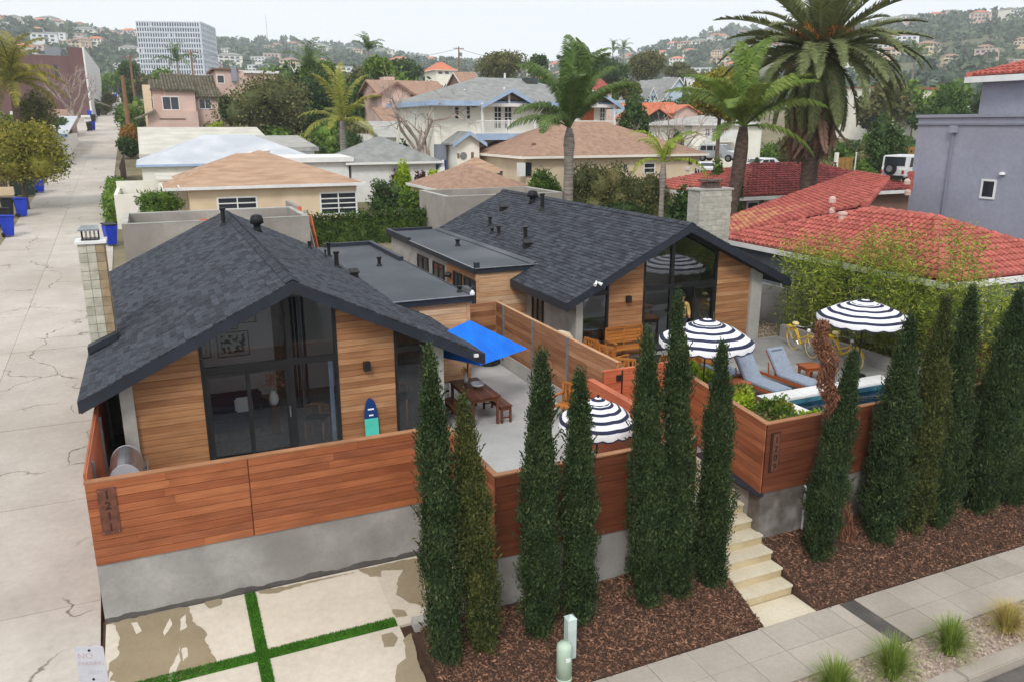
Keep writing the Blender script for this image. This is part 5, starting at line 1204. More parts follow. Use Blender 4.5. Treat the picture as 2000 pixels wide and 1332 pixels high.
def bicycle(label, a, b, lean=R(6)):
    """rear wheel contact a, front wheel contact b (deck points)"""
    a = Vector(a); b = Vector(b); d = b - a
    t = thing('bicycle', label, 'bicycle', a, math.atan2(d.y, d.x), 'yellow cruiser bicycles on the deck'); t.rotation_euler = (lean, 0, math.atan2(d.y, d.x))
    r = .335; Wb = 1.06; bb = Vector((.44, 0, .28)); st = Vector((.24, 0, .74)); hd = Vector((Wb - .22, 0, .74)); hb = Vector((Wb - .16, 0, .58)); rw = Vector((0, 0, r)); fw = Vector((Wb, 0, r))
    for c in (rw, fw):
        ty = MB().tube([(c.x + r * .97 * math.cos(k), 0, c.z + r * .97 * math.sin(k)) for k in np.linspace(0, 2 * PI, 33)], .026, 8, cap=False).build('wheel', M['tyre'], t, smooth=True)
        MB().tube([(c.x + r * .88 * math.cos(k), 0, c.z + r * .88 * math.sin(k)) for k in np.linspace(0, 2 * PI, 33)], .012, 5, cap=False).build('rim', M['steel'], ty)
        sp_ = MB()
        for k in range(14): an = 2 * PI * k / 14; sp_.tube([(c.x, .02 * (-1) ** k, c.z), (c.x + r * .88 * math.cos(an), 0, c.z + r * .88 * math.sin(an))], .0025, 3)
        sp_.tube([(c.x, -.05, c.z), (c.x, .05, c.z)], .022, 8); sp_.build('spokes', M['steel'], ty)
    f = MB()
    for p, q, w in ((bb, st, .018), (bb, hb, .022), (st * .35 + bb * .65, hd * .5 + hb * .5, .018), (bb, rw, .012), (st * .8 + bb * .2, rw, .011), (hd, hb, .022)): f.tube([p, q], w, 7)
    for s in (-1, 1): f.tube([hb, hb + Vector((.05, .045 * s, -.05)), fw + Vector((0, .05 * s, 0))], .012, 6)
    f.build('frame', M['yellow'], t)
    for c, a0, a1 in ((rw, R(20), R(190)), (fw, R(15), R(150))):
        mb = MB(); an = np.linspace(a0, a1, 12)
        mb.add([(c.x + (r + .035) * math.cos(k), y, c.z + (r + .035) * math.sin(k)) for k in an for y in (-.035, .035)], [(2 * i, 2 * i + 1, 2 * i + 3, 2 * i + 2) for i in range(11)]); mb.build('mudguard', M['yellow'], t)
    MB().prism([(.02, .05, r - .05), (.48, .05, .24), (.5, .05, .33), (.02, .05, r + .05)], (0, .02, 0)).build('chain_guard', M['yellow'], t)
    MB().tube([st, st + Vector((-.05, 0, .12))], .014, 6).build('seat_post', M['steel'], t)
    MB().lathe([(0, 0), (.11, .01), (.12, .05), (.08, .09), (0, .1)], 12, (.16, 0, .85), sx=1.25, sy=.8).build('saddle', M['tyre'], t, smooth=True)
    MB().tube([hd, hd + Vector((-.05, 0, .18)), hd + Vector((-.04, .0, .2))], .013, 6).build('stem', M['steel'], t)
    MB().tube([hd + Vector((-.28, .3, .2)), hd + Vector((-.12, .27, .24)), hd + Vector((-.03, .1, .2)), hd + Vector((-.03, -.1, .2)), hd + Vector((-.12, -.27, .24)), hd + Vector((-.28, -.3, .2))], .012, 6).build('handlebar', M['steel'], t)
    for s in (-1, 1): MB().tube([hd + Vector((-.18, .285 * s, .225)), hd + Vector((-.29, .302 * s, .198))], .018, 6).build('grip', M['tyre'], t)
    MB().lathe([(.0, 0), (.05, .01), (.055, .06), (.03, .1), (0, .1)], 10, hd + Vector((.07, 0, .05))).build('headlamp', M['whitefab'], t)
    rk = MB(); rk.box(-.28, .12, -.07, .07, .74, .75)
    for s in (-1, 1): rk.tube([(-.2, .06 * s, .74), (0, .06 * s, r)], .007, 5); rk.tube([(.05, .06 * s, .74), (.02, .06 * s, r)], .007, 5)
    rk.build('carrier', M['yellow'], t)
    cr = MB(); cr.tube([bb + Vector((0, -.09, 0)), bb + Vector((0, .09, 0))], .02, 6)
    for s in (-1, 1): cr.tube([bb + Vector((0, .08 * s, 0)), bb + Vector((.1 * s, .08 * s, -.13 * s))], .011, 5); cr.box(bb.x + .1 * s - .04, bb.x + .1 * s + .04, .1 * s - .05, .1 * s + .05, bb.z - .13 * s - .01, bb.z - .13 * s + .01)
    cr.build('crank', M['steel'], t)
    MB().tube([(.4, .06, .25), (.3, .22, .0)], .01, 5).build('kickstand', M['steel'], t)
    return t
bicycle('yellow cruiser bicycle at the back left, its rear wheel by the concrete planter', pz(1549, 681, 0), pz(1592, 702, 0))
bicycle('yellow cruiser bicycle at the front right, standing behind the dead cypress and the umbrella pole', pz(1625, 702, 0), pz(1680, 725, 0))
# planter wall with bamboo at the right of the deck
pwl = thing('planter_wall', 'low grey concrete planter wall along the right edge of the pool deck', 'wall', (19.4, 18, 0), world=True)
MB().box(19.2, 19.38, 14.0, 20.4, -.3, .42).build('wall', M['conc'], pwl); MB().box(17.8, 19.199, 14.4, 14.6, -.3, .42).build('wall', M['conc'], pwl)
MB().box(19.385, 20.34, 12.2, 20.6, -.5, .34).build('planting_bed', M['soil'], None, kind='structure')
MB().box(18.34, 19.2, 20.42, 20.55, -.4, -.01).build('edge', M['conc'], pwl)
nw = thing('side_wall', 'bare grey concrete wall behind the deck, left of the bamboo', 'wall', (20.4, 20, 0), world=True)
MB().box(20.35, 20.5, 11.4, 31, -.8, 1.35).build('wall', M['conc'], nw)
rng = np.random.default_rng(31); n = 2500; c = np.stack([rng.uniform(18.4, 21.5, n), rng.uniform(20.6, 24.5, n), rng.uniform(-.01, .03, n)], 1)
v, f = leaves(c, rng.normal(size=(n, 3)) * [1, 1, .25], rng.uniform(.04, .09, n), rng.uniform(.03, .06, n), rng); npmesh('gravel', v, f, M['pebble'], None, 'stuff')

# grill beside the left house
g = thing('gas_grill', 'stainless steel barbecue grill in the gap behind the orange fence at the left corner', 'grill', (-.93, 14.95, .08))
MB().box(-.3, .26, -.62, .62, .08, .82).build('cabinet', M['steel'], g, bevel=.01)
for k, m_ in enumerate(('lid_shell',)):
    pr = [(.27, .83)] + [(.27 * math.cos(a), .86 + .36 * math.sin(a)) for a in np.linspace(.15, PI - .05, 14)] + [(-.3, .83)]
    MB().prism([(x, -.46, z) for x, z in pr], (0, .92, 0)).build('lid', M['steel'], g)
for s in (-1, 1): MB().prism([(x * 1.03, s * .475 - .012, z * 1.004) for x, z in pr], (0, .024, 0)).build('lid_end', mk('cast grey lid end', S(176, 178, 184), S(160, 162, 168), 3, .45), g)
hb = MB().tube([(.33, -.36, .98), (.36, -.36, .98), (.36, .36, .98), (.33, .36, .98)], .014, 8).build('lid_handle', M['steel'], g)
for i in range(5): MB().tube([(.26, -.44 + .22 * i, .74), (.32, -.44 + .22 * i, .74)], [.035, .028], 10).build('knob', M['black'], g)
MB().box(.1, .3, -.62, .62, .68, .8).build('control_panel', M['steel'], g)
for s in (-1, 1): MB().box(-.26, .24, s * .8 - .18, s * .8 + .18, .82, .85).build('side_shelf', M['steel'], g)
for sx in (-.25, .2):
    for sy in (-.55, .55): MB().tube([(sx, sy - .02, .04), (sx, sy + .02, .04)], .04, 10).build('castor', M['rubber'], g)

# ================================================================== STREET OBJECTS
pd = thing('utility_pedestal', 'round pale green utility pedestal in the front of the mulch bed', 'utility box', (5.22, 9.62, -1.56)); MB().lathe([(.125, 0), (.125, .58), (.12, .63), (.09, .67), (0, .69)], 20).build('housing', M['pedestal'], pd, smooth=True); MB().lathe([(.131, 0), (.131, .05), (.126, .06)], 20).build('base_ring', M['pedestal'], pd)
MB().box(-.04, .04, -.135, -.12, .4, .46).build('label_plate', M['white'], pd)
pd = thing('utility_post', 'square pale grey utility post standing behind the round green pedestal', 'utility box', (5.5, 9.95, -1.46)); MB().prism([(-.08, -.08, 0), (.08, -.08, 0), (.08, .08, 0), (-.08, .08, 0)], (0, 0, .74)).build('housing', M['pedestal2'], pd, bevel=.012)
mb = MB(); mb.add([(-.085, -.085, .74), (.085, -.085, .74), (.085, .085, .74), (-.085, .085, .74), (0, 0, .81)], [(0, 1, 4), (1, 2, 4), (2, 3, 4), (3, 0, 4), (3, 2, 1, 0)]); mb.build('cap', M['pedestal2'], pd)
# no parking sign
q = dep(181, 1294, 8.6)
sg = thing('parking_sign', 'faded white no parking sign on a post at the bottom left by the alley', 'sign', (q.x, q.y, -1.5), R(-20))
zc = q.z + 1.5
def rrect(w, h, r, n=5): return [(sx * (w - r) + r * math.cos(a), sz * (h - r) + r * math.sin(a)) for sx, sz, a0 in ((1, 1, 0), (-1, 1, PI / 2), (-1, -1, PI), (1, -1, 1.5 * PI)) for a in np.linspace(a0, a0 + PI / 2, n)]
plate = MB(); plate.prism([(x, -.03, zc + z) for x, z in rrect(.15, .225, .03)], (0, .006, 0)); plate = plate.build('plate', M['signwhite'], sg)
MB().box(-.022, .022, -.022, .022, -.2, zc + .2).build('post', M['galv'], sg)
for zz in (.18, -.18): MB().tube([(0, -.036, zc + zz), (0, -.03, zc + zz)], .014, 8).build('bolt', M['black'], plate)
def lettering(txt, parent, x, y, z, size, mat, rot=None):
    cu = bpy.data.curves.new('lettering', 'FONT'); cu.body = txt; cu.size = size; cu.extrude = .001; cu.align_x = 'CENTER'
    me = bpy.data.meshes.new_from_object(bpy.data.objects.new('tmp', cu)); me.transform(Matrix.Translation((x, y, z)) @ Matrix.Rotation(PI / 2, 4, 'X')); me.materials.clear(); me.materials.append(mat); return link('lettering', me, parent)
lettering('NO', plate, -.05, -.0315, zc + .08, .1, M['signred']); lettering('PARKING', plate, 0, -.0315, zc - .0, .065, M['signred']); lettering('ALLEY', plate, .03, -.0315, zc - .11, .06, mk('bleached lettering', S(208, 208, 214), None, 5))

def bin_(label, loc, rz, mat, lid=None, s=1.0):
    b = thing('wheelie_bin', label, 'wheelie bin', loc, rz, 'wheeled bins along the alley')
    mb = MB(); a, c = (.21, .24), (.29, .34)
    mb.add([(sx * w, sy * d, z) for (w, d), z in ((a, .06), (c, .98)) for sx, sy in ((-1, -1), (1, -1), (1, 1), (-1, 1))], [(0, 3, 2, 1), (4, 5, 6, 7), (0, 1, 5, 4), (1, 2, 6, 5), (2, 3, 7, 6), (3, 0, 4, 7)]); mb.build('body', M[mat], b, bevel=.02)
    MB().prism([(-.31, -.37, .985), (.31, -.37, .985), (.31, .36, 1.03), (-.31, .36, 1.03)], (0, 0, .05)).build('lid', M[lid or mat], b, bevel=.015)
    MB().tube([(-.22, .4, .98), (.22, .4, .98)], .018, 6).build('handle', M[lid or mat], b)
    for sx in (-1, 1): MB().tube([(.23 * sx - .025, .24, .1), (.23 * sx + .025, .24, .1)], .1, 12).build('wheel', M['rubber'], b)
    b.scale = (s, s, s * 1.08)
    return b
for (x, y), mat, lb, rz in (((18, 463), 'binblue', 'blue wheeled bin nearest the camera at the left edge of the alley', 100), ((8, 446), 'binblack', 'black bin behind the nearest blue bin at the left edge', 95), ((44, 424), 'binblue', 'blue wheeled bin second from the camera on the left side of the alley', 105), ((18, 424), 'binblack', 'black bin left of the second blue bin', 95),
        ((40, 384), 'bingreen', 'dark green bin at the left by the dark board fence, left one of the pair', 90), ((61, 383), 'bingreen', 'dark green bin at the left by the dark board fence, right one of the pair', 90), ((79, 377), 'binblue', 'blue bin right of the two dark green bins', 90),
        ((218, 480), 'binblue', 'blue bin with a dark lid beside the chimney on the right side of the alley', 20), ((176, 257), 'binblack', 'black bin far up the alley by the clipped hedge', 90), ((182, 256), 'binblue', 'blue bin far up the alley touching the black one', 90), ((183, 240), 'binblack', 'dark bin further up the alley beside a blue one', 90), ((176, 232), 'binblue', 'blue bin further up the alley by the white building', 90), ((193, 228), 'binblack', 'small dark bin furthest on the left side of the alley', 90), ((227, 193), 'binblue', 'tiny blue bin at the top of the alley', 90)):
    p = pg(x, y); bin_(lb, p, R(rz), mat, 'binblack' if 'dark lid' in lb else None, 1.0 if p.y < 90 else 1.15)

def fountain(label, p, r, h, mat, seed, group='fountain grasses in the parkway'):
    rng = np.random.default_rng(seed); t = thing('fountain_grass', label, 'ornamental grass', p, group=group); n = 900
    a = rng.uniform(0, 2 * PI, n); tilt = np.abs(rng.normal(0, .55, n)); ln = h * rng.uniform(.75, 1.25, n); K = 5; V = np.zeros((n, K, 2, 3)); w = .006
    u = np.stack([np.cos(a), np.sin(a), np.zeros(n)], 1); s = np.stack([-np.sin(a), np.cos(a), np.zeros(n)], 1); b = u * (rng.random((n, 1)) * .1)
    for k in range(K):
        q = k / (K - 1); ang = tilt * (.35 + 1.15 * q); c = b + u * (ln * q * np.sin(ang))[:, None] * (r / h) ; c[:, 2] = ln * q * np.cos(ang * .9)
        V[:, k, 0] = c - s * w * (1 - q * .8); V[:, k, 1] = c + s * w * (1 - q * .8)
    v = V.reshape(-1, 3); F = [np.stack([np.arange(n) * K * 2 + k * 2, np.arange(n) * K * 2 + k * 2 + 1, np.arange(n) * K * 2 + k * 2 + 3, np.arange(n) * K * 2 + k * 2 + 2], 1) for k in range(K - 1)]
    npmesh('blades', v, np.concatenate(F), M[mat], t); MB().lathe([(.1, -.02), (.08, .05), (0, .06)], 10).build('crown', M['soil'], t); return t
fountain('green fountain grass clump cut by the bottom edge of the picture', (8.95, 7.6, -1.6), .42, .55, 'fount', 1)
fountain('largest green fountain grass clump beside the dark drain strip', (10.1, 7.55, -1.6), .5, .62, 'fount', 2)
fountain('medium green fountain grass clump in the gravel strip', (11.5, 7.6, -1.6), .45, .58, 'fount', 3)
fountain('dry straw coloured fountain grass clump at the right edge', (12.95, 7.6, -1.6), .45, .5, 'fount_dry', 4)

# person in the doorway
def person(label, loc, rz):
    t = thing('person', label, 'person', loc, rz)
    def skin(nm, verts, edges, rad, mat, parent, sub=2):
        me = bpy.data.meshes.new(nm); me.from_pydata(verts, edges, []); o = bpy.data.objects.new('tmp', me); COL.objects.link(o)
        md = o.modifiers.new('s', 'SKIN'); sb = o.modifiers.new('d', 'SUBSURF'); sb.levels = sb.render_levels = sub
        for i, r in enumerate(rad): me.skin_vertices[0].data[i].radius = r if isinstance(r, tuple) else (r, r)
        me.skin_vertices[0].data[0].use_root = True
        dg = bpy.context.evaluated_depsgraph_get(); m2 = bpy.data.meshes.new_from_object(o.evaluated_get(dg)); bpy.data.objects.remove(o)
        m2.name = nm; m2.materials.clear(); m2.materials.append(mat); m2.polygons.foreach_set('use_smooth', [True] * len(m2.polygons)); return link(nm, m2, parent)
    V = [(0, 0, .95), (0, 0, 1.12), (0, 0, 1.3), (0, 0, 1.42), (0, 0, 1.5), (0, .02, 1.6), (0, .03, 1.7),
         (.19, 0, 1.39), (.25, .02, 1.14), (.17, .2, 1.02), (-.19, 0, 1.39), (-.25, .02, 1.14), (-.17, .2, 1.02),
         (.1, 0, .9), (.11, .02, .5), (.11, -.02, .09), (.12, .12, .03), (-.1, 0, .9), (-.11, .02, .5), (-.11, -.02, .09), (-.12, .12, .03)]
    E = [(0, 1), (1, 2), (2, 3), (3, 4), (4, 5), (5, 6), (3, 7), (7, 8), (8, 9), (3, 10), (10, 11), (11, 12), (0, 13), (13, 14), (14, 15), (15, 16), (0, 17), (17, 18), (18, 19), (19, 20)]
    Rd = [(.15, .1), (.14, .09), (.15, .1), (.12, .08), .05, (.075, .09), (.07, .085), .06, .045, .03, .06, .045, .03, .085, .06, .045, .04, .085, .06, .045, .04]
    body = skin('body', V, E, Rd, M['skin'], t)
    skin('hoodie', [(0, 0, .9), (0, 0, 1.12), (0, 0, 1.3), (0, 0, 1.43), (.2, 0, 1.39), (.26, .02, 1.13), (.18, .18, 1.03), (-.2, 0, 1.39), (-.26, .02, 1.13), (-.18, .18, 1.03)],
         [(0, 1), (1, 2), (2, 3), (3, 4), (4, 5), (5, 6), (3, 7), (7, 8), (8, 9)], [(.19, .13), (.18, .12), (.18, .13), (.13, .1), .08, .065, .05, .08, .065, .05], M['hoodie'], t)
    skin('trousers', [(0, 0, .95), (.1, 0, .86), (.11, .02, .5), (.11, -.02, .1), (-.1, 0, .86), (-.11, .02, .5), (-.11, -.02, .1)], [(0, 1), (1, 2), (2, 3), (0, 4), (4, 5), (5, 6)], [(.16, .12), .105, .078, .065, .105, .078, .065], M['denim'], t)
    MB().lathe([(.0, .0), (.06, .0), (.092, .06), (.098, .12), (.08, .18), (.03, .21), (0, .212)], 16, (0, -.01, 1.58), sy=1.12).build('hair', M['hair'], t, smooth=True)
    fc = MB(); fc.lathe([(0, -.02), (.012, -.012), (.016, 0), (.008, .03), (0, .035)], 6, (0, .125, 1.625)); fc.build('nose', M['skin'], t)
    for s in (-1, 1):
        MB().lathe([(0, -.008), (.01, 0), (0, .008)], 6, (.032 * s, .112, 1.66)).build('eye', M['hair'], t); MB().lathe([(0, -.03), (.014, -.015), (.016, .015), (0, .03)], 6, (.085 * s, .02, 1.63)).build('ear', M['skin'], t)
        for k in range(5):
            b = Vector((.17 * s + .018 * (k - 2), .2, 1.02)); d = Vector((-.03 * s, .05, -.01)) if k < 4 else Vector((-.05 * s, .01, .03)); ln = (.9, 1, 1.05, .9, .7)[k]
            MB().tube([b, b + d * ln, b + d * ln * 1.4 + Vector((0, 0, -.025))], [.0095, .0085, .006], 6).build('finger', M['skin'], t)
    MB().box(-.022, .022, .117, .122, 1.577, 1.584).build('mouth', mk('lips', S(150, 90, 84), None, 5), t)
    return t
person('person with dark hair in a mustard yellow hoodie standing in the open glass doorway', (15.36, 20.8, 0), R(175))
# ================================================================== CYPRESSES AND BAMBOO
def cypress(label, bx, by, tx, ty, wpx, mat, seed, n=26000, nm='cypress', bend=0.0, top=.5, zb=None):
    """columnar cypress: foot and tip from the photograph, on the mulch at Y = 10.45"""
    rng = np.random.default_rng(seed); b = py(bx, by, 10.45); b.z = mulch_z(b.x, b.y) - .02; tp = py(tx, ty, 10.45); Hh = tp.z - b.z
    d = (b - CP).dot(Vector(FW)); Rm = wpx * d / FPX / 2 * .82
    t = thing(nm, label, 'tree', b, group=None); lean = (tp.x - b.x)
    def axis(q): return np.stack([lean * q + bend * np.sin(q * PI), np.zeros_like(q), q * Hh], -1)
    def rad(q): return Rm * np.interp(q, [0, .04, .15, .32, .5, .7, .82, .9, .96, 1], [.55, .8, .96, 1.0, .9, .7, .5, .3, .14, .02])
    # clumps: short upright sprays piled on the column, each spray many scale-leaf slivers
    nc = 520; qc = rng.random(nc) ** .85; ac = rng.uniform(0, 2 * PI, nc); rc = rad(qc) * (.7 + .3 * rng.random(nc)) * (1 + .16 * np.sin(qc * 17 + 2 * ac + seed) + .13 * np.sin(qc * 41 + 3 * ac + 2 * seed)); cc = axis(qc) + np.stack([rc * np.cos(ac), rc * np.sin(ac), np.zeros(nc)], 1)
    idx = rng.integers(0, nc, n); o = rng.normal(size=(n, 3)) * np.array([.038, .038, .085]); c = cc[idx] + o; q = np.clip(c[:, 2] / Hh, 0, 1)
    outw = np.stack([np.cos(ac[idx]), np.sin(ac[idx]), np.zeros(n)], 1)
    ax = outw * .45 + rng.normal(size=(n, 3)) * .45 + np.array([0, 0, 1.0])
    v, f = leaves(c, ax, rng.uniform(.03, .08, n), rng.uniform(.012, .026, n), rng)
    m = 6000; qs = rng.random(m); a2 = rng.uniform(0, 2 * PI, m); rs = rad(qs) * rng.uniform(.55, .85, m); v3, f3 = leaves(axis(qs) + np.stack([rs * np.cos(a2), rs * np.sin(a2), np.zeros(m)], 1), rng.normal(size=(m, 3)) * .5 + [0, 0, 1], .1, .035, rng); v, f = join((v, f), (v3, f3))
    # stray tips
    m = 45; qs = rng.random(m); a2 = rng.uniform(0, 2 * PI, m); rs = rad(qs) * 1.05; cs = axis(qs) + np.stack([rs * np.cos(a2), rs * np.sin(a2), np.zeros(m)], 1)
    k = 8; cs = np.repeat(cs, k, 0) + np.repeat(np.stack([np.cos(a2) * .1, np.sin(a2) * .1, np.full(m, .16)], 1), k, 0) * np.tile(np.linspace(0, 1, k), m)[:, None]
    v2, f2 = leaves(cs, np.repeat(np.stack([np.cos(a2), np.sin(a2), np.full(m, 1.2)], 1), k, 0) + rng.normal(size=(m * k, 3)) * .4, .09, .03, rng)
    # inner mass
    nu, nv = 10, 16; V = []; F = []
    for i in range(nv + 1):
        qq = i / nv; a = axis(np.array(qq)); rr_ = float(rad(qq)) * .55
        for j in range(nu): w = 2 * PI * j / nu; e = rr_ * rng.uniform(.8, 1.08); V.append((a[0] + e * math.cos(w), a[1] + e * math.sin(w), a[2] + rng.uniform(-.05, .05)))
    for i in range(nv):
        for j in range(nu): F.append((i * nu + j, i * nu + (j + 1) % nu, (i + 1) * nu + (j + 1) % nu, (i + 1) * nu + j))
    v, f = join((v, f), (v2, f2), (np.array(V), np.array(F))); npmesh('foliage', v, f, M[mat], t)
    MB().tube([(0, 0, -.1), (0, 0, .4), (lean * .3, 0, Hh * .3)], [.06, .05, .03], 7).build('trunk', M['bark'], t)
    return t
cyp = [('tall dark cypress at the left of the row, nearest the driveway', 872, 1292, 838, 692, 96, 'cyp'),
    ('yellowing cypress leaning against the leftmost dark one', 948, 1262, 903, 785, 88, 'cyp_y'),
    ('dark cypress behind the round green pedestal, left of the front striped umbrella', 1050, 1244, 1058, 695, 92, 'cyp'),
    ('shorter dark cypress standing in front of the front striped umbrella', 1130, 1200, 1132, 735, 84, 'cyp'),
    ('dark cypress right of the front striped umbrella, left one of a close pair', 1266, 1185, 1264, 655, 92, 'cyp'),
    ('tallest slim cypress reaching in front of the glass door, right one of the close pair', 1322, 1174, 1324, 585, 80, 'cyp'),
    ('dark cypress beside the foot of the steps', 1386, 1156, 1411, 680, 80, 'cyp'),
    ('leaning dark cypress in front of the pool, right of the steps', 1592, 1098, 1668, 692, 84, 'cyp'),
    ('broad dark cypress second to the right of the steps', 1712, 1070, 1779, 625, 100, 'cyp'),
    ('olive tinged cypress at the right end of the pool', 1775, 1040, 1848, 590, 92, 'cyp_y'),
    ('dark cypress right of the olive tinged one', 1825, 1022, 1900, 570, 92, 'cyp'),
    ('tall dark cypress second from the right edge', 1906, 1005, 1992, 575, 104, 'cyp'),
    ('dark cypress at the right edge of the picture', 1968, 980, 2050, 545, 104, 'cyp')]
for i, c in enumerate(cyp): cypress(*c, seed=500 + i)
# the dead cypress: brown crown, bare brown stem
b = py(1652, 1068, 10.6); b.z = mulch_z(b.x, 10.6); tp = py(1604, 628, 10.6); t = thing('dead_cypress', 'dead brown cypress beside the leaning green one in front of the pool', 'tree', b)
rng = np.random.default_rng(77); hh = tp.z - b.z; n = 4200; q = rng.random(n) ** .7 * .52 + .48; a = rng.uniform(0, 2 * PI, n); rr_ = np.interp(q, [.48, .6, .85, 1], [.09, .2, .2, .12]) * rng.random(n) ** .5 * (.7 + .5 * np.sin(q * 34 + 3 * np.sin(a)))
c = np.stack([(tp.x - b.x) * q + rr_ * np.cos(a), rr_ * np.sin(a), q * hh], 1); v, f = leaves(c, rng.normal(size=(n, 3)) * .6 + [0, 0, .8], rng.uniform(.06, .2, n), .025, rng)
n = 1200; q = rng.random(n) * .42; a = rng.uniform(0, 2 * PI, n); rr_ = .17 * (1 - q) * rng.random(n) ** .5; c = np.stack([(tp.x - b.x) * q + rr_ * np.cos(a), rr_ * np.sin(a), q * hh], 1); v2, f2 = leaves(c, rng.normal(size=(n, 3)) * .3 + [0, 0, 1], rng.uniform(.1, .3, n), .02, rng)
v, f = join((v, f), (v2, f2)); npmesh('foliage', v, f, M['dead'], t); MB().tube([(0, 0, -.1), ((tp.x - b.x) * .5, 0, hh * .5), (tp.x - b.x, 0, hh * .95)], [.06, .045, .01], 7).build('trunk', M['bark'], t)

def bamboo(label, x, y, h, r, seed, n=3000, mat='lf_bamboo'):
    rng = np.random.default_rng(seed); t = thing('bamboo', label, 'bamboo', (x, y, .3), group=None); mb = MB(); C = []
    for k in range(11):
        a = rng.uniform(0, 2 * PI); d = r * rng.random() ** .5 * .7; bx_, by_ = d * math.cos(a), d * math.sin(a); hk = h * rng.uniform(.7, 1.05); lx, ly = bx_ * 1.6 + rng.normal() * .12, by_ * 1.6 + rng.normal() * .12
        P = [(bx_ + (lx - bx_) * q ** 1.5, by_ + (ly - by_) * q ** 1.5, hk * q) for q in np.linspace(0, 1, 6)]; mb.tube(P, [.016, .015, .013, .011, .008, .004], 5)
        m = int(n / 11); q = rng.random(m) ** .7; hk *= 1.0; C.append(np.stack([bx_ + (lx - bx_) * q ** 1.5, by_ + (ly - by_) * q ** 1.5, hk * q], 1)[q > -1] + rng.normal(size=(m, 3)) * [.2, .2, .1])
    c = np.concatenate(C); n = len(c); v, f = leaves(c, rng.normal(size=(n, 3)) * [1, 1, .4] + [0, 0, -.45], rng.uniform(.1, .22, n), rng.uniform(.02, .036, n), rng); npmesh('leaves', v, f, M[mat], t)
    mb.build('culms', mk('bamboo culm', S(126, 128, 70), S(96, 98, 52), 4, .5) if 'culm' not in M else M['culm'], t); return t
M['culm'] = mk('bamboo culm', S(126, 128, 70), S(96, 98, 52), 4, .5)
bl = ['bamboo clump at the left end of the row, beside the side wall of the house', 'bamboo clump behind the back yellow bicycle', 'bamboo clump left of the right striped umbrella', 'tall bamboo clump behind the right striped umbrella', 'bamboo clump right of the right striped umbrella', 'bamboo clump behind the broad cypress', 'tall narrow bamboo standing clear against the red roof', 'bamboo clump behind the olive tinged cypress', 'bamboo clump at the right in front of the lavender house windows', 'low bamboo clump at the right end of the row']
for i, (cx, ty) in enumerate(((1560, 470), (1600, 500), (1650, 470), (1705, 435), (1745, 470), (1800, 520), (1870, 455), (1840, 560), (1930, 545), (1975, 560))):
    p = px(cx, 600, 19.85); tp = px(cx, ty, 19.85); bamboo(bl[i], 19.85 + .1 * (i % 3 - 1), p.y, max(1.2, tp.z - .1), .6, 600 + i)

# ================================================================== PALMS
def frond_mesh(nm, L, n, ll, lw, a0, a1, vee, hang, seed, mat, curl=1.5):
    """one feather leaf growing along +X: rises at angle a0, ends at a1; leaflets set at angle vee and drooping by hang"""
    rng = np.random.default_rng(seed); q = np.linspace(0, 1, 14); ang = a0 + (a1 - a0) * q ** curl; P = [np.zeros(3)]
    for i in range(13): P.append(P[-1] + np.array([math.cos(ang[i]), 0, math.sin(ang[i])]) * L / 13)
    P = np.array(P); u = np.linspace(.12, 1, n); X = np.stack([np.interp(u, q, P[:, k]) for k in range(3)], 1); A = np.interp(u, q, ang); V = []; F = []
    for s in (-1, 1):
        T_ = np.stack([np.cos(A), np.zeros(n), np.sin(A)], 1); Nn = np.stack([-np.sin(A), np.zeros(n), np.cos(A)], 1); Sd = np.array([0, s, 0.])
        ln = ll * np.sin(PI * np.clip(u * .93 + .06, 0, 1)) ** .6 * rng.uniform(.85, 1.1, n); d = unit(T_ * .75 + Sd * 1.0 + Nn * math.sin(vee) + rng.normal(size=(n, 3)) * .1)
        m = X + d * (ln * .55)[:, None]; e = unit(d + np.array([0, 0, -hang])); tip = m + e * (ln * .45)[:, None]; w = T_ * lw / 2
        o = len(V) * 0; base = sum(len(x) for x in V)
        v = np.stack([X - w * .6, X + w * .6, m - w, m + w, tip], 1).reshape(-1, 3); V.append(v); k = np.arange(n) * 5 + base
        F.append(np.stack([k, k + 1, k + 3, k + 2], 1)); F.append(np.stack([k + 2, k + 3, k + 4, k + 4], 1))
    v = np.concatenate(V); f = np.concatenate(F); me = bpy.data.meshes.new(nm)
    tris = [tuple(x) if x[2] != x[3] else (int(x[0]), int(x[1]), int(x[2])) for x in f.tolist()]
    r = MB(); r.tube([tuple(p) for p in P], list(np.linspace(L * .014, L * .003, 14)), 5)
    o = len(v); me.from_pydata([tuple(x) for x in v] + r.v, [], tris + [tuple(i + o for i in ff) for ff in r.f]); me.materials.append(M[mat]); me.update(); return me
def palm(nm, label, loc, hc, meshes, spec, trunk, bark, seed, extra=None, curve=(0, 0)):
    """trunk profile [(q,r)]; spec: list of (mesh index, azimuth, tilt up, scale)"""
    t = thing(nm, label, 'palm tree', loc); mb = MB(); K = 14
    pts = [(curve[0] * math.sin(q * PI * .5) ** 2, curve[1] * q, -.3 + (hc + .3) * q) for q in np.linspace(0, 1, K)]
    mb.tube(pts, [float(np.interp(q, [a for a, b in trunk], [b for a, b in trunk])) for q in np.linspace(0, 1, K)], 12); mb.build('trunk', M[bark], t, smooth=True)
    rr = random.Random(seed)
    for k, az_, el, sc in spec:
        o = link('frond', meshes[k], t); o.location = (pts[-1][0], pts[-1][1], hc); o.rotation_euler = (rr.uniform(-.25, .25), -el, az_); o.scale = (sc,) * 3
    return t, Vector((pts[-1][0], pts[-1][1], hc))
def gnd(p): return min(T(p.y), T(260))
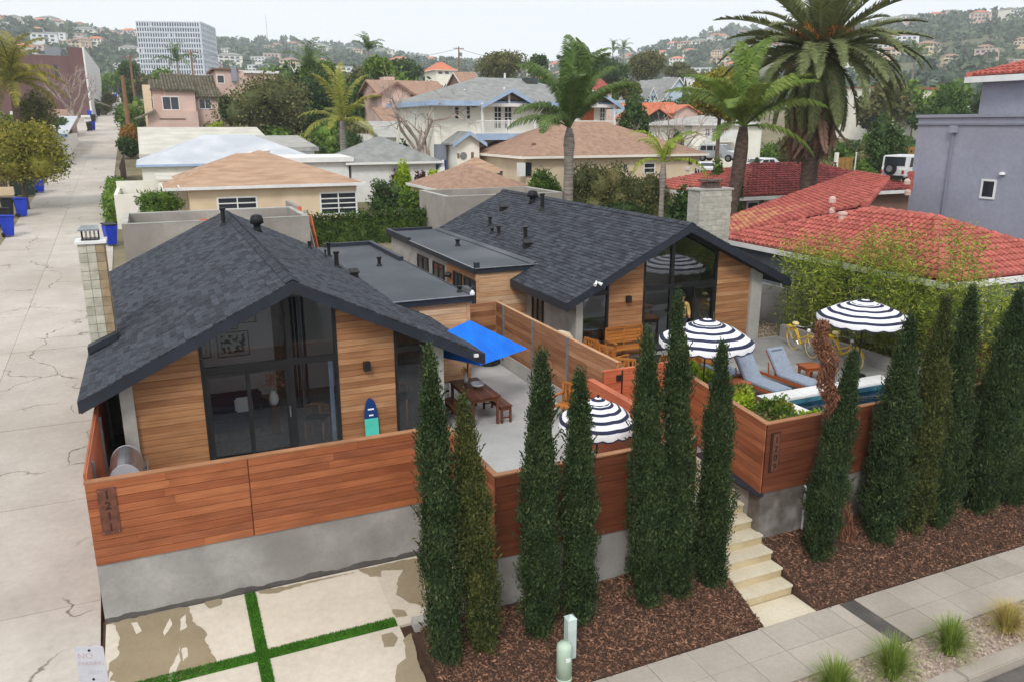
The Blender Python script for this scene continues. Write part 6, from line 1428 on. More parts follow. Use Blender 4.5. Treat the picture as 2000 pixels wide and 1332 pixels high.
# date palm
p = dep(1573, 395, 42); c = dep(1603, 102, 42); g = gnd(c)
fm = [frond_mesh('date_frond', 5.7, 80, .62, .1, .1, -.6, .5, .2, 1, 'fr_date', 1.6), frond_mesh('date_frond', 5.7, 80, .62, .1, .15, -1.15, .45, .25, 2, 'fr_date', 1.5), frond_mesh('date_frond', 5.6, 64, .6, .1, -.3, -1.5, .3, .5, 3, 'fr_date', .8), frond_mesh('dry_frond', 5.5, 64, .45, .1, -.4, -1.56, .2, .9, 4, 'fr_dry', .45)]
rr = random.Random(2); sp = []
for k in range(34): sp.append((0, 2.4 * k + rr.uniform(-.2, .2), R(70 - 2 * k + rr.uniform(-6, 6)), rr.uniform(.9, 1.08)))
for k in range(40): sp.append((1, 2.4 * k + rr.uniform(-.2, .2), R(18 - .9 * k + rr.uniform(-6, 6)), rr.uniform(.9, 1.05)))
for k in range(30): sp.append((2, 2.4 * k + rr.uniform(-.2, .2), R(-6 - .8 * k + rr.uniform(-5, 5)), rr.uniform(.76, .9)))
for k in range(60): sp.append((3, 2.4 * k + rr.uniform(-.2, .2), R(-14 - .55 * k + rr.uniform(-5, 5)), rr.uniform(.9, 1.12)))
dp, tc = palm('date_palm', 'huge canary date palm with orange fruit stalks and a skirt of dry fronds', (c.x, c.y, g), c.z - g, fm, sp, [(0, .55), (.1, .45), (.75, .45), (.93, .75), (1, .45)], 'datebark', 3)
rng = np.random.default_rng(3)
for k in range(9):
    a = 2 * PI * k / 9; d = np.array([math.cos(a), math.sin(a), .9]); n = 160; q = rng.random(n); cc = np.array(tc) + d * (q[:, None] * 1.4 + .3) + rng.normal(size=(n, 3)) * .14 - np.array([0, 0, .5]) * (q ** 2)[:, None]
    v, f = leaves(cc, rng.normal(size=(n, 3)) * .6 + [0, 0, -.7], .3, .05, rng); npmesh('fruit_stalk', v, f, M['fruit'], dp)
# queen palms
qm = [frond_mesh('queen_frond', 4.6, 140, 1.0, .055, .9, -.5, .1, 1.6, 11, 'fr_green', 2.0), frond_mesh('queen_frond', 4.6, 140, 1.0, .055, .35, -1.0, .1, 1.8, 12, 'fr_green', 1.4), frond_mesh('queen_frond', 4.2, 120, .95, .055, -.1, -1.3, .1, 1.6, 13, 'fr_green', 1.0)]
b = dep(1105, 400, 46.5); c = dep(1112, 250, 46.5); g = gnd(c)
az0 = PI / 2 - PSI                     # plan angle of the view direction
sp = [(k % 2, az0 + 2.4 * k, R((52, 18, 38, 60, 6)[k % 5]), 1.12) for k in range(10)] + [(0, az0 - PI / 2, R(25), 1.0), (0, az0 + PI / 2, R(66), 1.15), (0, az0 + .3, R(58), 1.2), (0, az0 - 1.2, R(48), 1.05), (1, az0 - PI / 2 - .3, R(40), 1.0), (0, az0 + 2.2, R(50), .95), (1, az0 + PI / 2 + .15, R(8), .85), (0, az0 - 2.3, R(60), 1.0), (0, az0 + PI, R(62), .9), (1, az0 - .7, R(35), 1.0), (0, az0 + .9, R(70), 1.1), (0, az0 - 1.7, R(34), 1.1)]
palm('queen_palm', 'queen palm with a smooth grey trunk in front of the white two storey house', (c.x, c.y, g), c.z - g, qm, sp, [(0, .33), (.5, .29), (.76, .27), (.82, .36), (.95, .28), (1, .16)], 'greybark', 5)
b = dep(1437, 420, 45); c = dep(1452, 248, 40); g = gnd(c)
sp = [(k % 2, az0 + 2.4 * k + .3, R((44, 20, 60, 32)[k % 4]), 1.2) for k in range(4)] + [(1, az0 - PI / 2 + .2, R(50), 1.15), (1, az0 + PI / 2, R(58), 1.1), (0, az0 + PI / 2 - .5, R(50), 1.0), (1, az0 - PI / 2, R(22), 1.15), (0, az0 + .1, R(70), 1.1), (1, az0 - .9, R(45), 1.1), (1, az0 + PI, R(40), 1.0), (1, az0 + 2.3, R(40), 1.1), (1, az0 - 2.2, R(40), 1.1), (0, az0 - 1.3, R(60), 1.15), (1, az0 + 1.2, R(30), 1.0), (2, az0 + PI * .75, R(25), .9), (2, az0 - PI * .6, R(15), 1.1), (1, az0 - 1.9, R(55), 1.1)]
qm2 = [m.copy() for m in qm]
for m in qm2: m.materials.clear(); m.materials.append(M['fr_mid'])
palm('queen_palm', 'shaggy queen palm with a curved brown trunk in front of the date palm', (c.x - .6, c.y, g), c.z - g, qm2, [(a_, b_, min(e_, R(46)), s_ * .86) for a_, b_, e_, s_ in sp], [(0, .32), (.5, .3), (.8, .36), (.95, .28), (1, .2)], 'datebark', 6, curve=(.6, 0))
b = dep(1290, 420, 42); c = dep(1296, 318, 42); g = gnd(c)
sm = [frond_mesh('palm_frond', 2.7, 44, .6, .05, 1.0, -1.0, .1, .9, 21, 'fr_small', 1.5)]
palm('young_palm', 'young palm with few bright arching fronds in front of the tan stucco house', (c.x, c.y, g), c.z - g, sm, [(0, az0 + PI / 2, R(22), 1.05), (0, az0 + PI / 2 - .9, R(14), .9), (0, az0 - PI / 2, R(20), 1.05), (0, az0 - PI / 2 + .8, R(10), 1.0), (0, az0 + PI / 2 + .3, R(-35), .8), (0, az0 - PI / 2 - .4, R(-38), 1.1), (0, az0 + PI, R(10), .8)], [(0, .17), (.7, .13), (.85, .2), (1, .1)], 'greybark', 7)
# yellow feather palm in the middle
ym = [frond_mesh('yellow_frond', 4.4, 60, .8, .06, .6, -.6, .1, 1.2, 31, 'fr_yellow', 1.6), frond_mesh('yellow_frond', 4.4, 60, .8, .06, .2, -1.1, .1, 1.2, 32, 'fr_yellow', 1.2)]
c = dep(668, 236, 64); g = gnd(c)
palm('feather_palm', 'yellow green feather palm with long arching fronds in the middle of the gardens', (c.x, c.y, g), c.z - g, ym, [(0, az0 + PI / 2 - .2, R(62), 1.1), (0, az0 + 2.1, R(48), 1.0), (0, az0 - PI / 2, R(20), .9), (0, az0 - PI / 2 + .4, R(48), 1.0), (1, az0 + PI / 2, R(22), .9), (1, az0 + PI, R(10), 1.0), (1, az0 - 2.3, R(5), .9), (1, az0 + 2.4, R(0), .9), (1, az0 - PI / 2 - .2, R(-10), .8), (0, az0, R(70), 1.1), (1, az0 + .6, R(30), .9), (0, az0 - 1.1, R(75), .8), (1, az0 - PI * .75, R(35), .9)], [(0, .3), (.8, .25), (1, .16)], 'greybark', 8)
# left edge palm
lm = [frond_mesh('feather_frond', 5.0, 70, 1.0, .06, .6, -.9, .1, 1.6, 41, 'lf_olive', 1.6)]
c = dep(22, 158, 70); g = gnd(c)
palm('feather_palm', 'tall yellow green feather palm at the left edge of the picture', (c.x, c.y, g), c.z - g, lm, [(0, az0 - PI / 2 + .7 * k, R(55 - 12 * (k % 3)), 1.0 + .1 * (k % 2)) for k in range(9)] + [(0, az0 - PI / 2 + .35 * k, R(5 - 14 * (k % 4)), .95) for k in range(18)], [(0, .32), (.8, .28), (1, .2)], 'datebark', 9)
# distant palms
dm = [frond_mesh('small_frond', 3.4, 26, .8, .09, .7, -1.0, .1, .9, 51, 'fr_green', 1.4)]
def far_palm(label, cx, cy, D, sc, seed, n=11):
    c = dep(cx, cy, D); g = min(T(c.y), T(260)) if D < 330 else c.z - 14; rr = random.Random(seed)
    palm('palm_tree', label, (c.x, c.y, g), c.z - g, dm, [(0, 2.4 * k, R(rr.uniform(-20, 70)), sc * rr.uniform(.85, 1.1)) for k in range(n)], [(0, .3), (1, .2)], 'greybark', seed)
far_palm('dark arching palm above the trees left of the pink house with brown roof', 718, 100, 120, 1.05, 61, 12); far_palm('green palm just in front of the white lattice tower', 346, 122, 200, 1.9, 62); far_palm('tall thin palm on the skyline right of the queen palm, left one of two', 1197, 99, 330, 1.5, 63); far_palm('tall thin palm on the skyline right of the queen palm, right one of two', 1218, 97, 330, 1.7, 64); far_palm('tall palm right of the date palm before the far hillside', 1787, 112, 200, 1.7, 65)
far_palm('yellowing palm behind the dark trees left of centre', 604, 135, 110, 1.4, 66, 12)

# ================================================================== TREES AND SHRUBS OF THE GARDENS
def bt(nm, label, cx, cy, rx, ry, D, leaf, n=2600, L=.4, Wd=.24, k=10, seed=1, cat='tree', zg=None, ryd=None, gr=False, **kw):
    c = dep(cx, cy, D); r = rx * D / FPX; rz = ry * D / FPX; g = gnd(c) if zg is None else zg
    if (gr or cat == 'shrub') and c.z - rz > g + .2: tz = c.z + rz; rz = (tz - g) / 2 + .1; c.z = tz - rz
    h = max(c.z + rz - g, rz * 1.1)
    return tree(nm, label, (c.x, c.y, c.z + rz - h), h, (r, ryd or r, rz), leaf, cat, n, L, Wd, k=k, seed=seed, **kw)
bt('broad_tree', 'broad brown and green tree crown behind the flat beige roof', 510, 195, 88, 52, 88, 'lf_brown', 11000, .34, .2, 18, 701, gr=True)
bt('broad_tree', 'dark green side of the hedge like tree beside the pink house', 448, 215, 24, 30, 86, 'lf_dark', 1800, .32, .2, 6, 702)
bt('broad_tree', 'dark green tree behind the yellow feather palm', 620, 178, 52, 46, 100, 'lf_dark', 6500, .4, .24, 12, 703, gr=True)
bt('broad_tree', 'light green leafy tree left of the yellow feather palm', 625, 145, 42, 26, 112, 'lf_mid', 3600, .45, .26, 9, 704)
bt('broad_tree', 'dark green tree between the feather palm and the pink house with brown roof', 705, 185, 40, 52, 98, 'lf_dark', 6000, .4, .24, 12, 705, gr=True)
bt('broad_tree', 'green tree below the dark arching palm', 735, 135, 32, 26, 112, 'lf_mid', 2600, .45, .28, 8, 706)
bush('lime_bush', 'bright lime green bush behind the grey flat roofs', (*dep(583, 248, 70).xy, gnd(dep(583, 248, 70))), (1.7, 1.7, 1.7), 'lf_lime', n=1800, L=.25, Wd=.14, seed=707)
q = dep(418, 240, 84); bush('lime_bush', 'small yellow lime bush beside the pink house', (q.x, q.y, q.z - 1.2), (1.1, 1.1, .8), 'lf_lime', n=800, L=.24, Wd=.14, seed=708)
bt('broad_tree', 'dark round tree on the skyline right of the distant arching palm', 792, 138, 40, 26, 165, 'lf_dark', 3000, .6, .35, 9, 709)
bt('broad_tree', 'big dusky tree group on the skyline left of the queen palm', 978, 128, 52, 34, 160, 'lf_brown', 6500, .55, .3, 14, 710)
bt('broad_tree', 'thin dusky tree on the skyline just left of the queen palm', 1048, 128, 28, 26, 165, 'lf_dark', 1500, .55, .3, 7, 711, solid=.3)
bt('broad_tree', 'dusky tree group right of the queen palm above the white house roof', 1190, 138, 44, 32, 170, 'lf_dark', 3600, .6, .34, 10, 712)
bt('broad_tree', 'dusky tree group above the light blue gabled house', 1262, 128, 46, 34, 175, 'lf_brown', 4000, .6, .34, 11, 713)
bt('broad_tree', 'grey green tree behind the ridge of the light blue gabled house', 1335, 138, 40, 18, 210, 'lf_brown', 2400, .7, .4, 8, 714)
bt('broad_tree', 'dark leafy tree right of the white house with blue trim', 1236, 222, 40, 44, 78, 'lf_dark', 5500, .32, .2, 12, 715, gr=True)
bt('broad_tree', 'dusty tree between the white house and the orange roof', 1226, 180, 26, 22, 90, 'lf_brown', 1600, .34, .2, 7, 716)
bt('broad_tree', 'yellow green ficus tree left of the date palm', 1408, 186, 52, 60, 58, 'lf_olive', 9500, .26, .17, 15, 717)
bt('broad_tree', 'dark dense tree right of the date palm in front of the white building', 1728, 285, 46, 62, 68, 'lf_dark', 7500, .26, .16, 13, 718, gr=True)
bt('broad_tree', 'large dusky tree left of the lavender tower', 1850, 195, 62, 42, 76, 'lf_dark', 8000, .3, .18, 14, 719, gr=True)
bt('broad_tree', 'dark tree under the left edge palm', 72, 212, 42, 34, 74, 'lf_brown', 5000, .3, .18, 11, 720, gr=True)
bt('broad_tree', 'olive yellow spreading tree at the left edge by the alley', 36, 302, 92, 72, 50, 'lf_olive', 15000, .2, .12, 22, 721)
bt('broad_tree', 'olive green tree at the left of the alley below the white tower', 198, 196, 20, 26, 190, 'lf_mid', 2000, .6, .36, 7, 722); bt('broad_tree', 'leafy tree on the left of the alley top', 214, 158, 26, 16, 230, 'lf_mid', 2000, .7, .4, 7, 723); bt('broad_tree', 'dark tree right of the alley top', 252, 140, 26, 22, 170, 'lf_dark', 2200, .55, .32, 8, 724)
bt('broad_tree', 'dark shrub mass right of the alley by the wooden pole', 247, 185, 14, 26, 135, 'lf_dark', 1800, .45, .26, 7, 725)
bt('broad_tree', 'rust tinged shrub right of the alley, upper part of the hedge', 256, 262, 22, 24, 82, 'lf_rust', 2600, .28, .17, 8, 726, cat='shrub')
bt('broad_tree', 'dark hedge shrub right of the alley by the dark fence', 254, 288, 24, 24, 80, 'lf_dark', 2600, .28, .17, 8, 727, cat='shrub')
bt('round_bush', 'round dusky bush behind the grey hip roof', 790, 276, 32, 22, 62, 'lf_dark', 2200, .25, .15, 8, 728, cat='shrub')
p = pg(228, 405); hedge('clipped_hedge', 'narrow lime green hedge along the right side of the alley', (-2.1, 53, T(53) - .1), (-2.2, 64, T(64) - .1), 1.0, 1.3, 'lf_mid', n=3500, L=.2, Wd=.12, seed=731)
p = pg(147, 292); hedge('clipped_hedge', 'dark green clipped box hedge on the left side of the alley', (-9.3, 100, T(100)), (-9.3, 107, T(107)), 3.2, 2.9, 'lf_dark', n=2600, L=.3, Wd=.2, seed=732)
q = dep(318, 400, 44); bush('juniper', 'feathery green juniper behind the left garage wall', (q.x, q.y, q.z - .8), (1.5, 1.2, .9), 'lf_mid', n=2200, L=.3, Wd=.06, seed=733)
q = dep(1160, 372, 50); 
for i, (cx, cy, rx, ry, mt, lb) in enumerate(((1066, 362, 36, 36, 'lf_mid', 'green leafy end of the thicket behind the right garage, left of the palm trunk'), (1150, 368, 62, 54, 'lf_brown', 'brown green thicket right of the palm trunk'), (1222, 366, 62, 54, 'lf_brown', 'brown green thicket in the middle below the tan house'), (1272, 378, 42, 44, 'lf_brown', 'right end of the brown green thicket by the young palm'), (1190, 408, 90, 34, 'lf_dark', 'dark lower part of the thicket behind the house ridge'))):
    bt('thicket', lb, cx, cy, rx, ry, 50, mt, 7000, .17, .09, 14, 740 + i, cat='shrub', solid=.72)
bt('round_bush', 'dark glossy shrub left of the right house chimney', 1338, 392, 38, 40, 39, 'lf_dark', 4200, .18, .12, 11, 746, cat='shrub')
bt('round_bush', 'ivy covered foot of the curved palm trunk', 1440, 372, 12, 42, 44.6, 'lf_ivy', 1600, .18, .12, 8, 747, cat='shrub')
for i, (cx, cy, rx, ry, D, mt, lb) in enumerate(((755, 385, 44, 44, 54, 'lf_dark', 'dark green shrub behind the ivy fence, left part'), (800, 395, 24, 28, 53, 'lf_mid', 'airy sapling behind the ivy fence'), (788, 340, 20, 26, 57, 'lf_lime', 'yellow green shrub in front of the grey hip roof'), (822, 345, 14, 24, 56, 'lf_purple', 'dark purple shrub between two lime green ones'), (848, 350, 15, 22, 55, 'lf_lime', 'lime green shrub at the right by the brown hip roof'), (765, 335, 18, 14, 58, 'lf_purple', 'reddish shrub in front of the grey hip roof'), (690, 335, 24, 22, 60, 'lf_brown', 'dry twiggy shrub right of the orange brown roof'), (672, 322, 14, 14, 62, 'lf_mid', 'small green shrub by the orange brown roof'))):
    bt('garden_shrub', lb, cx, cy, rx, ry, D, mt, 2000, .2, .12, 8, 750 + i, cat='shrub', solid=.55 if i != 1 else .2)
for i, (cx, cy, rx, ry, D, mt, lb) in enumerate(((1690, 338, 30, 16, 62, 'lf_mid', 'clipped green hedge left of the white jeep'), (1500, 296, 26, 14, 70, 'lf_mid', 'green shrub behind the white parked car'), (1560, 290, 30, 22, 66, 'lf_dark', 'dark shrubs left of the date palm trunk'), (1545, 275, 26, 22, 75, 'lf_brown', 'brown shrubs below the date palm'), (1400, 325, 26, 14, 50, 'lf_mid', 'small palm like shrubs in front of the silver car'), (1475, 306, 12, 8, 56, 'lf_dark', 'low shrub beside the curved palm'), (1290, 194, 56, 8, 100, 'lf_lime', 'yellow green hedge in front of the light blue house'), (1822, 164, 30, 8, 150, 'lf_lime', 'yellow green shrub row above the white building'), (1325, 272, 22, 20, 72, 'lf_dark', 'dark hedge left of the cream house with the red door'))):
    bt('garden_shrub', lb, cx, cy, rx, ry, D, mt, 1600, .24, .15, 8, 770 + i, cat='shrub', solid=.7)
def bare_tree(nm, label, cx, by, ty, D, spread, seed, mat='palebark', r0=.2, upr=.6):
    b = dep(cx, by, D); tp = dep(cx, ty, D); rng = np.random.default_rng(seed); g = gnd(b); h = tp.z - g; t = thing(nm, label, 'tree', (b.x, b.y, g)); tw = MB(); trk = MB()
    trk.tube([(0, 0, -.2), (.05, 0, h * .2), (0, .05, h * .36)], [r0 * 1.2, r0, r0 * .85], 8)
    def br(p, d, L, r, lv):
        q = p + d * L * .5 + Vector(rng.normal(size=3) * L * .05); e = p + d * L
        tw.tube([p, q, e], [r, r * .8, r * .55], 5 if lv < 2 else 3, cap=False)
        if lv < 4:
            for k in range(3 if lv < 3 else 2):
                nd = (d + Vector(rng.normal(size=3) * spread) + Vector((0, 0, upr * .25))).normalized(); br(e if k else q, nd, L * rng.uniform(.55, .8), r * .55, lv + 1)
    for k in range(5): a = 2 * PI * k / 5; br(Vector((0, 0, h * (.2 + .035 * k))), Vector((math.cos(a) * .7, math.sin(a) * .7, upr + .35)).normalized(), h * .28, r0 * .5, 0)
    trk.build('trunk', M[mat], t, smooth=True); tw.build('branches', M[mat], t); return t
bare_tree('bare_tree', 'leafless grey tree left of the alley in front of the mauve brown building', 142, 245, 118, 102, .42, 91, r0=.42)
bare_tree('bare_tree', 'leafless pale tree left of the white house with blue trim', 822, 300, 128, 62, .6, 92, r0=.3, upr=.6)
bare_tree('bare_tree', 'leafless pollarded tree in front of the orange roofed house', 1316, 262, 185, 70, .5, 93, r0=.25, upr=.5)
bare_tree('bare_tree', 'thin leafless shrub in front of the grey hip roof', 700, 340, 285, 60, .6, 94, r0=.08)

# low growth filling the gardens between the houses
sp0 = [bush('garden_bush', 'dark green bush in the gardens behind the houses', (0, -500, 0), (1.5, 1.5, 1.3), 'lf_dark', n=900, L=.26, Wd=.16, seed=880, group='bushes filling the gardens'), bush('garden_bush', 'mid green bush in the gardens behind the houses', (0, -510, 0), (1.4, 1.4, 1.2), 'lf_mid', n=900, L=.26, Wd=.16, seed=881, group='bushes filling the gardens'), bush('garden_bush', 'brownish bush in the gardens behind the houses', (0, -520, 0), (1.5, 1.4, 1.1), 'lf_brown', n=900, L=.26, Wd=.16, seed=882, group='bushes filling the gardens')]
rr = random.Random(23); k = 0
for x0, x1, D0, D1, n in ((395, 640, 80, 98, 16), (560, 760, 78, 100, 20), (690, 860, 60, 72, 8), (245, 275, 108, 160, 9), (190, 222, 150, 230, 9), (-10, 90, 62, 100, 10), (1210, 1380, 68, 110, 16), (1480, 1720, 58, 90, 16), (1690, 1900, 74, 120, 12), (880, 1000, 74, 100, 8), (1380, 1500, 80, 120, 8)):
    for i in range(n):
        D = rr.uniform(D0, D1); c = dep(rr.uniform(x0, x1), 250, D); g = gnd(c); s = rr.uniform(.8, 1.7)
        if k < 3: o = sp0[k]; o.location = (c.x, c.y, g); o.scale = (s,) * 3
        else: dup(sp0[rr.randrange(3)], (c.x, c.y, g), rr.uniform(0, 6), None, s)
        k += 1
# ================================================================== BUILDINGS BEHIND
def B(nm, label, x, y, z, cat='house'): return thing(nm, label, cat, (x, y, z), world=True)
def box_walls(h, x0, x1, y0, y1, z0, z1, mat, name='wall'): return MB().box(x0, x1, y0, y1, z0, z1).build(name, M[mat], h)
def win(h, face, a, b, at, z0, z1, frame='white', cols=2, rows=1, pane='winglass', proud=.04):
    """window on a wall: face 'y' looks towards -Y at y=at (a..b in x); face 'x' looks towards -X at x=at (a..b in y); frame > panes"""
    f = MB(); w = min(.09, (b - a) * .12)
    def bx(u0, u1, d0, d1, v0, v1, m):
        if face == 'y': m.box(u0, u1, at - d1, at - d0, v0, v1)
        else: m.box(at - d1, at - d0, u0, u1, v0, v1)
    bx(a, b, 0, proud, z1 - w, z1, f); bx(a, b, 0, proud, z0, z0 + w, f); bx(a, a + w, 0, proud, z0 + w, z1 - w, f); bx(b - w, b, 0, proud, z0 + w, z1 - w, f)
    cw = (b - a - 2 * w) / cols; chh = (z1 - z0 - 2 * w) / rows; m = w * .35
    for i in range(1, cols): bx(a + w + cw * i - m, a + w + cw * i + m, 0, proud * .8, z0 + w, z1 - w, f)
    for j in range(1, rows): bx(a + w, b - w, 0, proud * .7, z0 + w + chh * j - m, z0 + w + chh * j + m, f)
    f = f.build('window', M[frame], h)
    for i in range(cols):
        p = MB(); bx(a + w + cw * i + (m if i else 0), a + w + cw * (i + 1) - (m if i < cols - 1 else 0), 0, .012, z0 + w, z1 - w, p); p.build('pane', M[pane], f)
    return f
def hip(h, x0, x1, y0, y1, ze, rise, mat, over=.4, ridge=None, name='roof', fascia='white', fh=.16):
    x0 -= over; x1 += over; y0 -= over; y1 += over; w, d = x1 - x0, y1 - y0; m = min(w, d) / 2
    if ridge is None: ridge = ((x0 + m, (y0 + y1) / 2), (x1 - m, (y0 + y1) / 2)) if w >= d else (((x0 + x1) / 2, y0 + m), ((x0 + x1) / 2, y1 - m))
    (ax, ay), (bx_, by_) = ridge; zt = ze + rise; vx = abs(bx_ - ax) >= abs(by_ - ay)
    mb = MB(); V = [(x0, y0, ze), (x1, y0, ze), (x1, y1, ze), (x0, y1, ze), (ax, ay, zt), (bx_, by_, zt)]
    F = [(0, 1, 5, 4), (1, 2, 5), (2, 3, 4, 5), (3, 0, 4)] if vx else [(0, 1, 4), (1, 2, 5, 4), (2, 3, 5), (3, 0, 4, 5)]
    mb.add(V, F); mb.add(V[:4], [(3, 2, 1, 0)]); r = mb.build(name, M[mat], h)
    fm_ = MB()
    for a, b in ((0, 1), (1, 2), (2, 3), (3, 0)):
        p, q = Vector(V[a]), Vector(V[b]); fm_.bar(p + Vector((0, 0, -fh / 2 + .02)), q + Vector((0, 0, -fh / 2 + .02)), .05, fh)
    fm_.build('fascia', M[fascia], r); return r
def gable(h, x0, x1, y0, y1, ze, rise, mat, axis='x', over=.4, th=.18, wall=None, trim=None, name='roof'):
    """axis: direction of the ridge"""
    mb = MB(); tr = []
    if axis == 'x':
        yc = (y0 + y1) / 2; sl_ = rise / (yc - y0)
        for s, e in ((-1, y0 - over), (1, y1 + over)): mb.prism([(x0 - over, yc, ze + rise), (x1 + over, yc, ze + rise), (x1 + over, e, ze - over * sl_), (x0 - over, e, ze - over * sl_)], (0, 0, -th))
        if wall:
            for x in (x0, x1 - .1): MB().prism([(x, y0, ze), (x, y1, ze), (x, yc, ze + rise - th)], (.1, 0, 0)).build('gable_wall', M[wall], h)
        if trim:
            for x in (x0 - over - .03, x1 + over):
                tr.append(MB())
                for e in (y0 - over, y1 + over): tr[-1].prism([(x, yc, ze + rise + .02), (x, e, ze - over * sl_ + .02), (x, e, ze - over * sl_ - .22), (x, yc, ze + rise - .22)], (.03, 0, 0))
    else:
        xc = (x0 + x1) / 2; sl_ = rise / (xc - x0)
        for e in (x0 - over, x1 + over): mb.prism([(xc, y0 - over, ze + rise), (xc, y1 + over, ze + rise), (e, y1 + over, ze - over * sl_), (e, y0 - over, ze - over * sl_)], (0, 0, -th))
        if wall:
            for y in (y0, y1 - .1): MB().prism([(x0, y, ze), (x1, y, ze), (xc, y, ze + rise - th)], (0, .1, 0)).build('gable_wall', M[wall], h)
        if trim:
            for y in (y0 - over - .04, y1 + over):
                tr.append(MB())
                for e in (x0 - over, x1 + over): tr[-1].prism([(xc, y, ze + rise + .02), (e, y, ze - over * sl_ + .02), (e, y, ze - over * sl_ - .26), (xc, y, ze + rise - .26)], (0, .04, 0))
    r = mb.build(name, M[mat], h)
    for t_ in tr: t_.build('trim', M[trim], r)
    return r
# tiled slopes ------------------------------------------------------
def tile_slope(parent, poly, down, mat, wid=.27, ln=.36, nobj=0, patch=None, seed=1):
    """barrel tiles over a planar polygon; 'down' points down the slope"""
    P = [Vector(p) for p in poly]; n = Vector((0, 0, 0))
    for i in range(len(P)): n += P[i].cross(P[(i + 1) % len(P)])
    n.normalize()
    if n.z < 0: n = -n
    d = Vector(down); d = (d - n * d.dot(n)).normalized(); u = d.cross(n).normalized(); o = P[0]
    q = [((p - o).dot(u), (p - o).dot(d)) for p in P]
    a0, a1 = min(x for x, _ in q), max(x for x, _ in q); b0, b1 = min(y for _, y in q), max(y for _, y in q)
    def inside(x, y):
        c = False
        for i in range(len(q)):
            (x1, y1), (x2, y2) = q[i], q[(i + 1) % len(q)]
            if (y1 > y) != (y2 > y) and x < (x2 - x1) * (y - y1) / (y2 - y1) + x1: c = not c
        return c
    MB().prism([p - n * .03 for p in P], -n * .08).build('roof_deck', M['tile_dark' if mat == 'tile_red' else mat], parent)
    tiles = []; y = b1; row = 0
    while y > b0:
        x = a0
        while x < a1:
            if inside(x + wid / 2, y - ln * .45): tiles.append((x + wid / 2, y, row))
            x += wid
        y -= ln * .86; row += 1
    rr = random.Random(seed)
    def geo(dx=0):
        V = []; F = []; K = 5
        for e, (s, r, lift) in enumerate(((0, .5, .03), (1, .4, 0.0))):
            for k in range(K):
                a = PI * k / (K - 1); V.append((math.cos(a) * wid * r * .94, -s * ln, math.sin(a) * wid * r * 1.05 + lift))
        F = [(k, k + 1, K + k + 1, K + k) for k in range(K - 1)] + [tuple(range(K))]
        return V, F
    V, F = geo(); me = bpy.data.meshes.new('tile'); me.from_pydata(V, [], F); me.materials.append(M[mat])
    mp = me
    if patch: mp = me.copy(); mp.materials.clear(); mp.materials.append(M[patch[1]])
    Mx = Matrix(((u.x, d.x, n.x, 0), (u.y, d.y, n.y, 0), (u.z, d.z, n.z, 0), (0, 0, 0, 1)))
    items = []
    for x, yv, row in tiles:
        pos = o + u * x + d * yv; items.append((-((pos - CP).length), pos, row))
    items.sort(key=lambda t: -t[0]); rest = MB(); rest2 = MB()
    for k, (_, pos, row) in enumerate(items):
        m = Matrix.Translation(pos + n * .0) @ Mx @ Matrix.Rotation(rr.uniform(-.03, .03), 4, 'Z'); isp = patch and patch[0](pos) and rr.random() < .6
        if k < nobj:
            ob = link('roof_tile', mp if isp else me, parent); ob.matrix_basis = m
        else: (rest2 if isp else rest).add([m @ Vector(v) for v in V], F)
    if rest.v: rest.build('roof_tiles', M[mat], parent, kind='stuff')
    if rest2.v: rest2.build('roof_tiles', M[patch[1]], parent, kind='stuff')
def ridge_tiles(parent, a, b, mat, r=.14, ln=.42):
    a, b = Vector(a), Vector(b); d = (b - a); L = d.length; d.normalize(); k = 0; mb = MB()
    while k * ln < L:
        p = a + d * (k * ln); q = a + d * min(L, (k + 1) * ln + .05); mb.tube([p + Vector((0, 0, .03)), q], [r * 1.05, r * .88], 8); k += 1
    mb.build('ridge_tile', M[mat], parent)

# ---- garages of the two houses
def garage(nm, label, x0, x1, y0, y1, zt, w=.22):
    z0 = T(y0) - .6; g = B(nm, label, (x0 + x1) / 2, y0, z0, 'garage')
    m = MB(); m.box(x0, x1, y0, y0 + w, z0, zt); m.box(x0, x1, y1 - w, y1, z0, zt); m.box(x0, x0 + w, y0 + w, y1 - w, z0, zt); m.box(x1 - w, x1, y0 + w, y1 - w, z0, zt); m.build('parapet_wall', M['garage'], g)
    MB().box(x0 + w, x1 - w, y0 + w, y1 - w, zt - 1.1, zt - .95).build('roof_deck', M['garage'], g)
    c = MB(); c.box(x0 - .01, x1 + .01, y0 - .01, y0 + w, zt, zt + .03); c.box(x0 - .01, x1 + .01, y1 - w, y1 + .01, zt, zt + .03); c.box(x0 - .01, x0 + w, y0 + w, y1 - w, zt, zt + .03); c.box(x1 - w, x1 + .01, y0 + w, y1 - w, zt, zt + .03); c.build('coping', M['conc_light'], g); return g
gA = garage('garage', 'grey stucco garage with open parapet behind the left house', -1.2, 6.3, 36, 40.6, 3.1)
cr = thing('lumber', 'strip of orange painted lumber lying on the parapet of the left garage', 'timber', (2.2, 36.1, 3.13)); MB().box(-.45, .45, -.08, .08, 0, .04).build('strip', M['lumber_red'], cr)
MB().box(6.3, 6.5, 39.0, 42.6, T(39) - .5, 3.25).build('return_wall', M['garage'], gA)
for k in range(3):
    l = thing('lumber', ['long orange painted board leaning against the end of the left garage', 'grey board leaning between two orange ones at the left garage', 'orange painted board leaning furthest right at the left garage'][k], 'timber', (6.75 + .14 * k, 37.6, T(37)))
    MB().bar((0, 0, 0), (-.45 + .1 * k, .9, 2.9 - .2 * k), .05, .2).build('plank', M['lumber_red' if k != 1 else 'conc_light'], l)
l = thing('crate', 'orange crate on the ground by the leaning boards', 'crate', (6.6, 36.2, T(36))); MB().box(-.3, .3, -.25, .25, 0, .5).build('box', M['lumber_red'], l); MB().box(-.32, .32, -.27, .27, .5, .56).build('lid', M['white'], l)
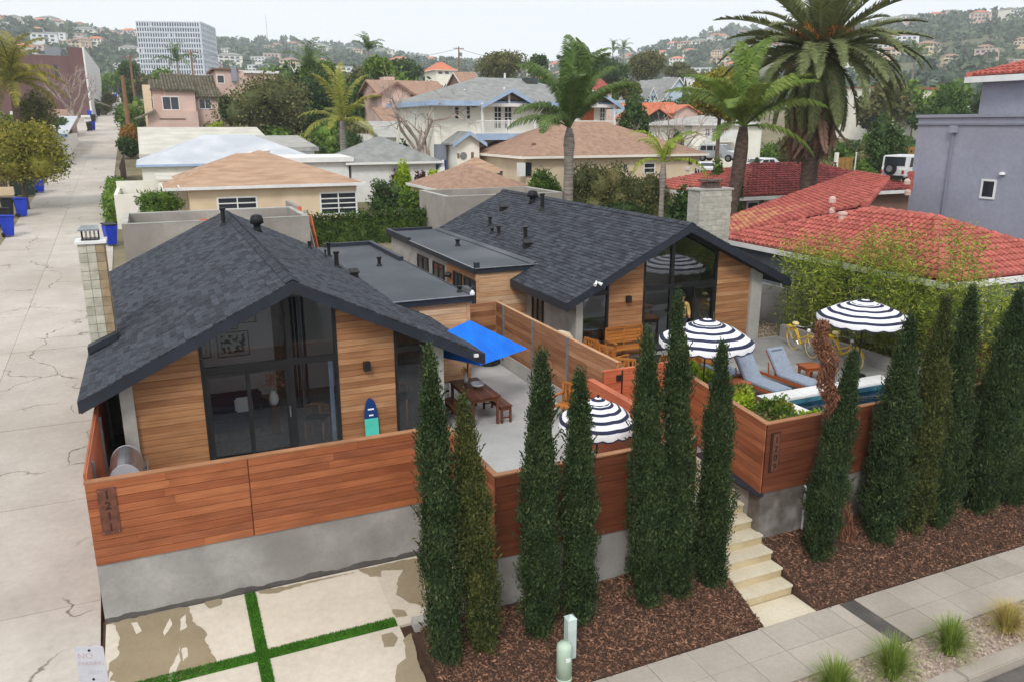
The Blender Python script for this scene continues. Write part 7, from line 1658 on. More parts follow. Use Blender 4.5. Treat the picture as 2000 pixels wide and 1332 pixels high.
garage('garage', 'grey stucco garage with open parapet behind the right house', 14.0, 20.8, 39.6, 44.2, 3.4)

# ---- tan house with orange brown roof
y = 46; a = py(355, 370, y); b = py(710, 352, y); g = T(46); ze = (a.z + b.z) / 2 - .05; x0, x1 = a.x + .35, b.x - .35
h = B('bungalow', 'tan stucco bungalow with an orange brown hip roof and white windows behind the left garage', (x0 + x1) / 2, y, g)
box_walls(h, x0, x1, y + .4, y + 9.5, g - .5, ze - .02, 'tan')
pk = py(511, 295, y + 5.2); hip(h, x0, x1, y + .4, y + 9.5, ze, pk.z - ze, 'roof_orange', .45, ((pk.x, y + 5.2), (pk.x, y + 6.5)))
pk2 = py(461, 300, y + 4.6); hip(h, x0 - .8, x0 + 5, y + 2.4, y + 9.0, ze - .15, pk2.z - ze + .15, 'roof_orange', .45, ((pk2.x, y + 4.6), (pk2.x + 1.2, y + 4.6)))
for (p, q, r_, s, cols, rows) in ((425, 383, 502, 412, 2, 2), (626, 374, 696, 421, 2, 4)):
    u, v = py(p, s, y + .4), py(r_, q, y + .4); win(h, 'y', u.x, v.x, y + .4, u.z, v.z, 'white', cols, rows)
MB().tube([(x1 - .05, y + .3, ze - .1), (x1 - .05, y + .3, ze - 1.6), (x1 + .15, y + .2, ze - 2.1)], .05, 6).build('downspout', M['white'], h)
for (p, q) in ((491, 308), (522, 303)):
    c = dep(p, q, 50); MB().lathe([(.16, 0), (.16, .22), (.22, .24), (.2, .32), (0, .36)], 8, c).build('roof_vent', M['white'], h)
# ---- low white houses beyond
def box_from(nm, label, l, r, yy, wallm, depth, roof, zb=None, rise=0, fascia='white', over=.3, cat='house', **kw):
    """l, r: pixel corners of the front eave at Y = yy"""
    a, b = py(l[0], l[1], yy), py(r[0], r[1], yy); ze = (a.z + b.z) / 2; g = T(min(yy, 260)); h = B(nm, label, (a.x + b.x) / 2, yy, g, cat)
    box_walls(h, a.x + over, b.x - over, yy + over, yy + depth, g - .5, ze - .05, wallm)
    if roof[0] == 'hip': hip(h, a.x + over, b.x - over, yy + over, yy + depth, ze, rise, roof[1], over, fascia=fascia, **kw)
    elif roof[0] == 'gx': gable(h, a.x + over, b.x - over, yy + over, yy + depth, ze, rise, roof[1], 'x', over, trim=fascia, wall=wallm)
    elif roof[0] == 'gy': gable(h, a.x + over, b.x - over, yy + over, yy + depth, ze, rise, roof[1], 'y', over, trim=fascia, wall=wallm)
    else:
        r_ = MB().prism([(a.x, yy, ze), (b.x, yy, ze), (b.x, yy + depth + over, ze + rise), (a.x, yy + depth + over, ze + rise)], (0, 0, -.12)).build('roof', M[roof[1]], h)
        MB().box(a.x - .02, b.x + .02, yy - .04, yy - .002, ze - .3, ze + .02).build('fascia', M[fascia], r_)
    return h, a, b, ze
h, a, b, ze = box_from('low_house', 'low white house with a white hip roof and pale blue fascia beside the alley', (266, 322), (640, 318), 60, 'offwhite', 9, ('hip', 'roof_white'), rise=1.9, fascia='blue_trim')
h, a, b, ze = box_from('low_house', 'long low building with a wide beige flat roof in front of the pink house', (272, 302), (552, 300), 72, 'cream', 16, ('flat', 'roof_pale'), rise=2.1, fascia='roof_pale')
for k, (p, q) in enumerate(((290, 260), (324, 258), (339, 258), (355, 259))): c = dep(p, q, 84); MB().lathe([(.12, -.4), (.12, .25), (.18, .27), (0, .35)], 8, c).build('vent_pipe', M['galv'], h)
h, a, b, ze = box_from('low_house', 'low white building with a grey flat roof left of the yellow feather palm', (435, 290), (622, 288), 66, 'white', 9, ('flat', 'roof_flatgrey'), rise=.8, fascia='roof_flatgrey')
h, a, b, ze = box_from('low_house', 'white patio roof right of the orange brown roof', (560, 312), (690, 306), 57, 'white', 4, ('flat', 'white'), rise=.1)
bx_ = B('bin_store', 'white walled yard at the alley corner in front of the low white house', -1, 55, T(55), 'wall')
a, b = py(243, 332, 58), py(286, 330, 58); c = py(243, 357, 52); mb = MB(); zt = a.z - .1
mb.box(-1.9, .2, 56.6, 56.8, T(56) - .4, T(56) + 2.0); mb.box(-1.9, .6, 51.0, 51.2, T(51) - .4, T(51) + 1.9); mb.box(-1.9, -1.7, 51.2, 56.6, T(51) - .4, T(51) + 1.9); mb.build('wall', M['offwhite'], bx_)
MB().box(.5, 2.4, 52, 58.5, T(55) - .4, T(55) + 2.3).build('annex', M['cream'], bx_); MB().box(.4, 2.5, 51.9, 58.6, T(55) + 2.301, T(55) + 2.4).build('annex_roof', M['roof_pale'], bx_)
# ---- pink house at the left
yy = 98; P_ = lambda x, y_: py(x, y_, yy); g = T(yy); h = B('pink_house', 'pink stucco house with grey olive tile roofs beside the alley', 8, yy, g)
c0, c1 = P_(268, 240), P_(300, 175); c2, c3 = P_(362, 235), P_(408, 190)
box_walls(h, P_(276, 0).x, P_(300, 0).x, yy + 1.2, yy + 10, g - 1, P_(280, 172).z, 'pink'); box_walls(h, P_(300, 0).x + .01, P_(362, 0).x, yy, yy + 10, g - 1, P_(300, 176).z, 'pink'); box_walls(h, P_(362, 0).x + .01, P_(412, 0).x, yy + 1.0, yy + 10, g - 1, P_(380, 190).z, 'pink')
box_walls(h, P_(412, 0).x + .01, P_(470, 0).x, yy + 3, yy + 12, g - 1, py(430, 138, yy + 3).z, 'pink'); box_walls(h, P_(262, 0).x, P_(364, 0).x, yy - .5, yy - .02, g - 1, P_(300, 218).z, 'pink', 'lower_wall')
box_walls(h, P_(258, 0).x, P_(274, 0).x, yy + 1, yy + 6, g - 1, P_(266, 165).z, 'tan', 'wing')
for l, r, f, zf, zb in ((298, 364, yy - .4, P_(330, 177).z, None), (360, 416, yy + .6, P_(390, 191).z, None)):
    x0, x1 = P_(l, 0).x, P_(r, 0).x; zb = py(330, 146, yy + 7).z; tile_slope(h, [(x0, f, zf), (x1, f, zf), (x1, yy + 7, zb), (x0, yy + 7, zb)], (0, -1, -.3), 'tile_grey', .34, .6)
x0, x1 = P_(272, 0).x, P_(300, 0).x; tile_slope(h, [(x0, yy + .8, P_(285, 174).z), (x1, yy + .8, P_(285, 174).z), (x1, yy + 5, P_(285, 160).z + .4), (x0, yy + 5, P_(285, 160).z + .4)], (0, -1, -.3), 'tile_grey', .34, .6)
for l, t_, r, b_, at, cols in ((284, 190, 299, 214, yy + 1.2, 1), (318, 189, 349, 216, yy, 2), (389, 194, 412, 214, yy + 1.0, 2), (370, 193, 381, 202, yy + 1.0, 1)):
    u, v = py(l, b_, at), py(r, t_, at); win(h, 'y', u.x, v.x, at, u.z, v.z, 'white', cols, 1)
u, v = py(424, 164, yy + 3), py(438, 147, yy + 3); win(h, 'y', u.x, v.x, yy + 3, u.z, v.z, 'white', 1, 1)
u, v = py(414, 142, yy + 3), py(466, 138, yy + 3); MB().box(u.x, v.x, yy + 2.7, yy + 12, v.z, v.z + .18).build('roof', M['brownhouse'], h); u = py(458, 160, yy + 2.9); MB().box(u.x - .3, u.x + .3, yy + 2.6, yy + 2.95, u.z, u.z + 1.7).build('chimney', M['lav'], h)
u, v = P_(264, 236), P_(304, 219); MB().prism([(u.x, yy - 1.2, u.z), (v.x, yy - 1.2, v.z), (v.x, yy - .55, v.z + .1), (u.x, yy - .55, u.z + .1)], (0, 0, .15)).build('porch_roof', M['tile_grey'], h)
u, v = P_(312, 234), P_(362, 232); MB().box(u.x, v.x, yy - .56, yy - .51, u.z, u.z + .12).build('trim_band', M['brownhouse'], h)
h, a, b, ze = box_from('flat_house', 'flat roofed pinkish house behind the pink house', (452, 140), (545, 138), 112, 'pink', 10, ('flat', 'roof_white'), fascia='white')
# ---- mauve brown building, white building and garage on the left of the alley
yy = 165; u, v = py(88, 126, yy), py(160, 94, yy); h = B('apartment_building', 'mauve brown block left of the alley behind the leafless tree', (u.x + v.x) / 2, yy, T(yy), 'building'); zt = v.z
box_walls(h, u.x - 14, py(118, 0, yy).x, yy, yy + 16, T(yy) - 1, py(100, 109, yy).z, 'mauve'); box_walls(h, py(118, 0, yy).x + .01, v.x, yy - .1, yy + 60, T(yy) - 1, zt, 'mauve')
MB().box(v.x, v.x + .25, yy - .15, yy + 60, T(yy) - 1, zt + .1).build('white_flank', M['white'], h)
u2, v2 = py(88, 110, yy + 4), py(117, 93, yy + 4); MB().box(u2.x, v2.x, yy + 4, yy + 9, u2.z - .5, v2.z).build('roof_house', M['galv'], h); u, v = py(107, 150, yy - .1), py(112, 126, yy - .1); win(h, 'y', u.x, v.x, yy, u.z, v.z, 'mauve', 1, 2)
for k in range(5): MB().box(v2.x + 8.3, v2.x + 8.6, yy + 6 + 9 * k, yy + 9 + 9 * k, T(yy) + 4, T(yy) + 6).build('window', M['winglass'], h)
h, a, b, ze = box_from('white_annex', 'low white building with flat roof on the left of the alley, under the bins', (158, 226), (181, 226), 152, 'white', 18, ('flat', 'white'), rise=.2)
h, a, b, ze = box_from('garage', 'white garage with a white roof left of the alley beside the box hedge', (52, 268), (131, 258), 92, 'white', 18, ('flat', 'roof_white'), rise=1.9, fascia='blue_trim', cat='garage')
h, a, b, ze = box_from('shed', 'brown roofed shed behind the white garage on the left', (84, 228), (130, 228), 118, 'brownhouse', 9, ('flat', 'roof_brown'), rise=1.0, fascia='galv', cat='shed')
h, a, b, ze = box_from('white_shed', 'white box shaped shed under the palm at the left edge', (20, 222), (46, 216), 104, 'white', 5, ('flat', 'roof_white'), rise=.3, cat='shed')
# fences left of the alley
def plank_fence(label, a, b, h_, mat, n, sink=.2):
    f = thing('plank_fence', label, 'fence', a, world=True); a, b = Vector(a), Vector(b); d = b - a; u = d.normalized(); w = d.length / n; s = Vector((u.y, -u.x, 0)); rr = random.Random(n)
    for i in range(n):
        p = a + d * (i / n); hh = h_ + rr.uniform(-.03, .03); MB().prism([p + u * .006 - Vector((0, 0, sink)), p + u * (w - .006) - Vector((0, 0, sink)), p + u * (w - .006) + Vector((0, 0, hh)), p + u * .006 + Vector((0, 0, hh))], s * .03).build('plank', M[mat], f)
    for z in (.35, h_ - .3): MB().bar(a + Vector((0, 0, z)) - s * .03, b + Vector((0, 0, z)) - s * .03, .05, .09).build('rail', M[mat], f)
    return f
M['darkfence'] = wood('dark brown fence', [S(70, 54, 46), S(86, 68, 58), S(60, 46, 40)], .85); M['brownfence'] = wood('ochre wooden fence', [S(150, 116, 62), S(166, 130, 74), S(134, 102, 56)], .8)
plank_fence('dark brown plank fence behind the green bins at the left', (-9.2, 68, T(68)), (-7.6, 70.5, T(70)), 1.9, 'darkfence', 18); plank_fence('brown plank fence on a low wall under the olive tree at the left edge', (-12.5, 67, T(67)), (-9.25, 67.6, T(67)), 1.8, 'darkfence', 24)
lw = thing('garden_wall', 'low beige wall with salmon stucco panels at the left of the alley', 'wall', (-9, 70, T(70)), world=True); MB().box(-13, -8.8, 66.6, 66.9, T(67) - .4, T(67) + .5).build('wall', M['tan'], lw); MB().box(-9.4, -8.0, 76, 76.3, T(76) - .4, T(76) + 1.9).build('pier', M['pink'], lw); MB().box(-8.0, -7.75, 76.3, 84, T(80) - .9, T(80) + .7).build('wall', M['pink'], lw); MB().box(-8.4, -7.85, 84.2, 84.7, T(84) - .3, T(84) + 1.5).build('pier', M['white'], lw)
plank_fence('dark plank fence right of the alley beside the rust tinged shrub', (-1.9, 68, T(68)), (-1.7, 76, T(76)), 1.8, 'darkfence', 30); plank_fence('dark brown fence behind the ivy between the two garages', (7.2, 43.2, T(43)), (15.2, 43.4, T(43)), py(700, 426, 43).z - T(43), 'darkfence', 56)
iv = hedge('ivy', 'ivy hanging over the dark fence between the two garages', (7.2, 43.0, T(43) - .1), (15.0, 43.2, T(43) - .1), .5, py(700, 424, 43).z - T(43) + .1, 'lf_ivy', 'ivy', 7000, .13, .1, 790, .16)
q = py(650, 425, 46); lawn = MB().box(11.3, 16, 43.6, 49, T(44) - .3, T(46)).build('lawn', M['lawn'], None, kind='structure')
pb = thing('picnic_table', 'small white picnic table on the lawn behind the ivy fence', 'table', (12.0, 45.0, T(45) + .1)); MB().box(-.9, .9, -.35, .35, .66, .72).build('tabletop', M['white'], pb)
for s in (-1, 1): MB().box(-.9, .9, s * .65 - .12, s * .65 + .12, .4, .45).build('seat', M['white'], pb); MB().bar((.7 * s, -.6, 0), (.7 * s, .6, .7), .06).build('leg', M['white'], pb); MB().bar((.7 * s, .6, 0), (.7 * s, -.6, .7), .06).build('leg', M['white'], pb)
# ---- pink house with brown roof, centre left
yy = 92; u, v = py(735, 170, yy), py(872, 178, yy); g = T(yy); h = B('pink_house', 'pink stucco house with brown gabled roofs behind the leafless tree', (u.x + v.x) / 2, yy, g)
x0, x1 = py(735, 0, yy).x, py(868, 0, yy).x; ze = py(800, 182, yy).z
box_walls(h, x0, x1, yy, yy + 9, g - 1, ze, 'pink'); gable(h, x0, x1, yy, yy + 9, ze, py(800, 158, yy + 4.5).z - ze, 'roof_brown', 'x', .5, wall='pink')
xa, xb = py(738, 0, yy - 2).x, py(796, 0, yy - 2).x; zf = py(770, 180, yy - 2).z; box_walls(h, xa, xb, yy - 2, yy - .01, g - 1, zf, 'pink', 'bay'); gable(h, xa, xb, yy - 2, yy + 4, zf, py(770, 160, yy - 2).z - zf, 'roof_brown', 'y', .5, wall='pink', trim='brownhouse')
for l, t_, r, b_ in ((800, 189, 816, 211), (838, 190, 848, 213)): u, v = py(l, b_, yy), py(r, t_, yy); win(h, 'y', u.x, v.x, yy, u.z, v.z, 'white', 2, 1)
u, v = py(746, 165, yy + 6), py(766, 152, yy + 6); MB().box(u.x, v.x, yy + 5, yy + 7, u.z - 1, v.z).build('chimney', M['pink'], h)
xx = py(735, 0, yy - 6).x; zz = py(800, 236, yy - 5).z; MB().prism([(xx, yy - 7, zz - .2), (x1 - .5, yy - 7, zz - .2), (x1 - .5, yy - 2.2, zz + 1.4), (xx, yy - 2.2, zz + 1.4)], (0, 0, -.15)).build('lower_roof', M['roof_brown'], h)
h, a, b, ze = box_from('low_house', 'low white flat roofed building below the pink house with brown roof', (738, 263), (862, 262), 74, 'offwhite', 9, ('flat', 'roof_flatgrey'), rise=1.2, fascia='white')
# ---- grey hip roof garage
h, a, b, ze = box_from('garage', 'white garage with a grey hip roof in front of the leafless tree', (676, 318), (866, 317), 57, 'white', 8, ('hip', 'roof_grey'), rise=1.75, fascia='white', over=.45, cat='garage')
# ---- white two storey house with blue trim
yf = 58; g = 1.9; h = B('two_storey_house', 'white two storey house with pale blue trim, a long balcony and grey roof', 28, yf, g); X_ = lambda x, y_=250, Y=yf: py(x, y_, Y).x; Z_ = lambda y_, x=1000, Y=yf: py(x, y_, Y).z
xl, xr = X_(862), X_(1203); zd = Z_(268); zE = Z_(199)
box_walls(h, xl, xr, yf + 1.6, yf + 12, g - .8, zd - .01, 'cream', 'lower_wall'); box_walls(h, xl, xr, yf + 1.6, yf + 12, zd, zE, 'cream', 'upper_wall')
hip(h, xl, xr, yf + 1.0, yf + 12, zE, py(1010, 153, yf + 6).z - zE, 'roof_grey', .6, fascia='blue_trim', fh=.36)
xD0, xD1 = X_(932), X_(1203); MB().box(xD0, xD1, yf, yf + 1.58, Z_(274), Z_(262)).build('balcony_deck', M['white'], h); MB().box(xD0 - .05, xD1 + .05, yf - .06, yf - .002, Z_(274), Z_(262) + .02).build('balcony_trim', M['blue_trim'], h)
zr0, zr1 = Z_(262) + .1, Z_(262) + 1.0; rl = MB(); rl.box(xD0, xD1, yf + .03, yf + .09, zr1 - .08, zr1); rl.box(xD0, xD1, yf + .03, yf + .09, zr0 - .04, zr0); x = xD0
while x < xD1: rl.box(x, x + .035, yf + .045, yf + .075, zr0, zr1 - .08); x += .15
rl.build('railing', M['white'], h)
for x in (943, 994, 1045, 1085, 1127, 1163, 1200): MB().box(X_(x) - .08, X_(x) + .08, yf + .02, yf + .16, Z_(262), (zE - .1) if x in (943, 1127, 1200) else zr1 + .05).build('post', M['white'], h)
for l, r in ((940, 1052), (1122, 1212)):      # porch gables with pale blue barge boards
    xa, xb = X_(l), X_(r); zg = Z_(201); rs = Z_(173 if l == 940 else 174) - zg; gable(h, xa + .3, xb - .3, yf + .1, yf + 4.5, zg - .05, rs, 'roof_grey', 'y', .4, .12, None, 'blue_trim'); MB().box(xa + .3, xb - .3, yf + .12, yf + .3, zg - .3, zg - .05).build('beam', M['white'], h)
    MB().prism([(xa + .4, yf + .9, zg - .1), (xb - .4, yf + .9, zg - .1), ((xa + xb) / 2, yf + .9, zg + rs - .25)], (0, .05, 0)).build('gable_panel', M['tan'], h); MB().box((xa + xb) / 2 - .08, (xa + xb) / 2 + .08, yf + .2, yf + .34, zg - .1, zg + rs - .2).build('king_post', M['white'], h)
for l, r in ((964, 980), (984, 1000), (1060, 1073), (1076, 1089), (1170, 1181)): win(h, 'y', X_(l, 250, yf + 1.6), X_(r, 250, yf + 1.6), yf + 1.6, Z_(253, 1000, yf + 1.6), Z_(208, 1000, yf + 1.6), 'white', 2, 4)
u, v = X_(1134, 250, yf + 1.6), X_(1158, 250, yf + 1.6); dd_ = MB().box(u, v, yf + 1.5, yf + 1.58, zd + .1, Z_(200, 1000, yf + 1.6)).build('door', mk('orange red door paint', S(196, 108, 72), S(184, 98, 64), 2, .6), h); MB().box((u + v) / 2 - .02, (u + v) / 2 + .02, yf + 1.49, yf + 1.499, zd + .1, zE - .3).build('door_joint', M['brownhouse'], dd_)
for l, t_, r, b_, c, rw in ((888, 209, 896, 233, 1, 3), (911, 208, 918, 233, 1, 3), (950, 296, 966, 316, 1, 2), (1004, 296, 1015, 314, 1, 2)): u, v = py(l, b_, yf + 1.6), py(r, t_, yf + 1.6); win(h, 'y', u.x, v.x, yf + 1.6, u.z, v.z, 'white', c, rw)
xa, xb = X_(872), X_(934); zp = Z_(272); box_walls(h, X_(886), X_(930), yf - .6, yf + 1.58, g - .8, zp, 'cream', 'porch'); gable(h, X_(886), X_(930), yf - .6, yf + 1.55, zp, Z_(257) - zp, 'roof_grey', 'y', .45, .12, 'cream', 'blue_trim')
u, v = X_(865, 300, yf - .5), X_(884, 300, yf - .5); MB().box(u, v, yf + .9, yf + 1.55, g, Z_(282)).build('screen_porch', M['lav2'], h); MB().box(u, v, yf + .85, yf + .895, Z_(334), Z_(312)).build('blue_panel', mk('deep blue panel', S(40, 74, 128), S(34, 64, 112), 2, .6), h)
for (l, t_, r, b_) in ((893, 300, 897, 310), (920, 298, 925, 314)): u, v = py(l, b_, yf - .6), py(r, t_, yf - .6); MB().box(u.x, v.x, yf - .64, yf - .602, u.z, v.z).build('meter', M['brownhouse'], h)
c = py(905, 305, yf - .62); MB().lathe([(0, 0), (.28, .0), (.28, .03), (0, .04)], 14).build('wall_dish', M['galv'], h).matrix_basis = Matrix.Translation(c) @ Matrix.Rotation(PI / 2, 4, 'X')
c = py(1030, 158, yf + 6); MB().box(c.x - .5, c.x + .5, yf + 5, yf + 6, c.z - .3, c.z + .15).build('skylight', M['winglass'], h)
for p, q, d_ in ((907, 184, 3), (986, 152, 8), (985, 180, 3)): c = py(p, q, yf + d_); MB().lathe([(.09, -.6), (.09, .3), (.13, .3), (0, .36)], 8, c).build('vent_pipe', M['white'], h)
cl = thing('clothes_cover', 'white canvas cover draped at the left foot of the white house', 'canvas', (19.6, 57.2, g)); MB().prism([(-.9, 0, 0), (.7, 0, 0), (.5, 0, 2.6)], (0, .4, 0)).build('cloth', M['whitefab'], cl)
# small brown hip roof houses in front of it
h, a, b, ze = box_from('low_house', 'small house with a brown hip roof behind the right garage', (862, 372), (1046, 368), 46.5, 'beige', 7, ('hip', 'roof_brown'), rise=1.35, fascia='white', over=.4)
q = dep(930, 335, 54); gz = thing('gazebo', 'small gazebo with a pointed tan roof in front of the white house', 'gazebo', (q.x, q.y, T(q.y)))
mb = MB(); zz = q.z - T(q.y); mb.add([(-1.5, -1.5, zz + .05), (1.5, -1.5, zz + .05), (1.5, 1.5, zz + .05), (-1.5, 1.5, zz + .05), (0, 0, zz + .95)], [(0, 1, 4), (1, 2, 4), (2, 3, 4), (3, 0, 4), (3, 2, 1, 0)]); mb.build('roof', M['roof_orange'], gz)
for sx in (-1.3, 1.3):
    for sy in (-1.3, 1.3): MB().box(sx - .07, sx + .07, sy - .07, sy + .07, 0, zz + .04).build('post', M['brownhouse'], gz)
MB().box(-1.3, 1.3, -1.34, -1.3, zz - .7, zz - .1).build('screen', M['navystripe'], gz)
# tan stucco house behind the thicket
yy = 50; h, a, b, ze = box_from('tan_house', 'tan stucco house with a wide brown hip roof behind the thicket', (1020, 302), (1385, 306), yy, 'beige', 11, ('hip', 'roof_brown'), rise=2.35, fascia='cream', over=.5)
for l, t_, r, b_ in ((1256, 318, 1280, 340), (1216, 320, 1226, 334)): u, v = py(l, b_, yy + .5), py(r, t_, yy + .5); win(h, 'y', u.x, v.x, yy + .5, u.z, v.z, 'white', 1, 2)
u, v = py(1010, 345, yy + .4), py(1046, 318, yy + .4); f = MB().box(u.x, v.x - .9, yy + .1, yy + .45, u.z, v.z).build('door_screen', M['white'], h); MB().box(v.x - .85, v.x - .3, yy + .4, yy + .49, u.z, v.z).build('side_door', M['winglass'], h)
c = py(1042, 296, yy + 2); MB().lathe([(.14, -.5), (.14, .5), (.2, .52), (0, .6)], 8, c).build('flue', M['brownhouse'], h)
for (p, q) in ((1346, 306), (1349, 318), (1344, 330), (1352, 340)): u = py(p, q, yy + .4); MB().box(u.x - .15, u.x + .15, yy + .42, yy + .48, u.z - .12, u.z + .12).build('wall_pot', M['white' if q != 318 else 'navystripe'], h)
# light blue gabled house
yy = 125; h = B('blue_house', 'light blue house with white trimmed gables on the rise left of the ficus tree', 60, yy, T(yy)); xa, xm, xb = py(1236, 0, yy).x, py(1290, 0, yy).x, py(1365, 0, yy).x; zb = py(1300, 192, yy).z; zg = py(1332, 152, yy).z
gable(h, py(1300, 0, yy).x, xb, yy, yy + 9, zb - .4, zg - zb + .4, 'roof_grey', 'y', .4, .2, 'blue_house', 'white'); box_walls(h, xa, xb, yy + .1, yy + 9, T(yy), zb - .4, 'blue_house')
x0 = py(1262, 0, yy + 3).x; MB().prism([(xa - .5, yy + 1.5, zb), (xm + 5, yy + 1.5, zb), (xm + 5, yy + 6, zg - .3), (x0 + 1.5, yy + 6, zg - .3)], (0, 0, -.2)).build('roof', M['roof_grey'], h)
for c in (1244, 1276): u = py(c - 9, 184, yy); v = py(c + 9, 184, yy); gable(h, u.x + .2, v.x - .2, yy + .3, yy + 4, u.z - .3, py(c, 168, yy).z - u.z, 'roof_grey', 'y', .25, .12, 'blue_house', 'white'); box_walls(h, u.x + .25, v.x - .25, yy + .35, yy + 3, zb - 1, u.z - .3, 'blue_house', 'dormer'); q = py(c, 186, yy + .3); win(h, 'y', q.x - .5, q.x + .5, yy + .34, q.z - .7, q.z + .5, 'white', 2, 1, 'towerwin')
u = py(1352, 156, yy + 4); MB().box(u.x - .8, u.x + .6, yy + 4, yy + 5.5, u.z - 2, u.z + .5).build('chimney', M['white'], h)
ci = thing('cypress', 'small dark pointed conifer in front of the light blue gable', 'tree', (*py(1338, 180, 118).xy, py(1338, 185, 118).z - 1)); MB().lathe([(.5, 0), (.55, .6), (.3, 2.2), (.02, 3.6)], 8).build('foliage', M['cyp'], ci); MB().tube([(0, 0, -2), (0, 0, .2)], .1, 6).build('trunk', M['bark'], ci)
# orange roofed house with dark gable
yy = 82; h = B('orange_roof_house', 'house with a bright orange tile roof and a dark painted gable in front', 46, yy, T(yy)); X_ = lambda x, Y=yy: py(x, 220, Y).x; Z_ = lambda y_, Y=yy: py(1300, y_, Y).z
box_walls(h, X_(1256), X_(1362), yy, yy + 8, T(yy) - 1, Z_(226), 'pink'); tile_slope(h, [(X_(1250), yy - .3, Z_(227)), (X_(1362), yy - .3, Z_(222)), (X_(1352), yy + 4, py(1300, 203, yy + 4).z), (X_(1246), yy + 4, py(1300, 204, yy + 4).z)], (0, -1, -.4), 'tile_orange', .36, .5)
gable(h, X_(1316, yy - 2), X_(1364, yy - 2), yy - 2, yy + 3, Z_(218, yy - 2), Z_(204, yy - 2) - Z_(218, yy - 2), 'tile_orange', 'y', .35, .14, 'pink'); box_walls(h, X_(1317, yy - 2), X_(1363, yy - 2), yy - 1.99, yy - .01, T(yy) - 1, Z_(218, yy - 2), 'pink', 'bay')
gable(h, X_(1262, yy - 4), X_(1306, yy - 4), yy - 4, yy + 2, Z_(226, yy - 4), Z_(211, yy - 4) - Z_(226, yy - 4), 'tile_orange', 'y', .35, .14, 'darkhouse'); box_walls(h, X_(1263, yy - 4), X_(1305, yy - 4), yy - 3.99, yy - .02, T(yy) - 1, Z_(226, yy - 4), 'darkhouse', 'dark_bay')
u, v = py(1278, 250, yy - 4), py(1290, 235, yy - 4); win(h, 'y', u.x, v.x, yy - 4, u.z, v.z, 'galv', 2, 1); u, v = py(1342, 246, yy - 2), py(1354, 237, yy - 2); win(h, 'y', u.x, v.x, yy - 2, u.z, v.z, 'brownhouse', 1, 1)
# cream house with red door and outside stair
yy = 66; h, a, b, ze = box_from('cream_house', 'cream house with a red door and a white outside stair behind the curved palm', (1351, 242), (1500, 244), yy, 'cream', 9, ('hip', 'roof_flatgrey'), rise=.9, fascia='white', over=.4)
for l, t_, r, b_ in ((1376, 251, 1387, 267), (1389, 251, 1397, 266)): u, v = py(l, b_, yy + .4), py(r, t_, yy + .4); win(h, 'y', u.x, v.x, yy + .4, u.z, v.z, 'white', 2, 2, 'towerwin')
u, v = py(1411, 273, yy + .4), py(1420, 252, yy + .4); MB().box(u.x, v.x, yy + .33, yy + .39, u.z, v.z).build('door', mk('red door paint', S(170, 36, 48), S(156, 30, 42), 2, .5), h)
u, v = py(1368, 299, yy - .8), py(1398, 274, yy - .8); st_ = MB(); st_.prism([(u.x, yy - .8, u.z), (v.x, yy - .8, v.z), (v.x, yy - .8, v.z - .5), (u.x, yy - .8, u.z - .5)], (0, .1, 0)); st_.prism([(u.x, yy - .8, u.z + .95), (v.x, yy - .8, v.z + .95), (v.x, yy - .8, v.z + .85), (u.x, yy - .8, u.z + .85)], (0, .08, 0))
for k in range(9): q = k / 8; st_.box(u.x + (v.x - u.x) * q - .04, u.x + (v.x - u.x) * q + .04, yy - .8, yy - .72, u.z + (v.z - u.z) * q, u.z + (v.z - u.z) * q + .9); st_.box(u.x + (v.x - u.x) * q - .15, u.x + (v.x - u.x) * q + .15, yy - .68, yy + .3, u.z + (v.z - u.z) * q - .2, u.z + (v.z - u.z) * q - .12)
st_.box(v.x, v.x + 3, yy - .8, yy + .3, v.z - .25, v.z - .12); st_.build('stair', M['white'], h); MB().box(v.x, v.x + 3, yy - .78, yy - .72, v.z, v.z + .9).build('balustrade', M['white'], h)
# white building right, cream wall and ochre fence
h, a, b, ze = box_from('white_building', 'white stucco building with a salmon roof edge right of the date palm', (1722, 172), (1850, 170), 100, 'offwhite', 14, ('flat', 'tile_red'), rise=.2, fascia='tile_red', cat='building')
for l, t_, r, b_ in ((1739, 189, 1748, 202), (1764, 188, 1772, 193), (1790, 188, 1798, 195), (1735, 205, 1744, 209)): u, v = py(l, b_, 100.3), py(r, t_, 100.3); win(h, 'y', u.x, v.x, 100.3, u.z, v.z, 'brownhouse', 1, 1)
c = py(1753, 217, 100.2); MB().box(-.5, .5, -.06, 0, -.5, .5).build('diamond_plaque', M['lav2'], h).matrix_basis = Matrix.Translation(c) @ Matrix.Rotation(PI / 4, 4, 'Y')
plank_fence('ochre wooden fence behind the white jeep', (*py(1748, 320, 62).xy, T(62) + .8), (*py(1800, 318, 62).xy, T(62) + .8), 2.0, 'brownfence', 14)
h, a, b, ze = box_from('low_house', 'low cream building behind the foot of the date palm', (1592, 296), (1664, 292), 66, 'cream', 6, ('flat', 'roof_pale'), rise=.3, fascia='cream'); plank_fence('brown board fence below the low cream building', (*py(1628, 345, 60).xy, T(60) + .3), (*py(1662, 345, 60).xy, T(60) + .3), 1.8, 'brownfence', 10)
gp = thing('gate_post', 'cream post with a dark wreath left of the white thin post', 'post', py(1630, 345, 58)); MB().box(-.14, .14, -.14, .14, -1, 2.2).build('post', M['cream'], gp); MB().tube([(-.5 + .28 * math.cos(a), -.2, 1.0 + .3 * math.sin(a)) for a in np.linspace(0, 2 * PI, 13)], .08, 6, cap=False).build('wreath', M['brownhouse'], gp)
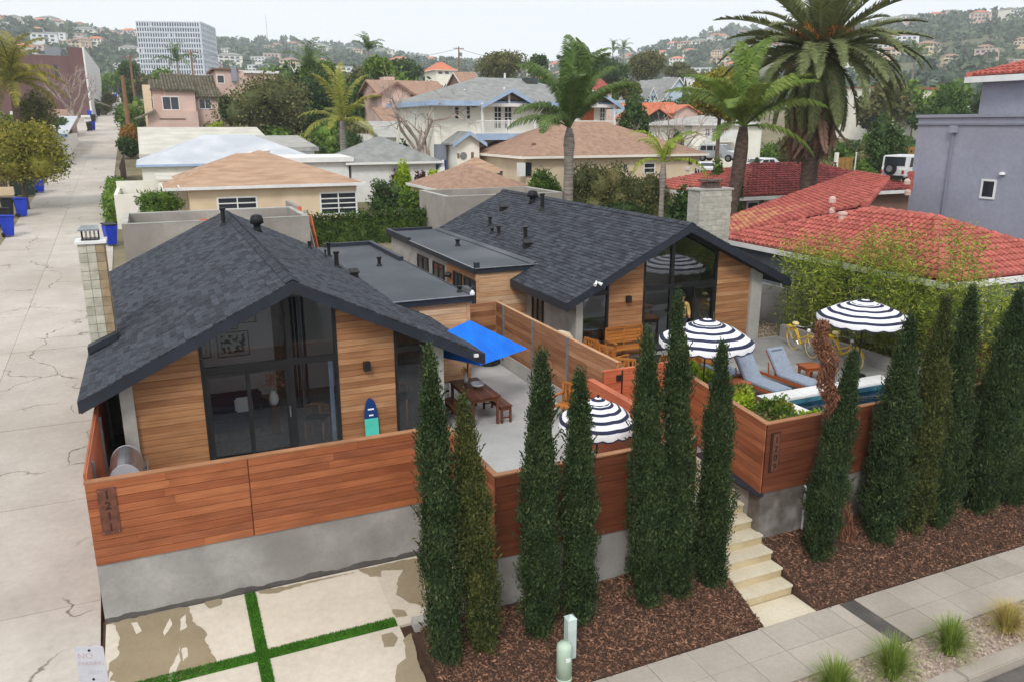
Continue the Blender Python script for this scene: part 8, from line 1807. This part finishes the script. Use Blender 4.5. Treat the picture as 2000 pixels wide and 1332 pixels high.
gp = thing('gate_post', 'thin white post right of the cream post', 'post', py(1667, 352, 56)); MB().tube([(0, 0, -1.2), (0, 0, 2.4)], .055, 8).build('post', M['white'], gp); MB().lathe([(.1, 0), (.1, .05), (0, .09)], 8, (0, 0, 2.4)).build('cap', M['white'], gp)
gp = thing('marker_post', 'short yellow marker post in front of the green hedge', 'post', py(1684, 352, 55)); MB().box(-.1, .1, -.1, .1, -1, .55).build('post', M['tan'], gp); MB().box(-.12, .12, -.12, .12, .55, .6).build('cap', M['tan'], gp)

# ---- red tiled house in the middle right
zE = 3.1; FL, FRt, BL = pz(1444, 386, zE), pz(1705, 362, zE), pz(1303, 362, zE); ra, rb = pz(1450, 325, 4.35), pz(1542, 319, 4.35)
h = B('red_roof_house', 'brown stucco house with a dark red tile hip roof in front of the date palm', FL.x, FL.y, T(FL.y)); q = FL.y + .5
box_walls(h, FL.x + .5, FRt.x + 3, q, q + 6, T(q) - .8, zE - .08, 'brownhouse'); yb_ = max(BL.y, FL.y + 6)
FRt = Vector((FRt.x, FL.y, zE)); BL = Vector((FL.x - .3, yb_, zE)); mid = (FL.y + yb_) / 2; rA = Vector((FL.x + (yb_ - FL.y) / 2, mid, zE + 1.45)); rB = Vector((FRt.x - (yb_ - FL.y) / 2, mid, zE + 1.45))
tile_slope(h, [FL, FRt, rB, rA], (0, -1, -.4), 'tile_dark', .3, .42, 300, None, 2); tile_slope(h, [BL, FL, rA], (-1, 0, -.4), 'tile_red', .3, .42); tile_slope(h, [FRt, Vector((FRt.x, yb_, zE)), rB], (1, 0, -.4), 'tile_dark', .3, .42)
for p, r_ in ((FL, rA), (BL, rA), (FRt, rB), (rA, rB)): ridge_tiles(h, p, r_, 'tile_dark')
MB().bar(FL + Vector((-.1, -.08, -.1)), FRt + Vector((0, -.08, -.1)), .1, .2).build('gutter', M['white'], h); MB().bar(FL + Vector((-.08, 0, -.1)), BL + Vector((-.08, 0, -.1)), .1, .2).build('gutter', M['white'], h)
for l, t_, r, b_ in ((1457, 393, 1482, 412), (1491, 390, 1517, 408)): u, v = py(l, b_, q), py(r, t_, q); win(h, 'y', u.x, v.x, q, u.z - .25, v.z, 'white', 1, 1)
# ---- neighbour at the right: salmon tile hip roofs and lavender block
h = B('neighbour_house', 'lavender grey house at the right with salmon clay tile roofs and a tall plain block', 24, 18, 0); zE = 2.72
Bk, Fr, R1, R2_, Fr2, Bk2 = Vector((20.3, 25.2, zE)), Vector((20.2, 15.1, zE)), Vector((23.5, 21.0, 4.05)), Vector((23.3, 18.2, 4.05)), Vector((26.8, 15.1, zE)), Vector((26.8, 25, zE))
box_walls(h, 20.75, 26.4, 15.6, 24.8, -.8, zE - .06, 'lav2', 'lower_wall')
lich = (lambda p: p.y > 24.8 and p.x < 24.6, 'tilepatch')
tile_slope(h, [Bk, Fr, R2_, R1], (-1, 0, -.4), 'tile_red', .24, .36, 190, None, 4); tile_slope(h, [Fr, Fr2, R2_], (0, -1, -.4), 'tile_red', .24, .36, 110, None, 5)
A2, B2, C2, D2 = Vector((20.45, 25.3, 2.8)), Vector((24.0, 29.1, 2.95)), Vector((31.5, 29.2, 4.75)), Vector((28.6, 24.9, 4.2))
A2 = Vector((20.4, 25.25, 2.75)); nB = (C2 - A2).cross(B2 - A2).normalized(); D2.z = A2.z - (nB.x * (D2.x - A2.x) + nB.y * (D2.y - A2.y)) / nB.z; R1b = Vector((R1.x, R1.y + .3, 0)); R1b.z = A2.z - (nB.x * (R1b.x - A2.x) + nB.y * (R1b.y - A2.y)) / nB.z
tile_slope(h, [A2, R1b, D2, C2, B2], (A2 - C2) * 1.0, 'tile_red', .24, .36, 0, lich, 6)
for a, b in ((Fr, R2_), (Bk, R1), (R1, R2_), (R2_, Fr2), (B2, C2), (R1b, D2)): ridge_tiles(h, a, b, 'tile_red')
gu = MB(); gu.bar(Bk + Vector((-.08, .1, -.09)), Fr + Vector((-.08, -.1, -.09)), .1, .17); gu.bar(Fr + Vector((0, -.1, -.09)), Fr2 + Vector((0, -.1, -.09)), .1, .17); gu.build('gutter', M['white'], h)
box_walls(h, 20.9, 30, 25.3, 30, -.8, 2.7, 'lav2', 'back_wall')
bx2 = box_walls(h, 30.2, 46, 12, 25.05, -1, 7.3, 'lav', 'tall_block'); MB().box(30.12, 46.1, 11.9, 25.13, 7.3, 7.42).build('parapet_cap', M['lav'], h); MB().box(30.14, 30.198, 11.95, 25.1, 7.0, 7.07).build('trim_band', M['lav2'], h)
u, v = px(1913, 388, 30.2), px(1948, 352, 30.2); win(h, 'x', min(u.y, v.y), max(u.y, v.y), 30.2, u.z, v.z, 'white', 1, 1)
u = px(1868, 240, 30.2); MB().tube([(30.1, u.y, 6.95), (30.1, u.y, 2.4)], .04, 8).build('downspout', M['lav2'], h); MB().box(30.0, 30.19, u.y - .14, u.y + .14, 6.7, 6.98).build('rain_head', M['lav'], h); u = px(1957, 342, 30.15); MB().lathe([(.12, 0), (.1, .08), (0, .1)], 10, u).build('vent_cowl', M['white'], h)
zt = 9.05; box_walls(h, 34.6, 46, 12.5, 25.6, 7.4, zt, 'lav', 'tower'); tw0, tw1 = Vector((34.1, 26.1, zt + .05)), Vector((34.1, 12, zt + .05)); tp = Vector((39, 19, zt + 2.0)); tile_slope(h, [tw0, tw1, tp], (-1, 0, -.4), 'tile_red', .26, .4); MB().bar(tw0 + Vector((-.03, 0, -.14)), tw1 + Vector((-.03, 0, -.14)), .1, .26).build('eave_board', M['white'], h)
ridge_tiles(h, tw0, tp, 'tile_red'); tile_slope(h, [tw0, tp, Vector((46, 26.1, zt + .05))], (0, 1, -.4), 'tile_red', .3, .45)
for (a, b) in ((1626, 391), (1626, 413), (1672, 414), (1772, 356), (1773, 377), (1820, 434)):
    c = dep(a, b, 29.5 if a < 1700 else (33 if b < 400 else 26.6)); MB().lathe([(.13, -.1), (.13, .05), (.08, .12), (0, .14)], 10, c).build('mortar_cap', M['mortar'], h)
c = dep(1645, 428, 28.5); MB().lathe([(.14, -.2), (.14, .14), (.18, .16), (.16, .24), (0, .27)], 10, c).build('roof_vent', M['mortar'], h)
c = dep(1779, 345, 33.5); MB().box(c.x - .09, c.x + .09, c.y - .09, c.y + .09, c.z - .7, c.z + .2).build('tile_flue', M['tile_red'], h)
for ya in (15.9, 17.6, 19.3, 21): win(h, 'x', ya, ya + 1.2, 20.75, .7, 1.95, 'white', 2, 1, 'towerwin')
for xa in (21.4, 23.2, 25): win(h, 'y', xa, xa + 1.2, 15.6, .6, 2.0, 'white', 2, 1, 'towerwin')

# ---- white lattice tower
yy = 560; a, b = py(262, 40, yy), py(400, 138, yy); h = B('office_tower', 'white ten storey office block with a grid of windows on the left skyline', (a.x + b.x) / 2, yy, b.z - 4, 'tower'); zt, zb = a.z, b.z - 6; x0, x1 = a.x, b.x; dpt = 34; zg = T(260) - 2
MB().box(x0, x1, yy, yy + dpt, zg, zt).build('core', M['tower'], h); nc, nr = 25, 11; cw = (x1 - x0) / nc; chh = (zt - zb) / nr
wme = MB().box(-cw * .32, cw * .32, 0, .2, -chh * .34, chh * .34); wo = wme.build('window', M['towerwin'], h); wo.matrix_basis = Matrix.Translation((x0 + cw * .5, yy - .15, zt - chh * .6))
fin = MB()
for i in range(nc + 1): fin.box(x0 + cw * i - .25, x0 + cw * i + .25, yy - .9, yy - .16, zb, zt)
for j in range(nr + 1): fin.box(x0, x1, yy - .6, yy - .18, zt - chh * j - .35, zt - chh * j + .35)
for j in range(nr + 1): fin.box(x1 + .01, x1 + .5, yy, yy + dpt, zt - chh * j - .5, zt - chh * j + .5)
for i in range(9): fin.box(x1 + .01, x1 + .7, yy + dpt * i / 8 - .3, yy + dpt * i / 8 + .3, zb, zt)
h.rotation_euler = (0, 0, R(-19)); fin.build('lattice', M['tower'], h); rr = random.Random(6)
for j in range(nr):
    for i in range(nc):
        if (i, j) == (0, 0) or rr.random() < .02: continue
        o = wo.copy(); COL.objects.link(o); o.matrix_basis = Matrix.Translation((x0 + cw * (i + .5), yy - .15, zt - chh * (j + .6)))
sw = MB()
for j in range(nr): sw.box(x1 + .02, x1 + .1, yy + 1, yy + dpt - 1, zt - chh * (j + 1) + .8, zt - chh * j - .8)
sw.build('side_glazing', mk('pale side glazing', S(190, 198, 210), S(176, 186, 200), .1, .4), h)
# ---- far red roofed house and other mid distance houses
h, a, b, ze = box_from('far_house', 'cream house with a red roof on the rise below the utility pole', (848, 137), (894, 138), 240, 'cream', 12, ('hip', 'tile_orange'), rise=2.6, over=.8)
for k in range(3): u, v = py(856 + 13 * k, 146, 240.8), py(864 + 13 * k, 140, 240.8); win(h, 'y', u.x, v.x, 240.8, u.z, v.z, 'white', 1, 1)
h, a, b, ze = box_from('far_house', 'low house with a dull brown roof left of the white house ridge', (905, 172), (948, 168), 110, 'brownhouse', 8, ('gx', 'roof_brown'), rise=2.2); h, a, b, ze = box_from('far_house', 'house with a dark red roof right of the queen palm', (1165, 176), (1200, 178), 110, 'pink', 8, ('hip', 'tile_dark'), rise=1.8)
h, a, b, ze = box_from('far_house', 'pale house with pink walls partly hidden by the date palm', (1692, 178), (1722, 180), 105, 'tan', 9, ('flat', 'tile_red'), rise=.4)

# ================================================================== VEHICLES
def car(label, loc, rz, mat, kind='car', s=1.0):
    c = thing('parked_car', label, 'car', loc, rz)
    if kind == 'suv': pr = [(-2.2, .35), (-2.2, .95), (-2.05, 1.0), (-1.8, 1.68), (.55, 1.72), (1.25, 1.08), (2.1, .92), (2.25, .6), (2.25, .35)]
    elif kind == 'jeep': pr = [(-2.0, .5), (-2.0, 1.05), (-1.97, 1.1), (-1.9, 1.82), (.35, 1.84), (.62, 1.15), (1.85, 1.1), (1.95, .7), (1.95, .5)]
    else: pr = [(-2.2, .3), (-2.2, .85), (-1.9, .98), (-1.1, 1.4), (.2, 1.44), (1.1, .95), (2.05, .8), (2.25, .55), (2.25, .3)]
    w = .9 if kind != 'jeep' else .82
    MB().prism([(x, -w, z) for x, z in pr], (0, 2 * w, 0)).build('body', M[mat], c, bevel=.06)
    top = max(z for _, z in pr); zs = 1.12 if kind != 'car' else 1.0; gl = MB()
    q = [p for p in pr if p[1] > zs - .15]; xa, xb = q[0][0] + .3, q[-1][0] - (.2 if kind == 'jeep' else .55)
    for y in (-w - .012, w - .008):
        n = 3 if kind != 'car' else 2
        for k in range(n): a = xa + (xb - xa - .25) * k / n; gl.prism([(a + .06, y, zs), (a + (xb - xa - .25) / n - .04, y, zs), (a + (xb - xa - .25) / n - .04 - (.25 if k == n - 1 else 0), y, top - .14), (a + .06 + (.1 if k == 0 else 0), y, top - .14)], (0, .02, 0))
    i = max(k for k, p in enumerate(pr) if p[1] > top - .1); A, Bq = Vector((pr[i][0], 0, pr[i][1])), Vector((pr[i + 1][0], 0, pr[i + 1][1])); n_ = Vector((Bq.z - A.z, 0, -(Bq.x - A.x))).normalized() * -1
    A, Bq = A.lerp(Bq, .08), A.lerp(Bq, .92); gl.prism([A + Vector((0, -w + .1, 0)), A + Vector((0, w - .1, 0)), Bq + Vector((0, w - .1, 0)), Bq + Vector((0, -w + .1, 0))], n_ * .015)
    i = min(k for k, p in enumerate(pr) if p[1] > top - .1); A, Bq = Vector((pr[i][0], 0, pr[i][1])), Vector((pr[i - 1][0], 0, pr[i - 1][1])); A, Bq = A.lerp(Bq, .12), A.lerp(Bq, .9); gl.prism([A + Vector((0, -w + .15, 0)), A + Vector((0, w - .15, 0)), Bq + Vector((0, w - .15, 0)), Bq + Vector((0, -w + .15, 0))], Vector((-.015, 0, .004)))
    gl.build('window', M['winglass'], c)
    for x in (-1.35, 1.4):
        for y in (-w, w):
            r = .36 if kind != 'car' else .32; wh = MB().tube([(x, y - .1, r), (x, y + .1, r)], r, 18).build('wheel', M['rubber'], c); MB().tube([(x, y - .108, r), (x, y + .108, r)], r * .6, 12).build('rim', M['galv'], wh)
    if kind == 'jeep':
        sp_ = MB().tube([(-2.02, .15, 1.0), (-2.26, .15, 1.0)], .37, 18).build('spare_wheel', M['rubber'], c); MB().tube([(-2.25, .15, 1.0), (-2.28, .15, 1.0)], .2, 12).build('rim', M['galv'], sp_)
        for y in (-.84, .82): MB().box(-1.85, -.85, y - .1, y + .12, .74, .8).build('fender', M['black'], c)
    MB().box(-2.28, -2.18, -w + .05, w - .05, .42, .6).build('bumper', M['black'], c)
    for y in (-w + .12, w - .12): MB().box(2.2, 2.262, y - .1, y + .1, .58, .7).build('headlight', M['whitefab'], c); MB().box(-2.215, -2.19, y - .07, y + .07, .7, .92).build('tail_light', mk('red lamp', S(150, 24, 30), None, 4, .3) if 'redlamp' not in M else M['redlamp'], c)
    c.scale = (s,) * 3; return c
M['redlamp'] = mk('red lamp', S(150, 24, 30), None, 4, .3)
q = dep(1403, 316, 66); car('silver sport utility vehicle parked below the cream house with the red door', (q.x, q.y, q.z), R(-60), 'carsilver', 'suv', .8); q = dep(1494, 334, 60); car('white car parked behind the dark red tile roof', (q.x, q.y, q.z - .2), R(10), 'carwhite', 'car', .8); q = dep(1772, 356, 52); car('white jeep with a spare wheel on its back beside the lavender block', (q.x, q.y, q.z - .1), R(14), 'carwhite', 'jeep')
q = dep(1378, 336, 54); car('white car half hidden by shrubs right of the tan house', (q.x, q.y, q.z - .2), R(60), 'carwhite', 'car', .6)

# ================================================================== POLES AND CABLES
def pole(label, cx, ytop, D, arms=1, th=.15, ybase=None, gear=False):
    tp = dep(cx, ytop, D); g = min(T(tp.y), T(260)); p = thing('utility_pole', label, 'utility pole', (tp.x, tp.y, g)); hh = tp.z - g
    MB().tube([(0, 0, -.5), (0, 0, hh)], [th * 1.15, th * .75], 9).build('pole', M['polewood'], p)
    for k in range(arms):
        ar = MB().box(-1.3, 1.3, -.06, .06, hh - .5 - .9 * k, hh - .36 - .9 * k).build('crossarm', M['polewood'], p)
        for x in (-1.2, -.6, .6, 1.2): MB().lathe([(.05, 0), (.07, .06), (.04, .16), (0, .17)], 8, (x, 0, hh - .36 - .9 * k)).build('insulator', M['galv'], ar)
    if gear: MB().lathe([(.3, 0), (.32, .1), (.32, .8), (.25, .9), (0, .92)], 12, (.45, -.1, hh - 2.2)).build('transformer', M['galv'], p)
    return Vector((tp.x, tp.y, tp.z - .4))
P1 = pole('tall brown utility pole right of the alley beside the pink house', 239, 148, 100, 0, .3); P2 = pole('utility pole behind the pink house roof left of the white tower', 253, 108, 150, 1, .24); P3 = pole('utility pole with dark equipment in front of the white tower', 372, 98, 150, 1, .2, gear=True); P4 = pole('utility pole with a wide crossarm on the skyline left of the dusky trees', 896, 92, 190, 1, .22, gear=True); P5 = pole('thin utility pole on the skyline right of the queen palm', 1140, 102, 260, 1, .2)
P6 = pole('light grey street pole at the top of the alley', 228, 160, 200, 0, .12)
def cable(label, a, b, sag, r=.02):
    a, b = Vector(a), Vector(b); o = thing('overhead_cable', label, 'cable', a.lerp(b, .5), world=True); MB().tube([a.lerp(b, q) - Vector((0, 0, sag * 4 * q * (1 - q))) for q in np.linspace(0, 1, 14)], r, 4).build('wire', M['cable'], o)
cable('overhead cable running from the tower side pole to the skyline pole', P3, P4, 3.0, .035); cable('overhead cable running right from the skyline pole behind the white house roof', P4, P5, 3.0, .04); cable('overhead cable running right across the dusky trees to the edge', P5, dep(1460, 130, 260), 3.0, .04); cable('service cable from the brown alley pole to the pole behind the pink house', P1, P2, 1.2, .03)
cable('pale service cable hanging below the date palm crown', dep(1733, 238, 60), dep(1625, 150, 60), 1.0, .02)

# ================================================================== FAR HILLS: houses and woods
def hillpt(px_, dist):
    az_ = PSI + math.atan((px_ - 1000) / 1612); z = hill_z(math.degrees(az_), dist); return Vector((math.sin(az_) * dist, math.cos(az_) * dist, z))
def hill_house_mesh(nm, wallm, roofm, w, d, hh, rise):
    mb = MB(); mb.box(-w / 2, w / 2, -d / 2, d / 2, -5, hh)
    if rise: e = .6; mb.add([(-w / 2 - e, -d / 2 - e, hh), (w / 2 + e, -d / 2 - e, hh), (w / 2 + e, d / 2 + e, hh), (-w / 2 - e, d / 2 + e, hh), (-w / 2 + d / 2, 0, hh + rise), (w / 2 - d / 2, 0, hh + rise)], [(0, 1, 5, 4), (1, 2, 5), (2, 3, 4, 5), (3, 0, 4)], 1)
    else: mb.box(-w / 2 - .4, w / 2 + .4, -d / 2 - .4, d / 2 + .4, hh, hh + .5, 1)
    for f in range(2):
        for k in range(4): mb.box(-w * .42 + w * .22 * k, -w * .42 + w * .22 * k + w * .13, -d / 2 - .08, -d / 2 - .01, .8 + 3 * f, 2.4 + 3 * f, 2)
    me_o = mb.build(nm, [M[wallm], M[roofm], M['towerwin']]); me = me_o.data; bpy.data.objects.remove(me_o); return me
HH = [('white flat roofed house among trees on the far hillside', hill_house_mesh('hillside_house', 'white', 'roof_white', 18, 11, 6.5, 0)), ('cream house with a red tile roof among trees on the far hillside', hill_house_mesh('hillside_house', 'cream', 'tile_orange', 17, 11, 6, 3)), ('tan house with a brown roof among trees on the far hillside', hill_house_mesh('hillside_house', 'tan', 'roof_brown', 16, 10, 5.5, 2.6)), ('white house with a grey roof among trees on the far hillside', hill_house_mesh('hillside_house', 'offwhite', 'roof_grey', 20, 11, 6.5, 2.4)), ('pink house with a flat roof among trees on the far hillside', hill_house_mesh('hillside_house', 'pink', 'roof_pale', 15, 10, 6.2, 0))]
rr = random.Random(44); used = []
def place_hh(x, d):
    p = hillpt(x, d); k = rr.randrange(5); o = bpy.data.objects.new('hillside_house', HH[k][1]); COL.objects.link(o); o.location = p + Vector((0, 0, 2.5)); o.rotation_euler = (0, 0, -PSI + rr.uniform(-.7, .5)); s = rr.uniform(.8, 1.3) * (.55 + .45 * min(1, d / 1200)); o.scale = (s, s, s * .95); tag(o, HH[k][0], 'house', 'houses scattered over the far hills')
for k in range(300):
    x = rr.uniform(-60, 2060); d = rr.choice((rr.uniform(500, 900), rr.uniform(800, 1300), rr.uniform(1100, 1480)))
    if 300 < x < 1150 and rr.random() < .45: continue
    place_hh(x, d)
rng = np.random.default_rng(99); tv = []; tf = []; o_ = 0
def hill_trees(n, dmin, dmax, size, xmin=-120, xmax=2120):
    global o_
    for k in range(n):
        x = rng.uniform(xmin, xmax); d = rng.uniform(dmin, dmax); p = hillpt(x, d); s = size * rng.uniform(.5, 1.4); m = 26
        c = unit(rng.normal(size=(m, 3))) * np.array([s, s, s * .75]) * rng.uniform(.6, 1, (m, 1)) + np.array([p.x, p.y, p.z + s * .6]); v, f = leaves(c, rng.normal(size=(m, 3)), s * .75, s * .55, rng); tv.append(v); tf.append(f + o_); o_ += len(v)
hill_trees(1300, 420, 900, 5.0); hill_trees(2500, 850, 1560, 6.5); hill_trees(420, 1440, 1560, 13); hill_trees(420, 330, 470, 4.2)
npmesh('hillside_woods', np.concatenate(tv), np.concatenate(tf), M['lf_hill'], None, 'stuff')
# trees of the middle distance, copies of four
pro = [tree('distant_tree', ('dark green', 'brownish', 'mid green', 'dark round')[i] + ' tree in the belt between the gardens and the hills', (0, -500, 0), 9, (4.2, 4.2, 3.4), m_, 'tree', 1100, .9, .55, k=8, seed=800 + i, group='trees between the gardens and the hills') for i, m_ in enumerate(('lf_dark', 'lf_brown', 'lf_mid', 'lf_dark'))]
k = 0; rr = random.Random(17)
for x in range(-40, 2060, 27):
    for D in (130, 185, 250):
        if rr.random() < .42: continue
        if D == 130 and (x < 480 or 830 < x < 1260 or 1480 < x < 1700): continue
        c = dep(x + rr.uniform(-14, 14), 200, D * rr.uniform(.92, 1.1)); g = gnd(c); s = rr.uniform(.65, 1.15); q = rr.randrange(4)
        if k < 4: o = pro[k]; o.location = (c.x, c.y, g); o.scale = (s,) * 3
        else: o = dup(pro[q], (c.x, c.y, g), rr.uniform(0, 6), None, s)
        k += 1
for x0, s, lb in ((588, 1.0, 'tall thin mast on the skyline right of the white tower'),):
    p = hillpt(535, 1380); m = thing('radio_mast', lb, 'mast', p); MB().tube([(0, 0, -3), (0, 0, 46)], [.5, .25], 6).build('mast', M['galv'], m); MB().tube([(-.2, 0, 46), (-.2, 0, 50)], .12, 5).build('aerial', M['galv'], m)

# ================================================================== HAZE
hz = MB().box(-1790, 1790, -620, 1800, -6, 262)
hm = bpy.data.materials.new('haze'); hm.use_nodes = True; nn = hm.node_tree.nodes; nn.clear(); ou = nn.new('ShaderNodeOutputMaterial'); pv = nn.new('ShaderNodeVolumePrincipled'); pv.inputs['Color'].default_value = (.88, .94, 1.0, 1); pv.inputs['Density'].default_value = .00033; pv.inputs['Anisotropy'].default_value = .2; hm.node_tree.links.new(pv.outputs[0], ou.inputs['Volume'])
hz.build('haze', hm, None, kind='stuff')
for o in [o for o in bpy.data.objects if o.name.startswith('tmp')]: bpy.data.objects.remove(o)
